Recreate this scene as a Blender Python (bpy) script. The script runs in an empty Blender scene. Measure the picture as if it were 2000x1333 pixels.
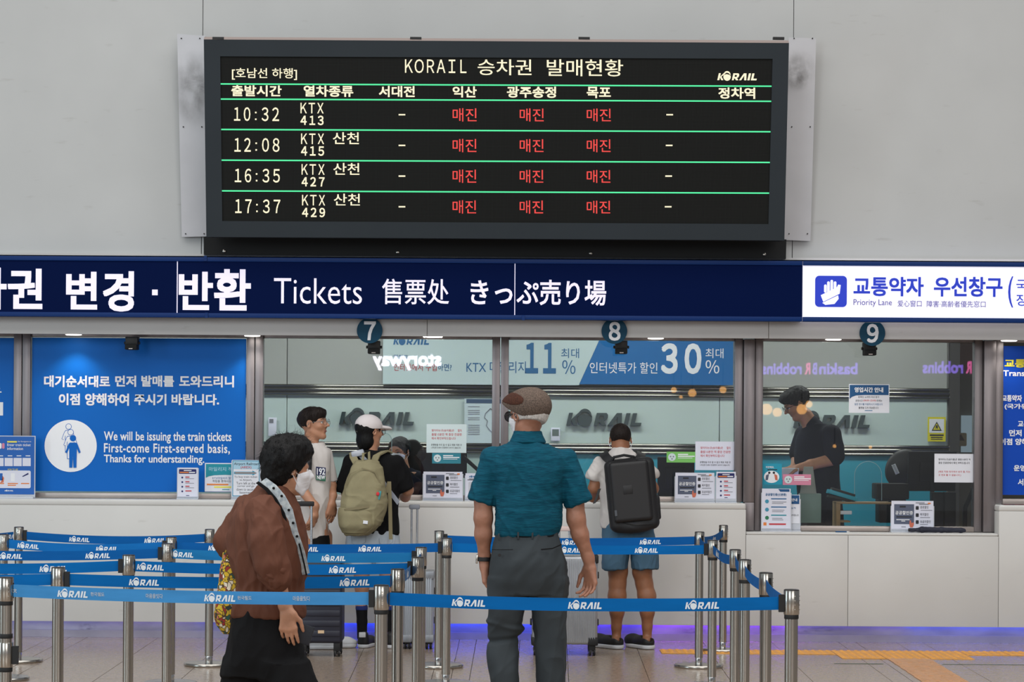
import bpy, bmesh, math, random
import numpy as np
from mathutils import Vector, Matrix

# ------------------------------------------------------------------ camera, world, lights, exposure
F = 4722.2; HOR = 850.0; ROLL = 0.0065; CAMZ = 1.5
sc = bpy.context.scene
col = sc.collection
cd = bpy.data.cameras.new('camera'); cam = bpy.data.objects.new('camera', cd); col.objects.link(cam)
cd.lens = 85.0; cd.sensor_width = 36.0; cd.shift_y = (HOR - 666.5) / 2000.0
cd.clip_end = 200
cam.matrix_world = Matrix.Translation((0, 0, CAMZ)) @ Matrix.Rotation(math.pi / 2, 4, 'X') @ Matrix.Rotation(ROLL, 4, 'Z')
sc.camera = cam
cd.dof.use_dof = False
sc.view_settings.view_transform = 'Standard'; sc.view_settings.look = 'None'
sc.view_settings.gamma = 1.0; sc.view_settings.use_curve_mapping = False
sc.view_settings.exposure = 0.0
w = bpy.data.worlds.new('hall'); sc.world = w; w.use_nodes = True
bg = w.node_tree.nodes['Background']; bg.inputs[0].default_value = (0.93, 0.96, 1.0, 1); bg.inputs[1].default_value = 0.22

def area(name, loc, rot, sx, sy, power, color=(1, 1, 1), spread=180):
    l = bpy.data.lights.new(name, 'AREA'); l.shape = 'RECTANGLE'; l.size = sx; l.size_y = sy
    l.energy = power; l.color = color; l.spread = math.radians(spread)
    o = bpy.data.objects.new(name, l); o.location = loc; o.rotation_euler = [math.radians(a) for a in rot]
    col.objects.link(o); return o
# hall ceiling light fields (face down) and added front fill panels behind the camera
area('hall_ceiling_light', (0, 9.0, 8.2), (0, 0, 0), 16, 9, 1150, (1.0, 0.985, 0.96))
area('front_fill_light', (-7.5, -4.0, 5.2), (72, 0, -22), 5.0, 5.0, 560, (0.86, 0.95, 1.0))
area('front_fill_light', (5.5, -6.0, 5.6), (72, 0, 14), 7.0, 4.0, 520, (1.0, 0.97, 0.93))
area('side_glazing_light', (-9.5, 9.5, 2.6), (90, 0, -78), 1.6, 4.2, 150, (0.72, 0.9, 1.0))

# ------------------------------------------------------------------ projection helper: photo pixel + distance -> world point
CA, SA = math.cos(ROLL), math.sin(ROLL)
def P(px, py, Y):
    u = px - 1000.0; v = HOR - py
    return Vector(((u * CA - v * SA) * Y / F, Y, CAMZ + (u * SA + v * CA) * Y / F))
def S(Y): return F / Y

def lin(c):
    c = c / 255.0
    return c / 12.92 if c <= 0.04045 else ((c + 0.055) / 1.055) ** 2.4
def rgb(r, g, b, k=1.0): return (min(1, lin(r) * k), min(1, lin(g) * k), min(1, lin(b) * k), 1)

# ------------------------------------------------------------------ materials
MATS = {}
def mat(name, c, rough=0.6, metal=0.0, var=0.0, vscale=6.0, vstretch=(1, 1, 1), bump=0.0, bscale=40.0, bstretch=(1, 1, 1),
        emit=None, es=0.0, spec=0.5, c2=None, coat=0.0, sheen=0.0, sss=0.0, aniso=0.0):
    if name in MATS: return MATS[name]
    m = bpy.data.materials.new(name); m.use_nodes = True; nt = m.node_tree; N = nt.nodes; L = nt.links
    b = N['Principled BSDF']
    b.inputs['Base Color'].default_value = c; b.inputs['Roughness'].default_value = rough
    b.inputs['Metallic'].default_value = metal; b.inputs['Specular IOR Level'].default_value = spec
    if coat: b.inputs['Coat Weight'].default_value = coat
    if sheen: b.inputs['Sheen Weight'].default_value = sheen
    if sss:
        b.inputs['Subsurface Weight'].default_value = sss; b.inputs['Subsurface Radius'].default_value = (0.012, 0.005, 0.003)
    if aniso: b.inputs['Anisotropic'].default_value = aniso
    if emit is not None:
        b.inputs['Emission Color'].default_value = emit; b.inputs['Emission Strength'].default_value = es
    if var or bump or c2:
        tc = N.new('ShaderNodeTexCoord')
    if var or c2:
        mp = N.new('ShaderNodeMapping'); mp.inputs['Scale'].default_value = [vscale * s for s in vstretch]
        nz = N.new('ShaderNodeTexNoise'); nz.inputs['Scale'].default_value = 1.0; nz.inputs['Detail'].default_value = 5
        rp = N.new('ShaderNodeValToRGB')
        lo = c2 if c2 else tuple(max(0, x * (1 - var)) for x in c[:3]) + (1,)
        hi = c if c2 else tuple(min(1, x * (1 + var)) for x in c[:3]) + (1,)
        rp.color_ramp.elements[0].position = 0.35; rp.color_ramp.elements[1].position = 0.65
        rp.color_ramp.elements[0].color = lo; rp.color_ramp.elements[1].color = hi
        L.new(tc.outputs['Object'], mp.inputs[0]); L.new(mp.outputs[0], nz.inputs['Vector'])
        L.new(nz.outputs['Fac'], rp.inputs[0]); L.new(rp.outputs[0], b.inputs['Base Color'])
    if bump:
        mp2 = N.new('ShaderNodeMapping'); mp2.inputs['Scale'].default_value = [bscale * s for s in bstretch]
        n2 = N.new('ShaderNodeTexNoise'); n2.inputs['Scale'].default_value = 1.0; n2.inputs['Detail'].default_value = 3
        bp = N.new('ShaderNodeBump'); bp.inputs['Strength'].default_value = bump; bp.inputs['Distance'].default_value = 0.01
        L.new(tc.outputs['Object'], mp2.inputs[0]); L.new(mp2.outputs[0], n2.inputs['Vector'])
        L.new(n2.outputs['Fac'], bp.inputs['Height']); L.new(bp.outputs[0], b.inputs['Normal'])
    MATS[name] = m; return m

def glass_mat(name, tint=(0.9, 0.97, 0.95), refl=1.0, ior=1.5, rough=0.02, fixed=None):
    if name in MATS: return MATS[name]
    m = bpy.data.materials.new(name); m.use_nodes = True; nt = m.node_tree; N = nt.nodes; L = nt.links
    N.remove(N['Principled BSDF']); out = N['Material Output']
    t = N.new('ShaderNodeBsdfTransparent'); t.inputs[0].default_value = (*tint, 1)
    g = N.new('ShaderNodeBsdfGlossy'); g.inputs['Roughness'].default_value = rough; g.inputs['Color'].default_value = (refl, refl, refl, 1)
    fr = N.new('ShaderNodeFresnel'); fr.inputs[0].default_value = ior
    mx = N.new('ShaderNodeMixShader')
    
    if fixed is None: L.new(fr.outputs[0], mx.inputs[0])
    else: mx.inputs[0].default_value = fixed
    L.new(t.outputs[0], mx.inputs[1]); L.new(g.outputs[0], mx.inputs[2]); L.new(mx.outputs[0], out.inputs[0])
    MATS[name] = m; return m

# ------------------------------------------------------------------ object helpers
ORG = {}
def link(o): col.objects.link(o); return o
def thing(name, label, cat, loc=(0, 0, 0), group=None):
    o = bpy.data.objects.new(name, None); link(o); o.location = loc; o.empty_display_size = 0.1
    o['label'] = label; o['category'] = cat
    if group: o['group'] = group
    ORG[o] = Vector(loc); return o
def tag(o, label, cat, group=None):
    o['label'] = label; o['category'] = cat
    if group: o['group'] = group
    return o
def from_data(name, me, m=None, parent=None, loc=(0, 0, 0)):
    o = bpy.data.objects.new(name, me); link(o); o.location = loc
    if m is not None and len(me.materials) == 0: me.materials.append(m)
    if parent is not None: o.parent = parent
    ORG[o] = ORG.get(parent, Vector((0, 0, 0))) if parent is not None else Vector(loc)
    return o
def raw(name, verts, faces, m, parent=None, smooth=False, origin=None):
    """verts in WORLD coordinates; the mesh is stored relative to the parent's origin (or its own)"""
    if parent is not None: og = ORG[parent]
    else:
        if origin is None:
            a = np.asarray([tuple(v) for v in verts], dtype=float); mn = a.min(0); mx = a.max(0)
            origin = Vector(((mn[0] + mx[0]) / 2, (mn[1] + mx[1]) / 2, mn[2]))
        og = Vector(origin)
    me = bpy.data.meshes.new(name)
    a = np.asarray([tuple(v) for v in verts], dtype=float) if not isinstance(verts, np.ndarray) else verts
    a = a - np.array(og)
    me.from_pydata(a.tolist(), [], faces if isinstance(faces, list) else faces.tolist())
    if smooth: me.polygons.foreach_set('use_smooth', [True] * len(me.polygons))
    me.update()
    o = bpy.data.objects.new(name, me); link(o); me.materials.append(m)
    if parent is not None: o.parent = parent; ORG[o] = og
    else: o.location = og; ORG[o] = og
    return o
BOXF = [(0, 3, 2, 1), (4, 5, 6, 7), (0, 1, 5, 4), (1, 2, 6, 5), (2, 3, 7, 6), (3, 0, 4, 7)]
def boxv(x0, x1, y0, y1, z0, z1):
    return [(x0, y0, z0), (x1, y0, z0), (x1, y1, z0), (x0, y1, z0), (x0, y0, z1), (x1, y0, z1), (x1, y1, z1), (x0, y1, z1)]
class MB:
    def __init__(s): s.v = []; s.f = []
    def add(s, v, f):
        n = len(s.v); s.v += [tuple(a) for a in v]; s.f += [tuple(i + n for i in q) for q in f]; return s
    def box(s, x0, x1, y0, y1, z0, z1): return s.add(boxv(x0, x1, y0, y1, z0, z1), BOXF)
    def obox(s, c, h, R):
        vs = [Vector(c) + R @ Vector(v) for v in boxv(-h[0], h[0], -h[1], h[1], -h[2], h[2])]; return s.add(vs, BOXF)
    def quadbox(s, pf, Y, t):  # four px corners (tl,tr,br,bl) on depth Y extruded back by t
        a = [P(x, y, Y) for x, y in pf]; b = [v + Vector((0, t, 0)) for v in a]
        return s.add(a + b, [(0, 3, 2, 1), (4, 5, 6, 7), (0, 1, 5, 4), (1, 2, 6, 5), (2, 3, 7, 6), (3, 0, 4, 7)])
    def pbox(s, x0, y0, x1, y1, Y, t):   # upright rectangle given by its pixel size about its centre
        c = P((x0 + x1) / 2, (y0 + y1) / 2, Y); hw = abs(x1 - x0) * Y / F / 2; hh = abs(y1 - y0) * Y / F / 2
        return s.box(c.x - hw, c.x + hw, Y, Y + t, c.z - hh, c.z + hh)
    def tube(s, pts, r, n=8, cap=True):
        pts = [Vector(p) for p in pts]; rs = r if isinstance(r, (list, tuple)) else [r] * len(pts)
        vs = []; fs = []; up = Vector((0.03, 0.12, 1)).normalized(); prev = None
        for i, p in enumerate(pts):
            d = (pts[min(i + 1, len(pts) - 1)] - pts[max(i - 1, 0)])
            d = d.normalized() if d.length > 1e-9 else Vector((0, 0, 1))
            if prev is None:
                a = d.cross(up)
                if a.length < 0.15: a = d.cross(Vector((1, 0, 0)))
            else: a = prev - d * prev.dot(d)
            a.normalize(); prev = a; b = d.cross(a)
            for k in range(n):
                t = 2 * math.pi * k / n; vs.append(p + (a * math.cos(t) + b * math.sin(t)) * rs[i])
        for i in range(len(pts) - 1):
            for k in range(n):
                k2 = (k + 1) % n; fs.append((i * n + k, i * n + k2, (i + 1) * n + k2, (i + 1) * n + k))
        if cap: fs.append(tuple(range(n - 1, -1, -1))); fs.append(tuple((len(pts) - 1) * n + k for k in range(n)))
        return s.add(vs, fs)
    def lathe(s, prof, c=(0, 0, 0), n=24, axis='Z'):
        vs = []; fs = []
        for r, z in prof:
            for k in range(n):
                t = 2 * math.pi * k / n
                v = (r * math.cos(t), r * math.sin(t), z)
                if axis == 'Y': v = (v[0], z, v[1])
                if axis == 'X': v = (z, v[0], v[1])
                vs.append((v[0] + c[0], v[1] + c[1], v[2] + c[2]))
        for i in range(len(prof) - 1):
            for k in range(n):
                k2 = (k + 1) % n; fs.append((i * n + k, i * n + k2, (i + 1) * n + k2, (i + 1) * n + k))
        fs.append(tuple(range(n - 1, -1, -1))); fs.append(tuple((len(prof) - 1) * n + k for k in range(n)))
        return s.add(vs, fs)
    def obj(s, name, m, parent=None, smooth=False, bevel=0.0, kind=None, seg=2):
        o = raw(name, s.v, s.f, m, parent, smooth)
        bm = bmesh.new(); bm.from_mesh(o.data); bmesh.ops.recalc_face_normals(bm, faces=bm.faces)
        if bevel:
            ed = [e for e in bm.edges if e.is_manifold and e.calc_face_angle(0) > 0.6]
            bmesh.ops.bevel(bm, geom=ed, offset=bevel, segments=seg, affect='EDGES', profile=0.5)
            for f in bm.faces: f.smooth = True
        bm.to_mesh(o.data); bm.free()
        if smooth or bevel: autosmooth(o)
        if kind: o['kind'] = kind
        return o
def autosmooth(o, ang=40):
    me = o.data; me.polygons.foreach_set('use_smooth', [True] * len(me.polygons))
    bm = bmesh.new(); bm.from_mesh(me)
    for e in bm.edges: e.smooth = not (len(e.link_faces) == 2 and e.calc_face_angle(0) > math.radians(ang))
    bm.to_mesh(me); bm.free()
def pbox(name, x0, y0, x1, y1, Y, t, m, parent=None, bevel=0.0, kind=None):
    return MB().pbox(x0, y0, x1, y1, Y, t).obj(name, m, parent, bevel=bevel, kind=kind)
def ppoly(name, pts, Y, t, m, parent=None):   # px polygon, extruded back by t
    mx_ = (min(q[0] for q in pts) + max(q[0] for q in pts)) / 2; my_ = (min(q[1] for q in pts) + max(q[1] for q in pts)) / 2; cc = P(mx_, my_, Y)
    a = [cc + Vector(((x - mx_) * Y / F, 0, (my_ - y) * Y / F)) for x, y in pts]; n = len(a)
    if t: vs = a + [v + Vector((0, t, 0)) for v in a]; fs = [tuple(range(n - 1, -1, -1)), tuple(range(n, 2 * n))] + [(i, (i + 1) % n, (i + 1) % n + n, i + n) for i in range(n)]
    else: vs = a; fs = [tuple(range(n - 1, -1, -1))]
    return raw(name, vs, fs, m, parent)
def circ(cx, cy, r, n=32, ry=None): return [(cx + r * math.cos(2 * math.pi * k / n), cy + (ry or r) * math.sin(2 * math.pi * k / n)) for k in range(n)]

# ------------------------------------------------------------------ lettering
TXT = {}
TSC = bpy.data.scenes.new('lettering_workbench')   # text is converted in a scene of its own, then that scene is removed
def txt_mesh(s, bold=0.0, res=3, spacing=1.0):
    key = (s, bold, res, spacing)
    if key in TXT: return TXT[key]
    cu = bpy.data.curves.new('t', 'FONT'); cu.body = s; cu.size = 1.0; cu.resolution_u = res; cu.offset = min(bold, .008); cu.space_character = spacing
    o = bpy.data.objects.new('t', cu); TSC.collection.objects.link(o)
    TSC.view_layers[0].update(); dg = TSC.view_layers[0].depsgraph; me = bpy.data.meshes.new_from_object(o.evaluated_get(dg))
    v = np.zeros(len(me.vertices) * 3); me.vertices.foreach_get('co', v); v = v.reshape(-1, 3)[:, :2].copy()
    f = [tuple(p.vertices) for p in me.polygons]
    bpy.data.objects.remove(o); bpy.data.curves.remove(cu); bpy.data.meshes.remove(me)
    if bold > .012 and len(v):   # heavier weights: the glyph struck several times, slightly shifted
        e = bold - .006; n = len(v); vs = []; fs = []
        for i, (dx, dy) in enumerate(((-e, -e), (e, -e), (-e, e), (e, e), (0, 0))[:5 if bold > .03 else 4]):
            vs.append(np.column_stack([v + np.array([dx, dy]), np.full(n, float(i))])); fs += [tuple(q + n * i for q in p) for p in f]
        v = np.concatenate(vs); f = fs
    if v.shape[1] == 2: v = np.column_stack([v, np.zeros(len(v))])
    if len(v): mn = v.min(0); mx = v.max(0); mx[2] = 1; mn[2] = 0; v = (v - mn) / np.maximum(mx - mn, 1e-6)
    TXT[key] = (v, f); return TXT[key]
def map2d(name, v, f, x0, y0, x1, y1, Y, m, parent, shear=0.0, warp=None):
    vs = []; cc = P((x0 + x1) / 2, (y0 + y1) / 2, Y)
    for row in v:
        a, b = row[0], row[1]; lay = row[2] if len(row) > 2 else 0.0
        dx = (a - 0.5) * (x1 - x0) + shear * b * (y1 - y0); dy = (b - 0.5) * (y1 - y0)
        vs.append(cc + Vector((dx * Y / F, -.00035 * lay, dy * Y / F)) if warp is None else warp((x0 + x1) / 2 + dx, (y0 + y1) / 2 - dy) + Vector((0, -.00035 * lay, 0)))
    return raw(name, vs, f, m, parent)
def text(s, x0, y0, x1, y1, Y, m, parent, bold=0.0, name='lettering', mirror=False, shear=0.0, spacing=1.0, res=3, warp=None):
    v, f = txt_mesh(s, bold, res, spacing)
    if not len(v): return None
    if mirror: v = v.copy(); v[:, 0] = 1 - v[:, 0]
    return map2d(name, v, f, x0, y0, x1, y1, Y, m, parent, shear, warp)

# the railway wordmark drawn as outlines in a 1 x 1 box (x right, y up)
def wordmark():
    V = []; Fc = []
    def poly(pts):
        n = len(V)
        bm = bmesh.new(); vs = [bm.verts.new((x, y, 0)) for x, y in pts]; f_ = bm.faces.new(vs); f_.normal_update()
        bmesh.ops.triangulate(bm, faces=bm.faces[:])
        bm.verts.index_update()
        for q in bm.verts: V.append((q.co.x, q.co.y))
        for t in bm.faces: Fc.append(tuple(n + q.index for q in t.verts))
        bm.free()
    sh = 0.055
    def sp(pts): poly([(x + sh * y, y) for x, y in pts])
    b, t = 0.06, 0.76
    sp([(0.00, b), (0.048, b), (0.048, t), (0.00, t)])                                   # K stem
    sp([(0.048, 0.40), (0.118, t), (0.172, t), (0.082, 0.42), (0.150, b), (0.098, b), (0.048, 0.36)])
    # globe: lower bowl and two wing strokes
    cx, cy, rx, ry = 0.245, 0.40, 0.092, 0.40
    low = [(cx + rx * math.cos(a), cy + ry * math.sin(a)) for a in np.linspace(math.radians(158), math.radians(372), 26)]
    poly(low + [(cx + 0.05, cy + 0.22), (cx - 0.01, cy + 0.27), (cx - 0.06, cy + 0.22)])
    up1 = [(cx + rx * 1.05 * math.cos(a), cy + 0.06 + ry * 1.32 * math.sin(a)) for a in np.linspace(math.radians(150), math.radians(38), 14)]
    poly(up1 + [(cx + 0.095, cy + 0.12), (cx + 0.045, cy + 0.36), (cx - 0.005, cy + 0.43), (cx - 0.055, cy + 0.37)])
    # R, lambda, I, L
    sp([(0.358, b), (0.405, b), (0.405, t), (0.358, t)])
    sp([(0.405, 0.60), (0.452, 0.60), (0.463, 0.50), (0.514, 0.50), (0.507, 0.66), (0.484, t), (0.405, t)])
    sp([(0.405, 0.24), (0.422, 0.24), (0.462, b), (0.520, b), (0.474, 0.29), (0.503, 0.36), (0.514, 0.50), (0.463, 0.50), (0.455, 0.40), (0.405, 0.40)])
    sp([(0.535, b), (0.588, b), (0.640, 0.54), (0.664, b), (0.716, b), (0.684, t), (0.618, t)])
    sp([(0.742, b), (0.795, b), (0.795, t), (0.742, t)])
    sp([(0.828, b), (0.965, b), (0.965, 0.23), (0.880, 0.23), (0.880, t), (0.828, t)])
    V = np.array(V); mn = V.min(0); mx = V.max(0); V = (V - mn) / (mx - mn)
    return V, Fc
WM = wordmark()
def logo(x0, y0, x1, y1, Y, m, parent, name='wordmark', warp=None): return map2d(name, WM[0], WM[1], x0, y0, x1, y1, Y, m, parent, 0, warp)
# ------------------------------------------------------------------ implicit-surface modelling kit (continuous bodies, clothes, hair)
def vnoise(p, seed=0):
    """smooth value noise, p (n,3) -> (n,) in -1..1"""
    i = np.floor(p).astype(np.int64); f = p - i; f = f * f * (3 - 2 * f)
    def h(a):
        n = (a[:, 0] * 73856093) ^ (a[:, 1] * 19349663) ^ (a[:, 2] * 83492791) ^ (seed * 2654435761)
        n = (n ^ (n >> 13)) * 1274126177 & 0x7fffffff
        return (n & 0xffff) / 32767.5 - 1.0
    r = 0
    for dx in (0, 1):
        for dy in (0, 1):
            for dz in (0, 1):
                wgt = (f[:, 0] if dx else 1 - f[:, 0]) * (f[:, 1] if dy else 1 - f[:, 1]) * (f[:, 2] if dz else 1 - f[:, 2])
                r = r + wgt * h(i + np.array([dx, dy, dz]))
    return r
class Sdf:
    def __init__(s, h=0.005): s.h = h; s.ops = []
    def _o(s, fn, lo, hi, k, mode): s.ops.append((fn, np.array(lo, float), np.array(hi, float), k, mode)); return s
    def cap(s, a, b, ra, rb=None, k=0.01, mode='u'):
        a = np.array(a, np.float32); b = np.array(b, np.float32); rb = ra if rb is None else rb
        def fn(x, y, z):
            d = b - a; L2 = float(d @ d) + 1e-12
            t = np.clip(((x - a[0]) * d[0] + (y - a[1]) * d[1] + (z - a[2]) * d[2]) / L2, 0, 1)
            return np.sqrt((x - a[0] - t * d[0]) ** 2 + (y - a[1] - t * d[1]) ** 2 + (z - a[2] - t * d[2]) ** 2) - (ra + t * (rb - ra))
        m = max(ra, rb); return s._o(fn, np.minimum(a, b) - m, np.maximum(a, b) + m, k, mode)
    def chain(s, pts, rs, k=0.01, mode='u'):
        for i in range(len(pts) - 1): s.cap(pts[i], pts[i + 1], rs[i], rs[i + 1], k, mode)
        return s
    def ell(s, c, r, R=None, k=0.01, mode='u'):
        c = np.array(c, np.float32); r = np.array(r, np.float32); M = np.array(R.transposed() if R is not None else Matrix.Identity(3), np.float32)
        def fn(x, y, z):
            dx, dy, dz = x - c[0], y - c[1], z - c[2]
            q = [(M[i, 0] * dx + M[i, 1] * dy + M[i, 2] * dz) / r[i] for i in range(3)]
            k0 = np.sqrt(q[0] ** 2 + q[1] ** 2 + q[2] ** 2) + 1e-6; k1 = np.sqrt((q[0] / r[0]) ** 2 + (q[1] / r[1]) ** 2 + (q[2] / r[2]) ** 2) + 1e-6
            return k0 * (k0 - 1) / k1
        m = float(r.max()); return s._o(fn, c - m, c + m, k, mode)
    def rbox(s, c, hf, rad=0.01, R=None, k=0.005, mode='u'):
        c = np.array(c, np.float32); hf = np.array(hf, np.float32) - rad; M = np.array(R.transposed() if R is not None else Matrix.Identity(3), np.float32)
        def fn(x, y, z):
            dx, dy, dz = x - c[0], y - c[1], z - c[2]
            q = [np.abs(M[i, 0] * dx + M[i, 1] * dy + M[i, 2] * dz) - hf[i] for i in range(3)]
            return np.sqrt(sum(np.maximum(a, 0) ** 2 for a in q)) + np.minimum(np.maximum(np.maximum(q[0], q[1]), q[2]), 0) - rad
        m = float(np.linalg.norm(hf)) + rad; return s._o(fn, c - m, c + m, k, mode)
    def loft(s, secs, k=0.01, mode='u', p=2.3, axis=2):
        """secs: (z, cx, cy, rx, ry), sorted or not; superelliptic section swept along z"""
        secs = sorted(secs); A = np.array(secs, float)
        zz = np.linspace(A[0, 0], A[-1, 0], max(12, len(secs) * 8))
        def smooth(col):
            v = np.interp(zz, A[:, 0], A[:, col]); kk = 3
            vv = np.pad(v, kk, mode='edge'); return np.convolve(vv, np.ones(2 * kk + 1) / (2 * kk + 1), 'valid')
        C = [smooth(i) for i in (1, 2, 3, 4)]
        def fn(x, y, z):
            zf = z.ravel(); cx, cy, rx, ry = [np.interp(zf, zz, c).reshape(z.shape).astype(np.float32) for c in C]
            ax = np.abs(x - cx) / rx + 1e-5; ay = np.abs(y - cy) / ry + 1e-5
            rho = (ax ** p + ay ** p) ** (1 / p)
            g = rho ** (1 - p) * np.sqrt((ax ** (p - 1) / rx) ** 2 + (ay ** (p - 1) / ry) ** 2) + 1e-4
            d = (rho - 1) / g
            return np.maximum(d, np.maximum(z - zz[-1], zz[0] - z))
        lo = [(A[:, 1] - A[:, 3]).min(), (A[:, 2] - A[:, 4]).min(), A[0, 0]]; hi = [(A[:, 1] + A[:, 3]).max(), (A[:, 2] + A[:, 4]).max(), A[-1, 0]]
        return s._o(fn, lo, hi, k, mode)
    def plane(s, p, n, k=0.0):   # cuts away the side that n points to
        p = np.array(p, np.float32); n = np.array(n, np.float32); n = n / np.linalg.norm(n)
        s.ops.append((lambda x, y, z: (x - p[0]) * n[0] + (y - p[1]) * n[1] + (z - p[2]) * n[2], None, None, k, 'i')); return s
    def field(s, fn, k=0.0, mode='i'): s.ops.append((fn, None, None, k, mode)); return s
    def build(s, smooth=1, off=0.0):
        h = s.h; us = [o for o in s.ops if o[4] == 'u' and o[1] is not None]
        lo = np.min([o[1] for o in us], 0) - 3 * h; hi = np.max([o[2] for o in us], 0) + 3 * h
        n = np.ceil((hi - lo) / h).astype(int) + 1
        X = (lo[0] + h * np.arange(n[0])).astype(np.float32)[:, None, None]; Y = (lo[1] + h * np.arange(n[1])).astype(np.float32)[None, :, None]; Z = (lo[2] + h * np.arange(n[2])).astype(np.float32)[None, None, :]
        D = np.full(n, 0.2, np.float32)
        for fn, a, b, k, mode in s.ops:
            if a is None: sl = (slice(None),) * 3
            else:
                mg = max(k, 0.004) + 3 * h
                i0 = np.clip(np.floor((a - mg - lo) / h).astype(int), 0, n); i1 = np.clip(np.ceil((b + mg - lo) / h).astype(int) + 1, 0, n)
                if np.any(i1 <= i0): continue
                sl = tuple(slice(i0[i], i1[i]) for i in range(3))
            x, y, z = np.broadcast_arrays(X[sl[0]], Y[:, sl[1]], Z[:, :, sl[2]])
            d = np.asarray(fn(x, y, z), np.float32); c = D[sl]
            if mode == 'u':
                r = np.minimum(c, d)
                if k > 0: hh = np.maximum(k - np.abs(c - d), 0) / k; r = r - hh * hh * k * 0.25
            else:
                if mode == 's': d = -d
                r = np.maximum(c, d)
                if k > 0: hh = np.maximum(k - np.abs(c - d), 0) / k; r = r + hh * hh * k * 0.25
            D[sl] = r
        if off: D -= off
        return nets(D, lo, h, smooth)
def nets(D, lo, h, smooth=1):
    D = D.copy(); D[0] = D[-1] = 0.2; D[:, 0] = D[:, -1] = 0.2; D[:, :, 0] = D[:, :, -1] = 0.2
    I = D < 0; n = np.array(D.shape)
    c = [I[dx:n[0] - 1 + dx, dy:n[1] - 1 + dy, dz:n[2] - 1 + dz] for dx in (0, 1) for dy in (0, 1) for dz in (0, 1)]
    cnt = sum(a.astype(np.uint8) for a in c); act = (cnt > 0) & (cnt < 8)
    idx = np.argwhere(act)
    if len(idx) == 0: return np.zeros((0, 3)), []
    ids = np.full(act.shape, -1, np.int64); ids[tuple(idx.T)] = np.arange(len(idx))
    acc = np.zeros((len(idx), 3)); num = np.zeros(len(idx))
    cor = [(0, 0, 0), (1, 0, 0), (0, 1, 0), (1, 1, 0), (0, 0, 1), (1, 0, 1), (0, 1, 1), (1, 1, 1)]
    val = {q: D[idx[:, 0] + q[0], idx[:, 1] + q[1], idx[:, 2] + q[2]].astype(float) for q in cor}
    for a in cor:
        for ax in range(3):
            if a[ax]: continue
            b = list(a); b[ax] = 1; b = tuple(b); da, db = val[a], val[b]; m = (da < 0) != (db < 0)
            t = np.where(m, da / np.where(m, da - db, 1), 0)
            pt = np.array(a, float)[None] + np.zeros((len(idx), 3)); pt[:, ax] += t
            acc[m] += pt[m]; num[m] += 1
    V = lo + h * (idx + acc / num[:, None])
    Fs = []
    for ax in range(3):
        u, v = (ax + 1) % 3, (ax + 2) % 3
        s0 = [slice(1, None)] * 3; s1 = [slice(1, None)] * 3; s0[ax] = slice(0, n[ax] - 1); s1[ax] = slice(1, n[ax])
        for q in (u, v): s0[q] = slice(1, n[q] - 1); s1[q] = slice(1, n[q] - 1)
        a, b = I[tuple(s0)], I[tuple(s1)]; e = np.argwhere(a != b)
        if not len(e): continue
        fl = a[tuple(e.T)]; off = np.zeros(3, int); off[u] = 1; off[v] = 1; e = e + off
        def g(du, dv):
            t = e.copy(); t[:, u] -= du; t[:, v] -= dv; return ids[tuple(t.T)]
        q = np.stack([g(1, 1), g(0, 1), g(0, 0), g(1, 0)], 1); q[~fl] = q[~fl][:, ::-1]
        Fs.append(q)
    Fq = np.concatenate(Fs)
    for _ in range(smooth):
        E = np.concatenate([Fq[:, [0, 1]], Fq[:, [1, 2]], Fq[:, [2, 3]], Fq[:, [3, 0]]])
        sm = np.zeros_like(V); ct = np.zeros(len(V))
        for i in range(3): sm[:, i] = np.bincount(E[:, 0], V[E[:, 1], i], len(V)) + np.bincount(E[:, 1], V[E[:, 0], i], len(V))
        ct = np.bincount(E[:, 0], minlength=len(V)) + np.bincount(E[:, 1], minlength=len(V))
        V = V * 0.45 + 0.55 * sm / np.maximum(ct, 1)[:, None]
    return V, Fq
def vnormals(V, Fq):
    a = V[Fq[:, 2]] - V[Fq[:, 0]]; b = V[Fq[:, 3]] - V[Fq[:, 1]]; nf = np.cross(a, b); N = np.zeros_like(V)
    for i in range(4):
        for c in range(3): N[:, c] += np.bincount(Fq[:, i], nf[:, c], len(V))
    return N / (np.linalg.norm(N, axis=1, keepdims=True) + 1e-12)
def sobj(name, sdf, m, parent, disp=None, smooth=1, off=0.0):
    V, Fq = sdf.build(smooth, off)
    if disp is not None and len(V): N = vnormals(V, Fq); V = V + N * disp(V, N)[:, None]
    return raw(name, V, Fq, m, parent, smooth=True)
def folds(amp=0.004, sx=9, sy=9, sz=22, seed=1, rot=0.0, ridged=True):
    """cloth folds as a displacement function: long creases whose direction is set by the anisotropic scales"""
    cr, sr = math.cos(rot), math.sin(rot)
    def fn(V, N):
        x = V[:, 0] * cr - V[:, 2] * sr; z = V[:, 0] * sr + V[:, 2] * cr
        p = np.stack([x * sx, V[:, 1] * sy, z * sz], 1)
        w = vnoise(p * 0.5 + 7, seed + 5) * 0.8
        a = vnoise(p + w[:, None], seed); b = vnoise(p * 2.1 + 3, seed + 1)
        if ridged: a = 1 - 2 * np.abs(a) ** 0.8
        return amp * (a * 0.75 + b * 0.35)
    return fn
def dsum(*fs): return lambda V, N: sum(f(V, N) for f in fs)
def Rot(ax, ay, az):
    return (Matrix.Rotation(az, 3, 'Z') @ Matrix.Rotation(ay, 3, 'Y') @ Matrix.Rotation(ax, 3, 'X'))

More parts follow.
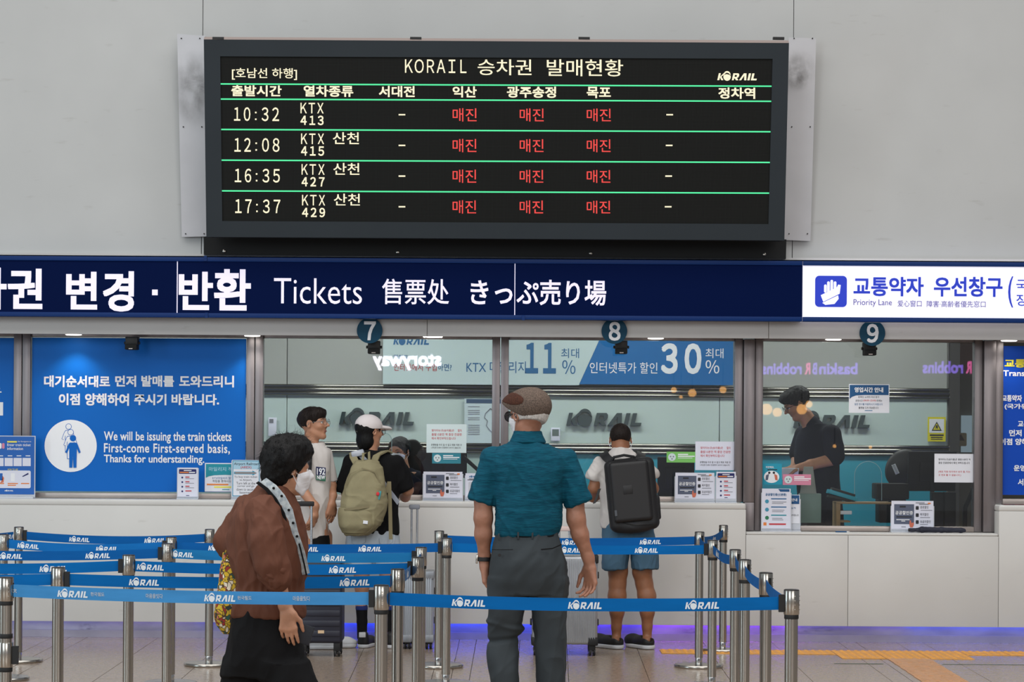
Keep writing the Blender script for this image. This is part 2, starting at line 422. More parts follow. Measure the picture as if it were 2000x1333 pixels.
# head-local frame: +y nose direction, z up, unit = chin-to-crown height
class Head:
    def __init__(s, c, hh, yaw=0, pitch=0, roll=0):
        """c: world point of the head's middle; yaw 0 faces +Y (away from the camera), positive turns to the left of the picture"""
        s.c = Vector(c); s.h = hh; s.R = Matrix.Rotation(yaw, 3, 'Z') @ Matrix.Rotation(pitch, 3, 'X') @ Matrix.Rotation(roll, 3, 'Y')
    def p(s, x, y, z): return s.c + s.R @ Vector((x, y, z - 0.5)) * s.h
    def add(s, S_, male=True, lips=True):
        h = s.h; E = lambda c, r, k=0.1, mode='u', R=None: S_.ell(s.p(*c), [q * h for q in r], (s.R @ R) if R is not None else s.R, k * h, mode)
        C = lambda a, b, ra, rb, k=0.05, mode='u': S_.cap(s.p(*a), s.p(*b), ra * h, rb * h, k * h, mode)
        E((0, -.06, .64), (.325, .41, .36), .02)
        E((0, .12, .43), (.238, .272, .33), .12)
        C((-.07, .13, .16), (.07, .13, .16), .075, .075, .16)
        E((0, .275, .085), (.085, .075, .07), .11)
        for q in (-1, 1):
            C((q * .215, -.02, .30), (q * .05, .25, .10), .048, .04, .12)
            E((q * .15, .26, .40), (.085, .085, .075), .10)
            E((q * .135, .385, .515), (.075, .05, .045), .06, 's')
            C((q * .05, .36, .585), (q * .2, .29, .58), .035, .03, .06)
            # ears
            Rr = Matrix.Rotation(-q * 0.35, 3, 'Z')
            E((q * .335, -.03, .49), (.028, .075, .125), .035, 'u', Rr)
            E((q * .352, -.025, .50), (.018, .042, .075), .02, 's', Rr)
        C((0, .355, .56), (0, .475, .405), .028, .048, .03)
        for q in (-1, 1): E((q * .045, .40, .385), (.035, .04, .03), .03)
        if lips:
            C((-.075, .335, .262), (.075, .335, .262), .022, .022, .02); C((-.06, .333, .222), (.06, .333, .222), .026, .026, .02)
            C((-.09, .372, .243), (.09, .372, .243), .008, .008, .012, 's')
        return s
    def eyes(s, parent, mw, mi, lid=None):
        for q in (-1, 1):
            b = MB(); c = s.p(q * .135, .315, .512); r = .048 * s.h
            sph(b, c, r, 10); b.obj('eye', mw, parent, smooth=True)
            b = MB(); sph(b, s.p(q * .137, .347, .512), r * .42, 8); b.obj('iris', mi, parent, smooth=True)
            if lid: b = MB(); b.tube([s.p(q * (.135 + t * .075), .368 - abs(t) * .03 - .012 * q * 0, .545 - abs(t) * .018) for t in (-1, -.4, .2, 1)], [.006 * s.h, .012 * s.h, .012 * s.h, .005 * s.h], 5); b.obj('eyelid', lid, parent, smooth=True)
    def brows(s, parent, m):
        for q in (-1, 1):
            MB().tube([s.p(q * .055, .392, .60), s.p(q * .12, .375, .622), s.p(q * .2, .325, .605)], [.008 * s.h, .012 * s.h, .004 * s.h], 6).obj('eyebrow', m, parent, smooth=True)
def sph(b, c, r, n=8, sq=(1, 1, 1)):
    vs = []; fs = []
    for i in range(1, n):
        t = math.pi * i / n
        for k in range(n * 2):
            a = math.pi * k / n; vs.append((c[0] + r * sq[0] * math.sin(t) * math.cos(a), c[1] + r * sq[1] * math.sin(t) * math.sin(a), c[2] + r * sq[2] * math.cos(t)))
    m = n * 2
    for i in range(n - 2):
        for k in range(m): fs.append((i * m + k, i * m + (k + 1) % m, (i + 1) * m + (k + 1) % m, (i + 1) * m + k))
    fs.append(tuple(range(m - 1, -1, -1))); fs.append(tuple((n - 2) * m + k for k in range(m)))
    b.add(vs, fs)
def hand(S_, wrist, d, nrm, size=0.18, curl=(0.35, 0.4, 0.45, 0.5), thumb=1, tcurl=0.35, spread=0.10, k=0.004, r=1.0):
    """d: wrist->knuckles direction, nrm: direction the PALM faces, thumb: +1/-1 side. size = hand length"""
    d = Vector(d).normalized(); nrm = Vector(nrm); nrm = (nrm - d * nrm.dot(d)).normalized(); sd = d.cross(nrm) * thumb
    w = Vector(wrist); L = size; pl = 0.50 * L; pw = 0.42 * L
    kn = []
    for i in range(4):
        t = (i - 1.5) / 3.0; q = w + d * (pl - abs(t + 0.1) * 0.06 * L) - sd * t * pw * 0.9; kn.append(q)
        S_.cap(w - sd * t * pw * 0.45 + d * 0.02, q, 0.075 * L * r, 0.062 * L * r, 0.02)
    for i, q in enumerate(kn):
        ln = (0.43, 0.48, 0.45, 0.35)[i] * L; c = curl[i] if hasattr(curl, '__len__') else curl; a = 0.25 * c; p0 = q; rr = (0.054, 0.056, 0.053, 0.046)[i] * L * r
        t = -(i - 1.5) / 3.0
        for sg, fr in enumerate((0.44, 0.31, 0.25)):
            a += c * (0.6, 1.0, 0.75)[sg]
            dd = (d * math.cos(a) + nrm * math.sin(a) + sd * spread * t).normalized(); p1 = p0 + dd * ln * fr
            S_.cap(p0, p1, rr, rr * 0.90, k if sg else 0.008); p0 = p1; rr *= 0.90
    b = w + sd * pw * 0.40 + d * 0.12 * L; p1 = b + (d * 0.75 + sd * 0.65 + nrm * 0.25).normalized() * 0.24 * L
    S_.cap(w + sd * 0.10 * L + d * 0.04 * L, b, 0.085 * L * r, 0.085 * L * r, 0.02); S_.cap(b, p1, 0.078 * L * r, 0.062 * L * r, 0.012)
    d2 = (d * (0.9 - tcurl * .3) + nrm * tcurl + sd * 0.12).normalized(); p2 = p1 + d2 * 0.17 * L; S_.cap(p1, p2, 0.060 * L * r, 0.054 * L * r, 0.005)
    S_.cap(p2, p2 + (d2 + nrm * tcurl * .5).normalized() * 0.13 * L, 0.054 * L * r, 0.043 * L * r, k)
def strands(name, head, roots, dirs, length, m, parent, n=5, r=0.0012, wig=0.3, grav=0.4, seed=1, kind='stuff'):
    rnd = random.Random(seed); b = MB()
    for p, d in zip(roots, dirs):
        p = Vector(p); d = Vector(d).normalized(); L = length * rnd.uniform(0.5, 1.15); pts = [p - d * 0.004]
        wv = Vector((rnd.uniform(-1, 1), rnd.uniform(-1, 1), rnd.uniform(-1, 1))) * wig
        for i in range(n):
            d = (d + wv / n + Vector((0, 0, -grav / n))).normalized(); p = p + d * (L / n); pts.append(p.copy())
        b.tube(pts, [r * (1 - 0.8 * i / n) for i in range(len(pts))], 3, cap=False)
    o = b.obj(name, m, parent, smooth=True); o['kind'] = kind; return o
# ------------------------------------------------------------------ the hall: floor, counter, walls, windows
def WX(px, Y): return (px - 1000.0) * Y / F
def ZZ(py, Y): return CAMZ + (HOR - py) * Y / F     # py as measured on the picture's middle column
YSK, YC, YG, YFA, YSG, YB, YW, YIN = 17.7, 17.55, 17.80, 17.45, 17.28, 17.05, 17.50, 20.6

def wall_mat(name, c, stains=True):
    m = mat(name, c, rough=0.42, var=0.035, vscale=1.3, bump=0.02, bscale=3)
    if not stains: return m
    nt = m.node_tree; N = nt.nodes; L = nt.links; b = N['Principled BSDF']
    src = b.inputs['Base Color'].links[0].from_socket
    tc = N.new('ShaderNodeTexCoord'); mp = N.new('ShaderNodeMapping'); mp.inputs['Scale'].default_value = (2.2, 2.2, 9)
    nz = N.new('ShaderNodeTexNoise'); nz.inputs['Scale'].default_value = 2.0; nz.inputs['Detail'].default_value = 8
    r = N.new('ShaderNodeValToRGB'); r.color_ramp.elements[0].position = 0.66; r.color_ramp.elements[1].position = 0.80
    r.color_ramp.elements[0].color = (0, 0, 0, 1); r.color_ramp.elements[1].color = (0.28, 0.28, 0.28, 1)
    mx = N.new('ShaderNodeMix'); mx.data_type = 'RGBA'; mx.inputs[7].default_value = rgb(120, 112, 100)
    L.new(tc.outputs['Object'], mp.inputs[0]); L.new(mp.outputs[0], nz.inputs['Vector']); L.new(nz.outputs['Fac'], r.inputs[0])
    L.new(r.outputs[0], mx.inputs[0]); L.new(src, mx.inputs[6]); L.new(mx.outputs[2], b.inputs['Base Color'])
    return m
M_wall = wall_mat('painted_metal_wall', rgb(186, 187, 186))
M_counter = wall_mat('counter_solid_surface', rgb(208, 207, 204))
M_fascia = wall_mat('fascia_panel', rgb(198, 196, 194))
M_seam = mat('seam_backing', rgb(60, 58, 54), rough=0.9)  # dark backing colour that shows in the gaps between panels
M_steel = mat('brushed_steel', rgb(170, 165, 158), rough=0.26, metal=1.0, var=0.10, vscale=1.0, vstretch=(160, 160, 0.6), bump=0.04, bscale=1, bstretch=(300, 300, 2))
M_frame = mat('window_frame_steel', rgb(128, 122, 124), rough=0.38, metal=0.75, var=0.12, vscale=2, vstretch=(6, 6, 0.8), bump=0.03, bscale=60)
M_sill = mat('sill_steel', rgb(165, 155, 150), rough=0.35, metal=0.6, var=0.08, vscale=3)
M_black = mat('black_plastic', rgb(22, 23, 25), rough=0.5)
M_blackm = mat('black_matte', rgb(10, 11, 12), rough=0.75)
M_white = mat('white_print', rgb(236, 238, 242), rough=0.6)
M_paper = mat('white_paper', rgb(226, 228, 236), rough=0.7, var=0.02, vscale=8)
M_tile = mat('floor_tile', rgb(156, 139, 124), rough=0.22, var=0.12, vscale=34, bump=0.02, bscale=60, spec=0.5)
M_joint = mat('floor_joint', rgb(84, 76, 70), rough=0.8)
M_tact = mat('tactile_orange', rgb(226, 160, 74), rough=0.5, var=0.10, vscale=20)
M_tact2 = mat('tactile_tan', rgb(205, 152, 108), rough=0.5, var=0.10, vscale=20)

# floor: base slab, then the granite tiles of the visible strip, laid in a fan
fl = MB().box(-14, 14, -14, 17.9, -0.12, -0.012).obj('floor', M_joint); fl['kind'] = 'structure'
MB().box(-14, 14, -14, 13.6, -0.012, 0.0).obj('floor_field', M_tile, fl)
xs = [-300, -165, -30, 107, 141.4, 174.6, 312.8, 449, 586, 722, 866, 900.3, 933.3, 1018, 1109, 1241, 1374, 1508, 1639, 1672.8, 1751.8, 1803, 1933, 2066, 2200, 2330]
def seam_at(i, Y):
    x = xs[i]; vp = 902 + (1085 - 902) * min(1, max(0, (x - 722) / (1109 - 722)))
    X = (x - 1000) * 17.7 / F; return X - (vp - 1000) / F * (17.7 - Y)
YR = [17.86, 17.1, 16.5, 15.9, 15.3, 14.7, 14.1, 13.605]
rnd = random.Random(4)
for i in range(len(xs) - 1):
    for j in range(len(YR) - 1):
        g = 0.0035; ya, yb = YR[j] - g / 2, YR[j + 1] + g / 2; dz = rnd.uniform(-0.0004, 0.0004)
        a0, a1 = seam_at(i, ya) + g / 2, seam_at(i + 1, ya) - g / 2; b0, b1 = seam_at(i, yb) + g / 2, seam_at(i + 1, yb) - g / 2
        raw('floor_tile', [(b0, yb, -.012), (b1, yb, -.012), (a1, ya, -.012), (a0, ya, -.012), (b0, yb, dz), (b1, yb, dz), (a1, ya, dz), (a0, ya, dz)], BOXF, M_tile, fl)
# tactile paving: domed pieces along the counter, a block and a ribbed column towards the camera
def tactile(x0, x1, y0, y1, kind, m):
    b = MB(); b.box(x0 + .002, x1 - .002, y0 + .002, y1 - .002, 0.0005, 0.004)
    n = 6; dx = (x1 - x0) / n; dy = (y1 - y0) / n
    if kind == 'dome':
        for i in range(n):
            for j in range(n):
                cx, cy = x0 + (i + .5) * dx, y0 + (j + .5) * dy; v = []
                for r, z in ((.017, .004), (.010, .0085)):
                    for k in range(6): v.append((cx + r * math.cos(k * 1.0472), cy + r * math.sin(k * 1.0472), z))
                b.add(v, [(k, (k + 1) % 6, 6 + (k + 1) % 6, 6 + k) for k in range(6)] + [(6, 7, 8, 9, 10, 11)])
    else:
        for i in range(4):
            cx = x0 + (i + .5) * (x1 - x0) / 4; v = []
            for w_, z in ((.018, .004), (.010, .0085)): v += [(cx - w_, y0 + .015, z), (cx + w_, y0 + .015, z), (cx + w_, y1 - .015, z), (cx - w_, y1 - .015, z)]
            b.add(v, [(k, (k + 1) % 4, 4 + (k + 1) % 4, 4 + k) for k in range(4)] + [(4, 5, 6, 7)])
    b.obj('tactile_tile', m, fl)
X0 = WX(1624, 16.95)
for i in range(-4, 9):
    x = X0 + i * .3; blk = 0 <= i < 3
    tactile(x, x + .3, 16.64, 16.94, 'dome', M_tact)
    if blk: tactile(x, x + .3, 16.34, 16.64, 'dome', M_tact)
for j in range(8):
    y1 = 16.34 - j * .3; xx = X0 + .30 - (j * .3) * (-85 / F) * 0 + 0.004 * 0
    tactile(X0 + .305 - .018 * .3 * j, X0 + .595 - .018 * .3 * j, y1 - .3, y1, 'bar', M_tact2)

# skirting with the blue light strip hidden under the counter's overhang
bb = MB().box(-4.6, 4.6, YSK, YSK + .06, 0.0, .17).obj('baseboard_back', mat('skirting_steel', rgb(150, 148, 160), rough=0.33, metal=0.5, var=0.18, vscale=3, vstretch=(1, 1, 3)))
bb['kind'] = 'structure'
t_ = MB().box(-4.6, 4.6, YSK - .012, YSK, 0.0, .052).obj('skirting_ledge', mat('skirting_ledge', rgb(165, 160, 170), rough=0.4, metal=0.4, var=0.1, vscale=4), bb)
def led(x0, x1, c, st):
    m = mat('led_%d' % round(c[2] * 100 + c[0] * 1000 + st), (0, 0, 0, 1), emit=(*c, 1), es=st * 2.6)
    return MB().box(x0, x1, YC + .112, YC + .128, .132, .138).obj('light_strip', m, bb)
for x0, x1, c, st in ((-4.4, -3.0, (.22, .2, 1), 2.5), (-3.0, -2.3, (.35, .25, 1), 2.5), (-2.3, -1.45, (.15, .15, 1), 5), (-1.45, .55, (.02, .06, 1), 15), (.55, 1.0, (.10, .05, 1), 12), (1.0, 2.1, (.26, .04, 1), 12), (2.1, 2.9, (.15, .12, 1), 4), (2.9, 4.4, (.06, .12, 1), 9)): led(x0, x1, c, st)

# counter
ctr = thing('ticket_counter', 'long off-white solid ticket counter with a lowered bay under window 9', 'counter', (0, YC, 0))
ZT, ZL, ZB = ZZ(981, YC), ZZ(1037, YC), ZZ(1220, YC)
XA, XB = WX(1458, YC), WX(1952, YC)
def panel(x0, x1, z0, z1): MB().box(x0 + .0012, x1 - .0012, YC, YC + .10, z0, z1).obj('front_panel', M_counter, ctr, bevel=.003)
panel(-4.6, XA, ZB, ZT - .045)
panel(XA, WX(1658, YC), ZB, ZL - .02); panel(WX(1658, YC), XB, ZB, ZL - .02); panel(XB, 4.6, ZB, ZT - .045)
MB().box(-4.6, 4.6, YC + .005, YC + .09, ZB + .01, ZL - .03).obj('backing_board', M_seam, ctr)
def top(x0, x1, z, th): MB().box(x0, x1, YC - .001, YG + .29, z - th, z).obj('counter_top', M_counter, ctr, bevel=.014, seg=3)
top(-4.6, XA, ZT, .047); top(XA + .001, XB - .001, ZL, .022); top(XB, 4.6, ZT, .047)
for x, w_ in ((XA - .06, .06), (XB, .06)): MB().box(x, x + w_, YC + .001, YG + .1, ZL - .03, ZT - .048).obj('bay_cheek', M_counter, ctr, bevel=.004)

# wall above the sign, in panels
wb = MB().box(-4.8, 4.8, YW + .02, YW + .12, ZZ(515, YW), 5.3).obj('wall_back', M_seam); wb['kind'] = 'structure'
zlo, zmid, ztop = ZZ(504, YW), ZZ(36, YW), 5.25
for a, b in ((-4.8, WX(391, YW)), (WX(391, YW), WX(1545, YW)), (WX(1545, YW), 4.8)):
    MB().box(a + .002, b - .002, YW, YW + .02, zlo, ztop).obj('wall_panel', M_wall, wb, bevel=.0015, seg=1)
MB().box(-4.8, 4.8, YW - .03, YW + .02, ZZ(512, YW), zlo - .002).obj('wall_ledge', M_fascia, wb, bevel=.002)
# soot marks left by hands and cable ties beside the display
def stain_mat():
    m = mat('grey_smudge', rgb(95, 92, 88), rough=0.8); nt = m.node_tree; N = nt.nodes; L = nt.links; out = N['Material Output']; b = N['Principled BSDF']
    tc = N.new('ShaderNodeTexCoord'); g = N.new('ShaderNodeVectorMath'); g.operation = 'LENGTH'; L.new(tc.outputs['Generated'], N.new('ShaderNodeMapping').inputs[0])
    mp = [n for n in N if n.type == 'MAPPING'][0]; mp.inputs['Location'].default_value = (-1, 0, -1); mp.inputs['Scale'].default_value = (2, 0, 2)
    L.new(mp.outputs[0], g.inputs[0]); nz = N.new('ShaderNodeTexNoise'); nz.inputs['Scale'].default_value = 3.5; nz.inputs['Detail'].default_value = 8; L.new(tc.outputs['Generated'], nz.inputs['Vector'])
    r = N.new('ShaderNodeMapRange'); r.inputs[1].default_value = 1.0; r.inputs[2].default_value = 0.1; r.inputs[3].default_value = 0; r.inputs[4].default_value = 1.0; L.new(g.outputs['Value'], r.inputs[0])
    r2 = N.new('ShaderNodeMapRange'); r2.inputs[1].default_value = 0.35; r2.inputs[2].default_value = 0.75; L.new(nz.outputs['Fac'], r2.inputs[0])
    mu = N.new('ShaderNodeMath'); mu.operation = 'MULTIPLY'; L.new(r.outputs[0], mu.inputs[0]); L.new(r2.outputs[0], mu.inputs[1])
    t = N.new('ShaderNodeBsdfTransparent'); mx = N.new('ShaderNodeMixShader'); L.new(mu.outputs[0], mx.inputs[0]); L.new(t.outputs[0], mx.inputs[1]); L.new(b.outputs[0], mx.inputs[2]); L.new(mx.outputs[0], out.inputs[0])
    return m
M_stain = stain_mat()

# fascia above the windows and its soffit
fa = MB().box(-4.7, 4.7, YFA + .02, YFA + .30, ZZ(655, YFA), ZZ(500, YFA)).obj('trim_1', M_fascia); fa['kind'] = 'structure'
for a, b in ((-4.7, WX(833, YFA)), (WX(833, YFA), WX(1500, YFA)), (WX(1500, YFA), 4.7)):
    MB().box(a + .0015, b - .0015, YFA, YFA + .02, ZZ(658.5, YFA), ZZ(612, YFA)).obj('fascia_panel', M_fascia, fa, bevel=.002, seg=1)
MB().box(-4.7, 4.7, YFA + .30, YG + .4, ZZ(655, YFA) + .01, ZZ(640, YFA) + .06).obj('soffit_board', M_fascia, fa)

# ---- interior of the ticket office
M_iw_up = mat('office_wall_upper', rgb(166, 168, 163), rough=0.5, var=0.03, vscale=1.5)
M_iw_mid = mat('office_wall_glass_panel', rgb(192, 208, 203), rough=0.22, var=0.03, vscale=1.2)
M_iw_teal = mat('office_wall_teal', rgb(40, 150, 172), rough=0.3, var=0.08, vscale=1.0)
M_iw_low = mat('office_wall_lower', rgb(164, 186, 180), rough=0.3, var=0.05, vscale=1.2)
M_dkgrey = mat('passage_wall', rgb(118, 114, 104), rough=0.6, var=0.06, vscale=2)
iw = MB().box(-4.9, WX(1862, YIN), YIN + .03, YIN + .15, 0, 3.1).obj('wall_office', M_iw_up); iw['kind'] = 'structure'
zr = [ZZ(764, YIN), ZZ(876, YIN)]
ends = [-4.9, WX(560, YIN), WX(1022, YIN), WX(1405, YIN), WX(1850, YIN)]
for i in range(4):
    a, b = ends[i] + .003, ends[i + 1] - .003
    MB().box(a, b, YIN, YIN + .03, zr[0] + .03, 3.0).obj('upper_panel', M_iw_up, iw, bevel=.002, seg=1)
    MB().box(a, b, YIN, YIN + .03, zr[1] + .03, zr[0] - .03).obj('middle_panel', M_iw_mid, iw, bevel=.002, seg=1)
    MB().box(a, b, YIN, YIN + .03, .05, zr[1] - .03).obj('lower_panel', M_iw_teal if i >= 2 else M_iw_low, iw, bevel=.002, seg=1)
M_chrome = mat('chrome_rail', rgb(150, 148, 140), rough=0.12, metal=1.0, var=0.25, vscale=1.0, vstretch=(2, 2, 40))
for z in zr:
    for dz, r in ((.032, .014), (0.0, .022), (-.034, .016)):
        MB().tube([(-4.85, YIN - .02, z + dz), (WX(1858, YIN), YIN - .02, z + dz)], r, 10).obj('wall_rail', M_chrome, iw, smooth=True)
MB().box(WX(1853, YIN), WX(1872, YIN), YIN - .05, YIN + .1, 0, 3.1).obj('door_post', mat('dark_post', rgb(62, 60, 58), rough=.5), iw)
pw = MB().box(WX(1850, YIN), 5.6, 22.2, 22.3, 0, 3.1).obj('wall_passage', M_dkgrey); pw['kind'] = 'structure'
MB().pbox(1856, 640, 1935, 726, 22.15, .04).obj('brown_panel', mat('brown_board', rgb(120, 78, 60), rough=.6), pw)
MB().pbox(1878, 812, 1908, 884, 22.15, .03).obj('lit_window', mat('lit_far_glass', rgb(20, 30, 34), rough=.4, emit=rgb(150, 172, 184), es=.45), pw)
sw = MB().box(-5.0, -4.9, YG + .1, 22.3, 0, 3.1).obj('wall_left', M_iw_up); sw['kind'] = 'structure'
sw = MB().box(5.6, 5.7, YG + .1, 22.3, 0, 3.1).obj('wall_right', M_dkgrey); sw['kind'] = 'structure'
M_ceil = mat('office_ceiling', rgb(205, 208, 204), rough=.8)
ce = MB().box(-5, 5.7, YG + .40, 22.3, 3.1, 3.2).obj('ceiling', M_ceil); ce['kind'] = 'structure'
of = MB().box(-5, 5.7, YG + .12, 22.3, 0.02, .18).obj('floor_office', mat('office_floor', rgb(70, 72, 75), rough=.6)); of['kind'] = 'structure'
for x in (-3.2, -1.2, .9, 3.0): area('office_ceiling_light', (x, 19.3, 3.05), (0, 0, 0), 1.2, .5, 30, (.95, 1.0, .97))
# interior worktop behind the windows
it = thing('office_desk', 'low grey staff desk running inside behind the ticket windows', 'desk', (0, YG + .9, 0))
MB().box(-4.7, WX(1470, YG), YG + .32, YG + .60, .72, .76).obj('desk_top', mat('desk_grey', rgb(96, 108, 108), rough=.5), it, bevel=.005)
MB().box(WX(1480, YG), 4.6, YG + .32, YG + .60, .72, .76).obj('desk_top', MATS['desk_grey'], it, bevel=.005)
for x in (-4.4, -2.2, 0.0, 1.7, 2.1, 4.2): MB().box(x, x + .04, YG + .34, YG + .58, .18, .72).obj('desk_panel', MATS['desk_grey'], it)

# ---- windows: frames, sills, panes
M_glass = glass_mat('window_glass', (.968, .978, .974), .95, 1.62, .011)
ZWT = ZZ(650, YG)
def window(n, x0, x1, zb, pane=True, mul=()):
    X0_, X1_ = WX(x0, YG), WX(x1, YG); w_ = .058
    fr = MB().box(X0_, X0_ + w_, YG - .05, YG + .05, zb, ZWT).obj('window_%d' % n, M_frame, bevel=.003); fr['kind'] = 'structure'
    MB().box(X1_ - w_, X1_, YG - .05, YG + .05, zb, ZWT).obj('frame_stile', M_frame, fr, bevel=.003)
    MB().box(X0_ + w_, X1_ - w_, YG - .055, YG + .05, zb, zb + .036).obj('bottom_rail', M_sill, fr, bevel=.003)
    MB().box(X0_ + w_, X1_ - w_, YG - .03, YG + .05, ZZ(664, YG), ZWT).obj('top_rail', M_frame, fr, bevel=.003)
    if pane: MB().box(X0_ + w_, X1_ - w_, YG - .002, YG + .002, zb + .03, ZZ(662, YG)).obj('pane', M_glass, fr)
    return fr
zs = ZT + .004
window(1, -140, 44, zs, False); window(2, 45.5, 497.5, zs, False); window(3, 499, 976, zs); window(4, 977.5, 1449, zs)
window(5, 1473, 1916, ZL + .004); window(6, 1941, 2260, zs, False)
# steel pier covers between the bays
def pier(n, x0, x1, zb, y0=-.09):
    o = MB().box(WX(x0, YG), WX(x1, YG), YG + y0, YG + .07, zb, ZZ(657, YFA) + .0).obj('trim_%d' % n, M_frame, bevel=.004); o['kind'] = 'structure'; return o
pier(2, 1450, 1471.5, ZT + .004); pier(3, 1917, 1940, ZL + .004)
MB().box(XA + .004, WX(1471.5, YG), YG - .09, YG + .07, ZL + .004, ZT + .003).obj('trim_4', M_frame, bevel=.003)['kind'] = 'structure'

# thin green tape marks on the floor and old grime on the skirting
M_tape = mat('green_floor_tape', rgb(60, 84, 66), rough=.8, var=.3, vscale=30)
for xa, xb, yy in ((1632, 1728, 1297.5), (1843, 2040, 1299.5)):
    Yt_ = F * CAMZ / (yy - HOR - ROLL * ((xa + xb) / 2 - 1000)); MB().box(WX(xa, Yt_), WX(xb, Yt_), Yt_ - .012, Yt_ + .012, .0006, .0014).obj('tape_mark', M_tape, fl)
for xa, xb, ya, yb in ((1540, 1600, 1222, 1240), (1575, 1650, 1224, 1236), (1330, 1380, 1226, 1240), (150, 190, 1216, 1236), (1480, 1530, 1222, 1236)):
    c_ = P((xa + xb) / 2, (ya + yb) / 2, YSK - .002); hw, hh = (xb - xa) / 2 * YSK / F, (yb - ya) / 2 * YSK / F
    raw('grime_mark', [c_ + Vector(v) for v in ((-hw, 0, -hh), (hw, 0, -hh), (hw, 0, hh), (-hw, 0, hh))], [(0, 1, 2, 3)], M_stain, bb)
# ------------------------------------------------------------------ departure display
M_bezel = mat('display_bezel', rgb(46, 52, 57), rough=0.6, metal=0.0, spec=.15, var=0.04, vscale=2)
def led_screen():
    m = mat('led_screen', rgb(26, 27, 28), rough=0.7, spec=.1); nt = m.node_tree; N = nt.nodes; L = nt.links; b = N['Principled BSDF']
    tc = N.new('ShaderNodeTexCoord'); sp = N.new('ShaderNodeSeparateXYZ'); L.new(tc.outputs['Object'], sp.inputs[0]); outs = []
    for ax in ('X', 'Z'):
        mu = N.new('ShaderNodeMath'); mu.operation = 'MULTIPLY'; mu.inputs[1].default_value = 2 * math.pi / 0.0105; L.new(sp.outputs[ax], mu.inputs[0])
        s_ = N.new('ShaderNodeMath'); s_.operation = 'SINE'; L.new(mu.outputs[0], s_.inputs[0]); outs.append(s_)
    a = N.new('ShaderNodeMath'); a.operation = 'MAXIMUM'; L.new(outs[0].outputs[0], a.inputs[0]); L.new(outs[1].outputs[0], a.inputs[1])
    mr = N.new('ShaderNodeMapRange'); mr.inputs[1].default_value = 0.2; mr.inputs[2].default_value = 1.0; L.new(a.outputs[0], mr.inputs[0])
    mx = N.new('ShaderNodeMix'); mx.data_type = 'RGBA'; mx.inputs[6].default_value = rgb(20, 21, 20); mx.inputs[7].default_value = rgb(36, 37, 36)
    L.new(mr.outputs[0], mx.inputs[0]); L.new(mx.outputs[2], b.inputs['Base Color']); return m
def led_ink(name, c, st):
    m = mat(name, (0, 0, 0, 1), emit=(*c, 1), es=st); nt = m.node_tree; N = nt.nodes; L = nt.links; b = N['Principled BSDF']
    tc = N.new('ShaderNodeTexCoord'); sp = N.new('ShaderNodeSeparateXYZ'); L.new(tc.outputs['Object'], sp.inputs[0]); outs = []
    for ax in ('X', 'Z'):
        mu = N.new('ShaderNodeMath'); mu.operation = 'MULTIPLY'; mu.inputs[1].default_value = 2 * math.pi / 0.0062; L.new(sp.outputs[ax], mu.inputs[0])
        s_ = N.new('ShaderNodeMath'); s_.operation = 'COSINE'; L.new(mu.outputs[0], s_.inputs[0]); outs.append(s_)
    a = N.new('ShaderNodeMath'); a.operation = 'ADD'; L.new(outs[0].outputs[0], a.inputs[0]); L.new(outs[1].outputs[0], a.inputs[1])
    mr = N.new('ShaderNodeMapRange'); mr.inputs[1].default_value = -1.6; mr.inputs[2].default_value = 0.6; mr.inputs[3].default_value = st * .35; mr.inputs[4].default_value = st * 1.2
    L.new(a.outputs[0], mr.inputs[0]); L.new(mr.outputs[0], b.inputs['Emission Strength']); return m
M_led = led_screen()
M_ly = led_ink('led_warm_white', (1.0, 0.90, 0.62), 1.2); M_lr = led_ink('led_red', (1.0, 0.07, 0.06), 1.0); M_lg = mat('led_green', (0, 0, 0, 1), emit=(.10, 1, .42, 1), es=.95)
bd = thing('departure_display', 'wide black LED departure board with green lines and yellow and red Korean lettering', 'display', P(970, 470, YB))
TILT = 0.2 / 390.0   # the display leans forward: metres of depth per pixel of height
def PT(px, py, dy=0.0): return P(px, py, YB - (470 - py) * TILT + dy)
def tquad(name, pts, m, t=.02, dy=0.0, parent=bd, bevel=0):
    a = [PT(x, y, dy) for x, y in pts]; b = [v + Vector((0, t, 0)) for v in a]
    b_ = MB().add(a + b, [(0, 3, 2, 1), (4, 5, 6, 7), (0, 1, 5, 4), (1, 2, 6, 5), (2, 3, 7, 6), (3, 0, 4, 7)]); return b_.obj(name, m, parent, bevel=bevel)
tquad('casing', [(400, 79), (1539, 86), (1530, 468), (405, 460)], M_bezel, .19, .03)
O = [(398, 77), (1541, 84), (1532, 470), (403, 463)]; I_ = [(430, 110), (1509, 115), (1501, 438), (434, 432)]
for k, nm in enumerate(('bezel_top', 'bezel_right', 'bezel_bottom', 'bezel_left')):
    j = (k + 1) % 4; q = [O[k], O[j], I_[j], I_[k]]
    if k == 0: q = [O[0], O[1], I_[1], I_[0]]
    tquad('bezel', q, M_bezel, .03)
tquad('led_panel', I_, M_led, .015, .012)
tquad('top_plate', [(399, 72), (1540, 79), (1541, 84), (398, 77)], mat('pale_edge', rgb(170, 155, 150), rough=.5), .05, .0)
for x in (415, 801, 1130, 1510): tquad('hinge', [(x, 72), (x + 22, 72.3), (x + 22, 77), (x, 76.6)], M_black, .03, -.004)
FWM = {ord(c): ord(c) + 0xFEE0 for c in '0123456789:KTXORAIL%'}
def fw(s): return s.translate(FWM)
def ttext(s, x0, y0, x1, y1, m, bold=.006, sp=1.0): return text(fw(s), x0, y0, x1, y1, YB, m, bd, bold=bold, spacing=sp, warp=lambda px, py: PT(px, py + (px - (x0 + x1) / 2) * ROLL, .0105))
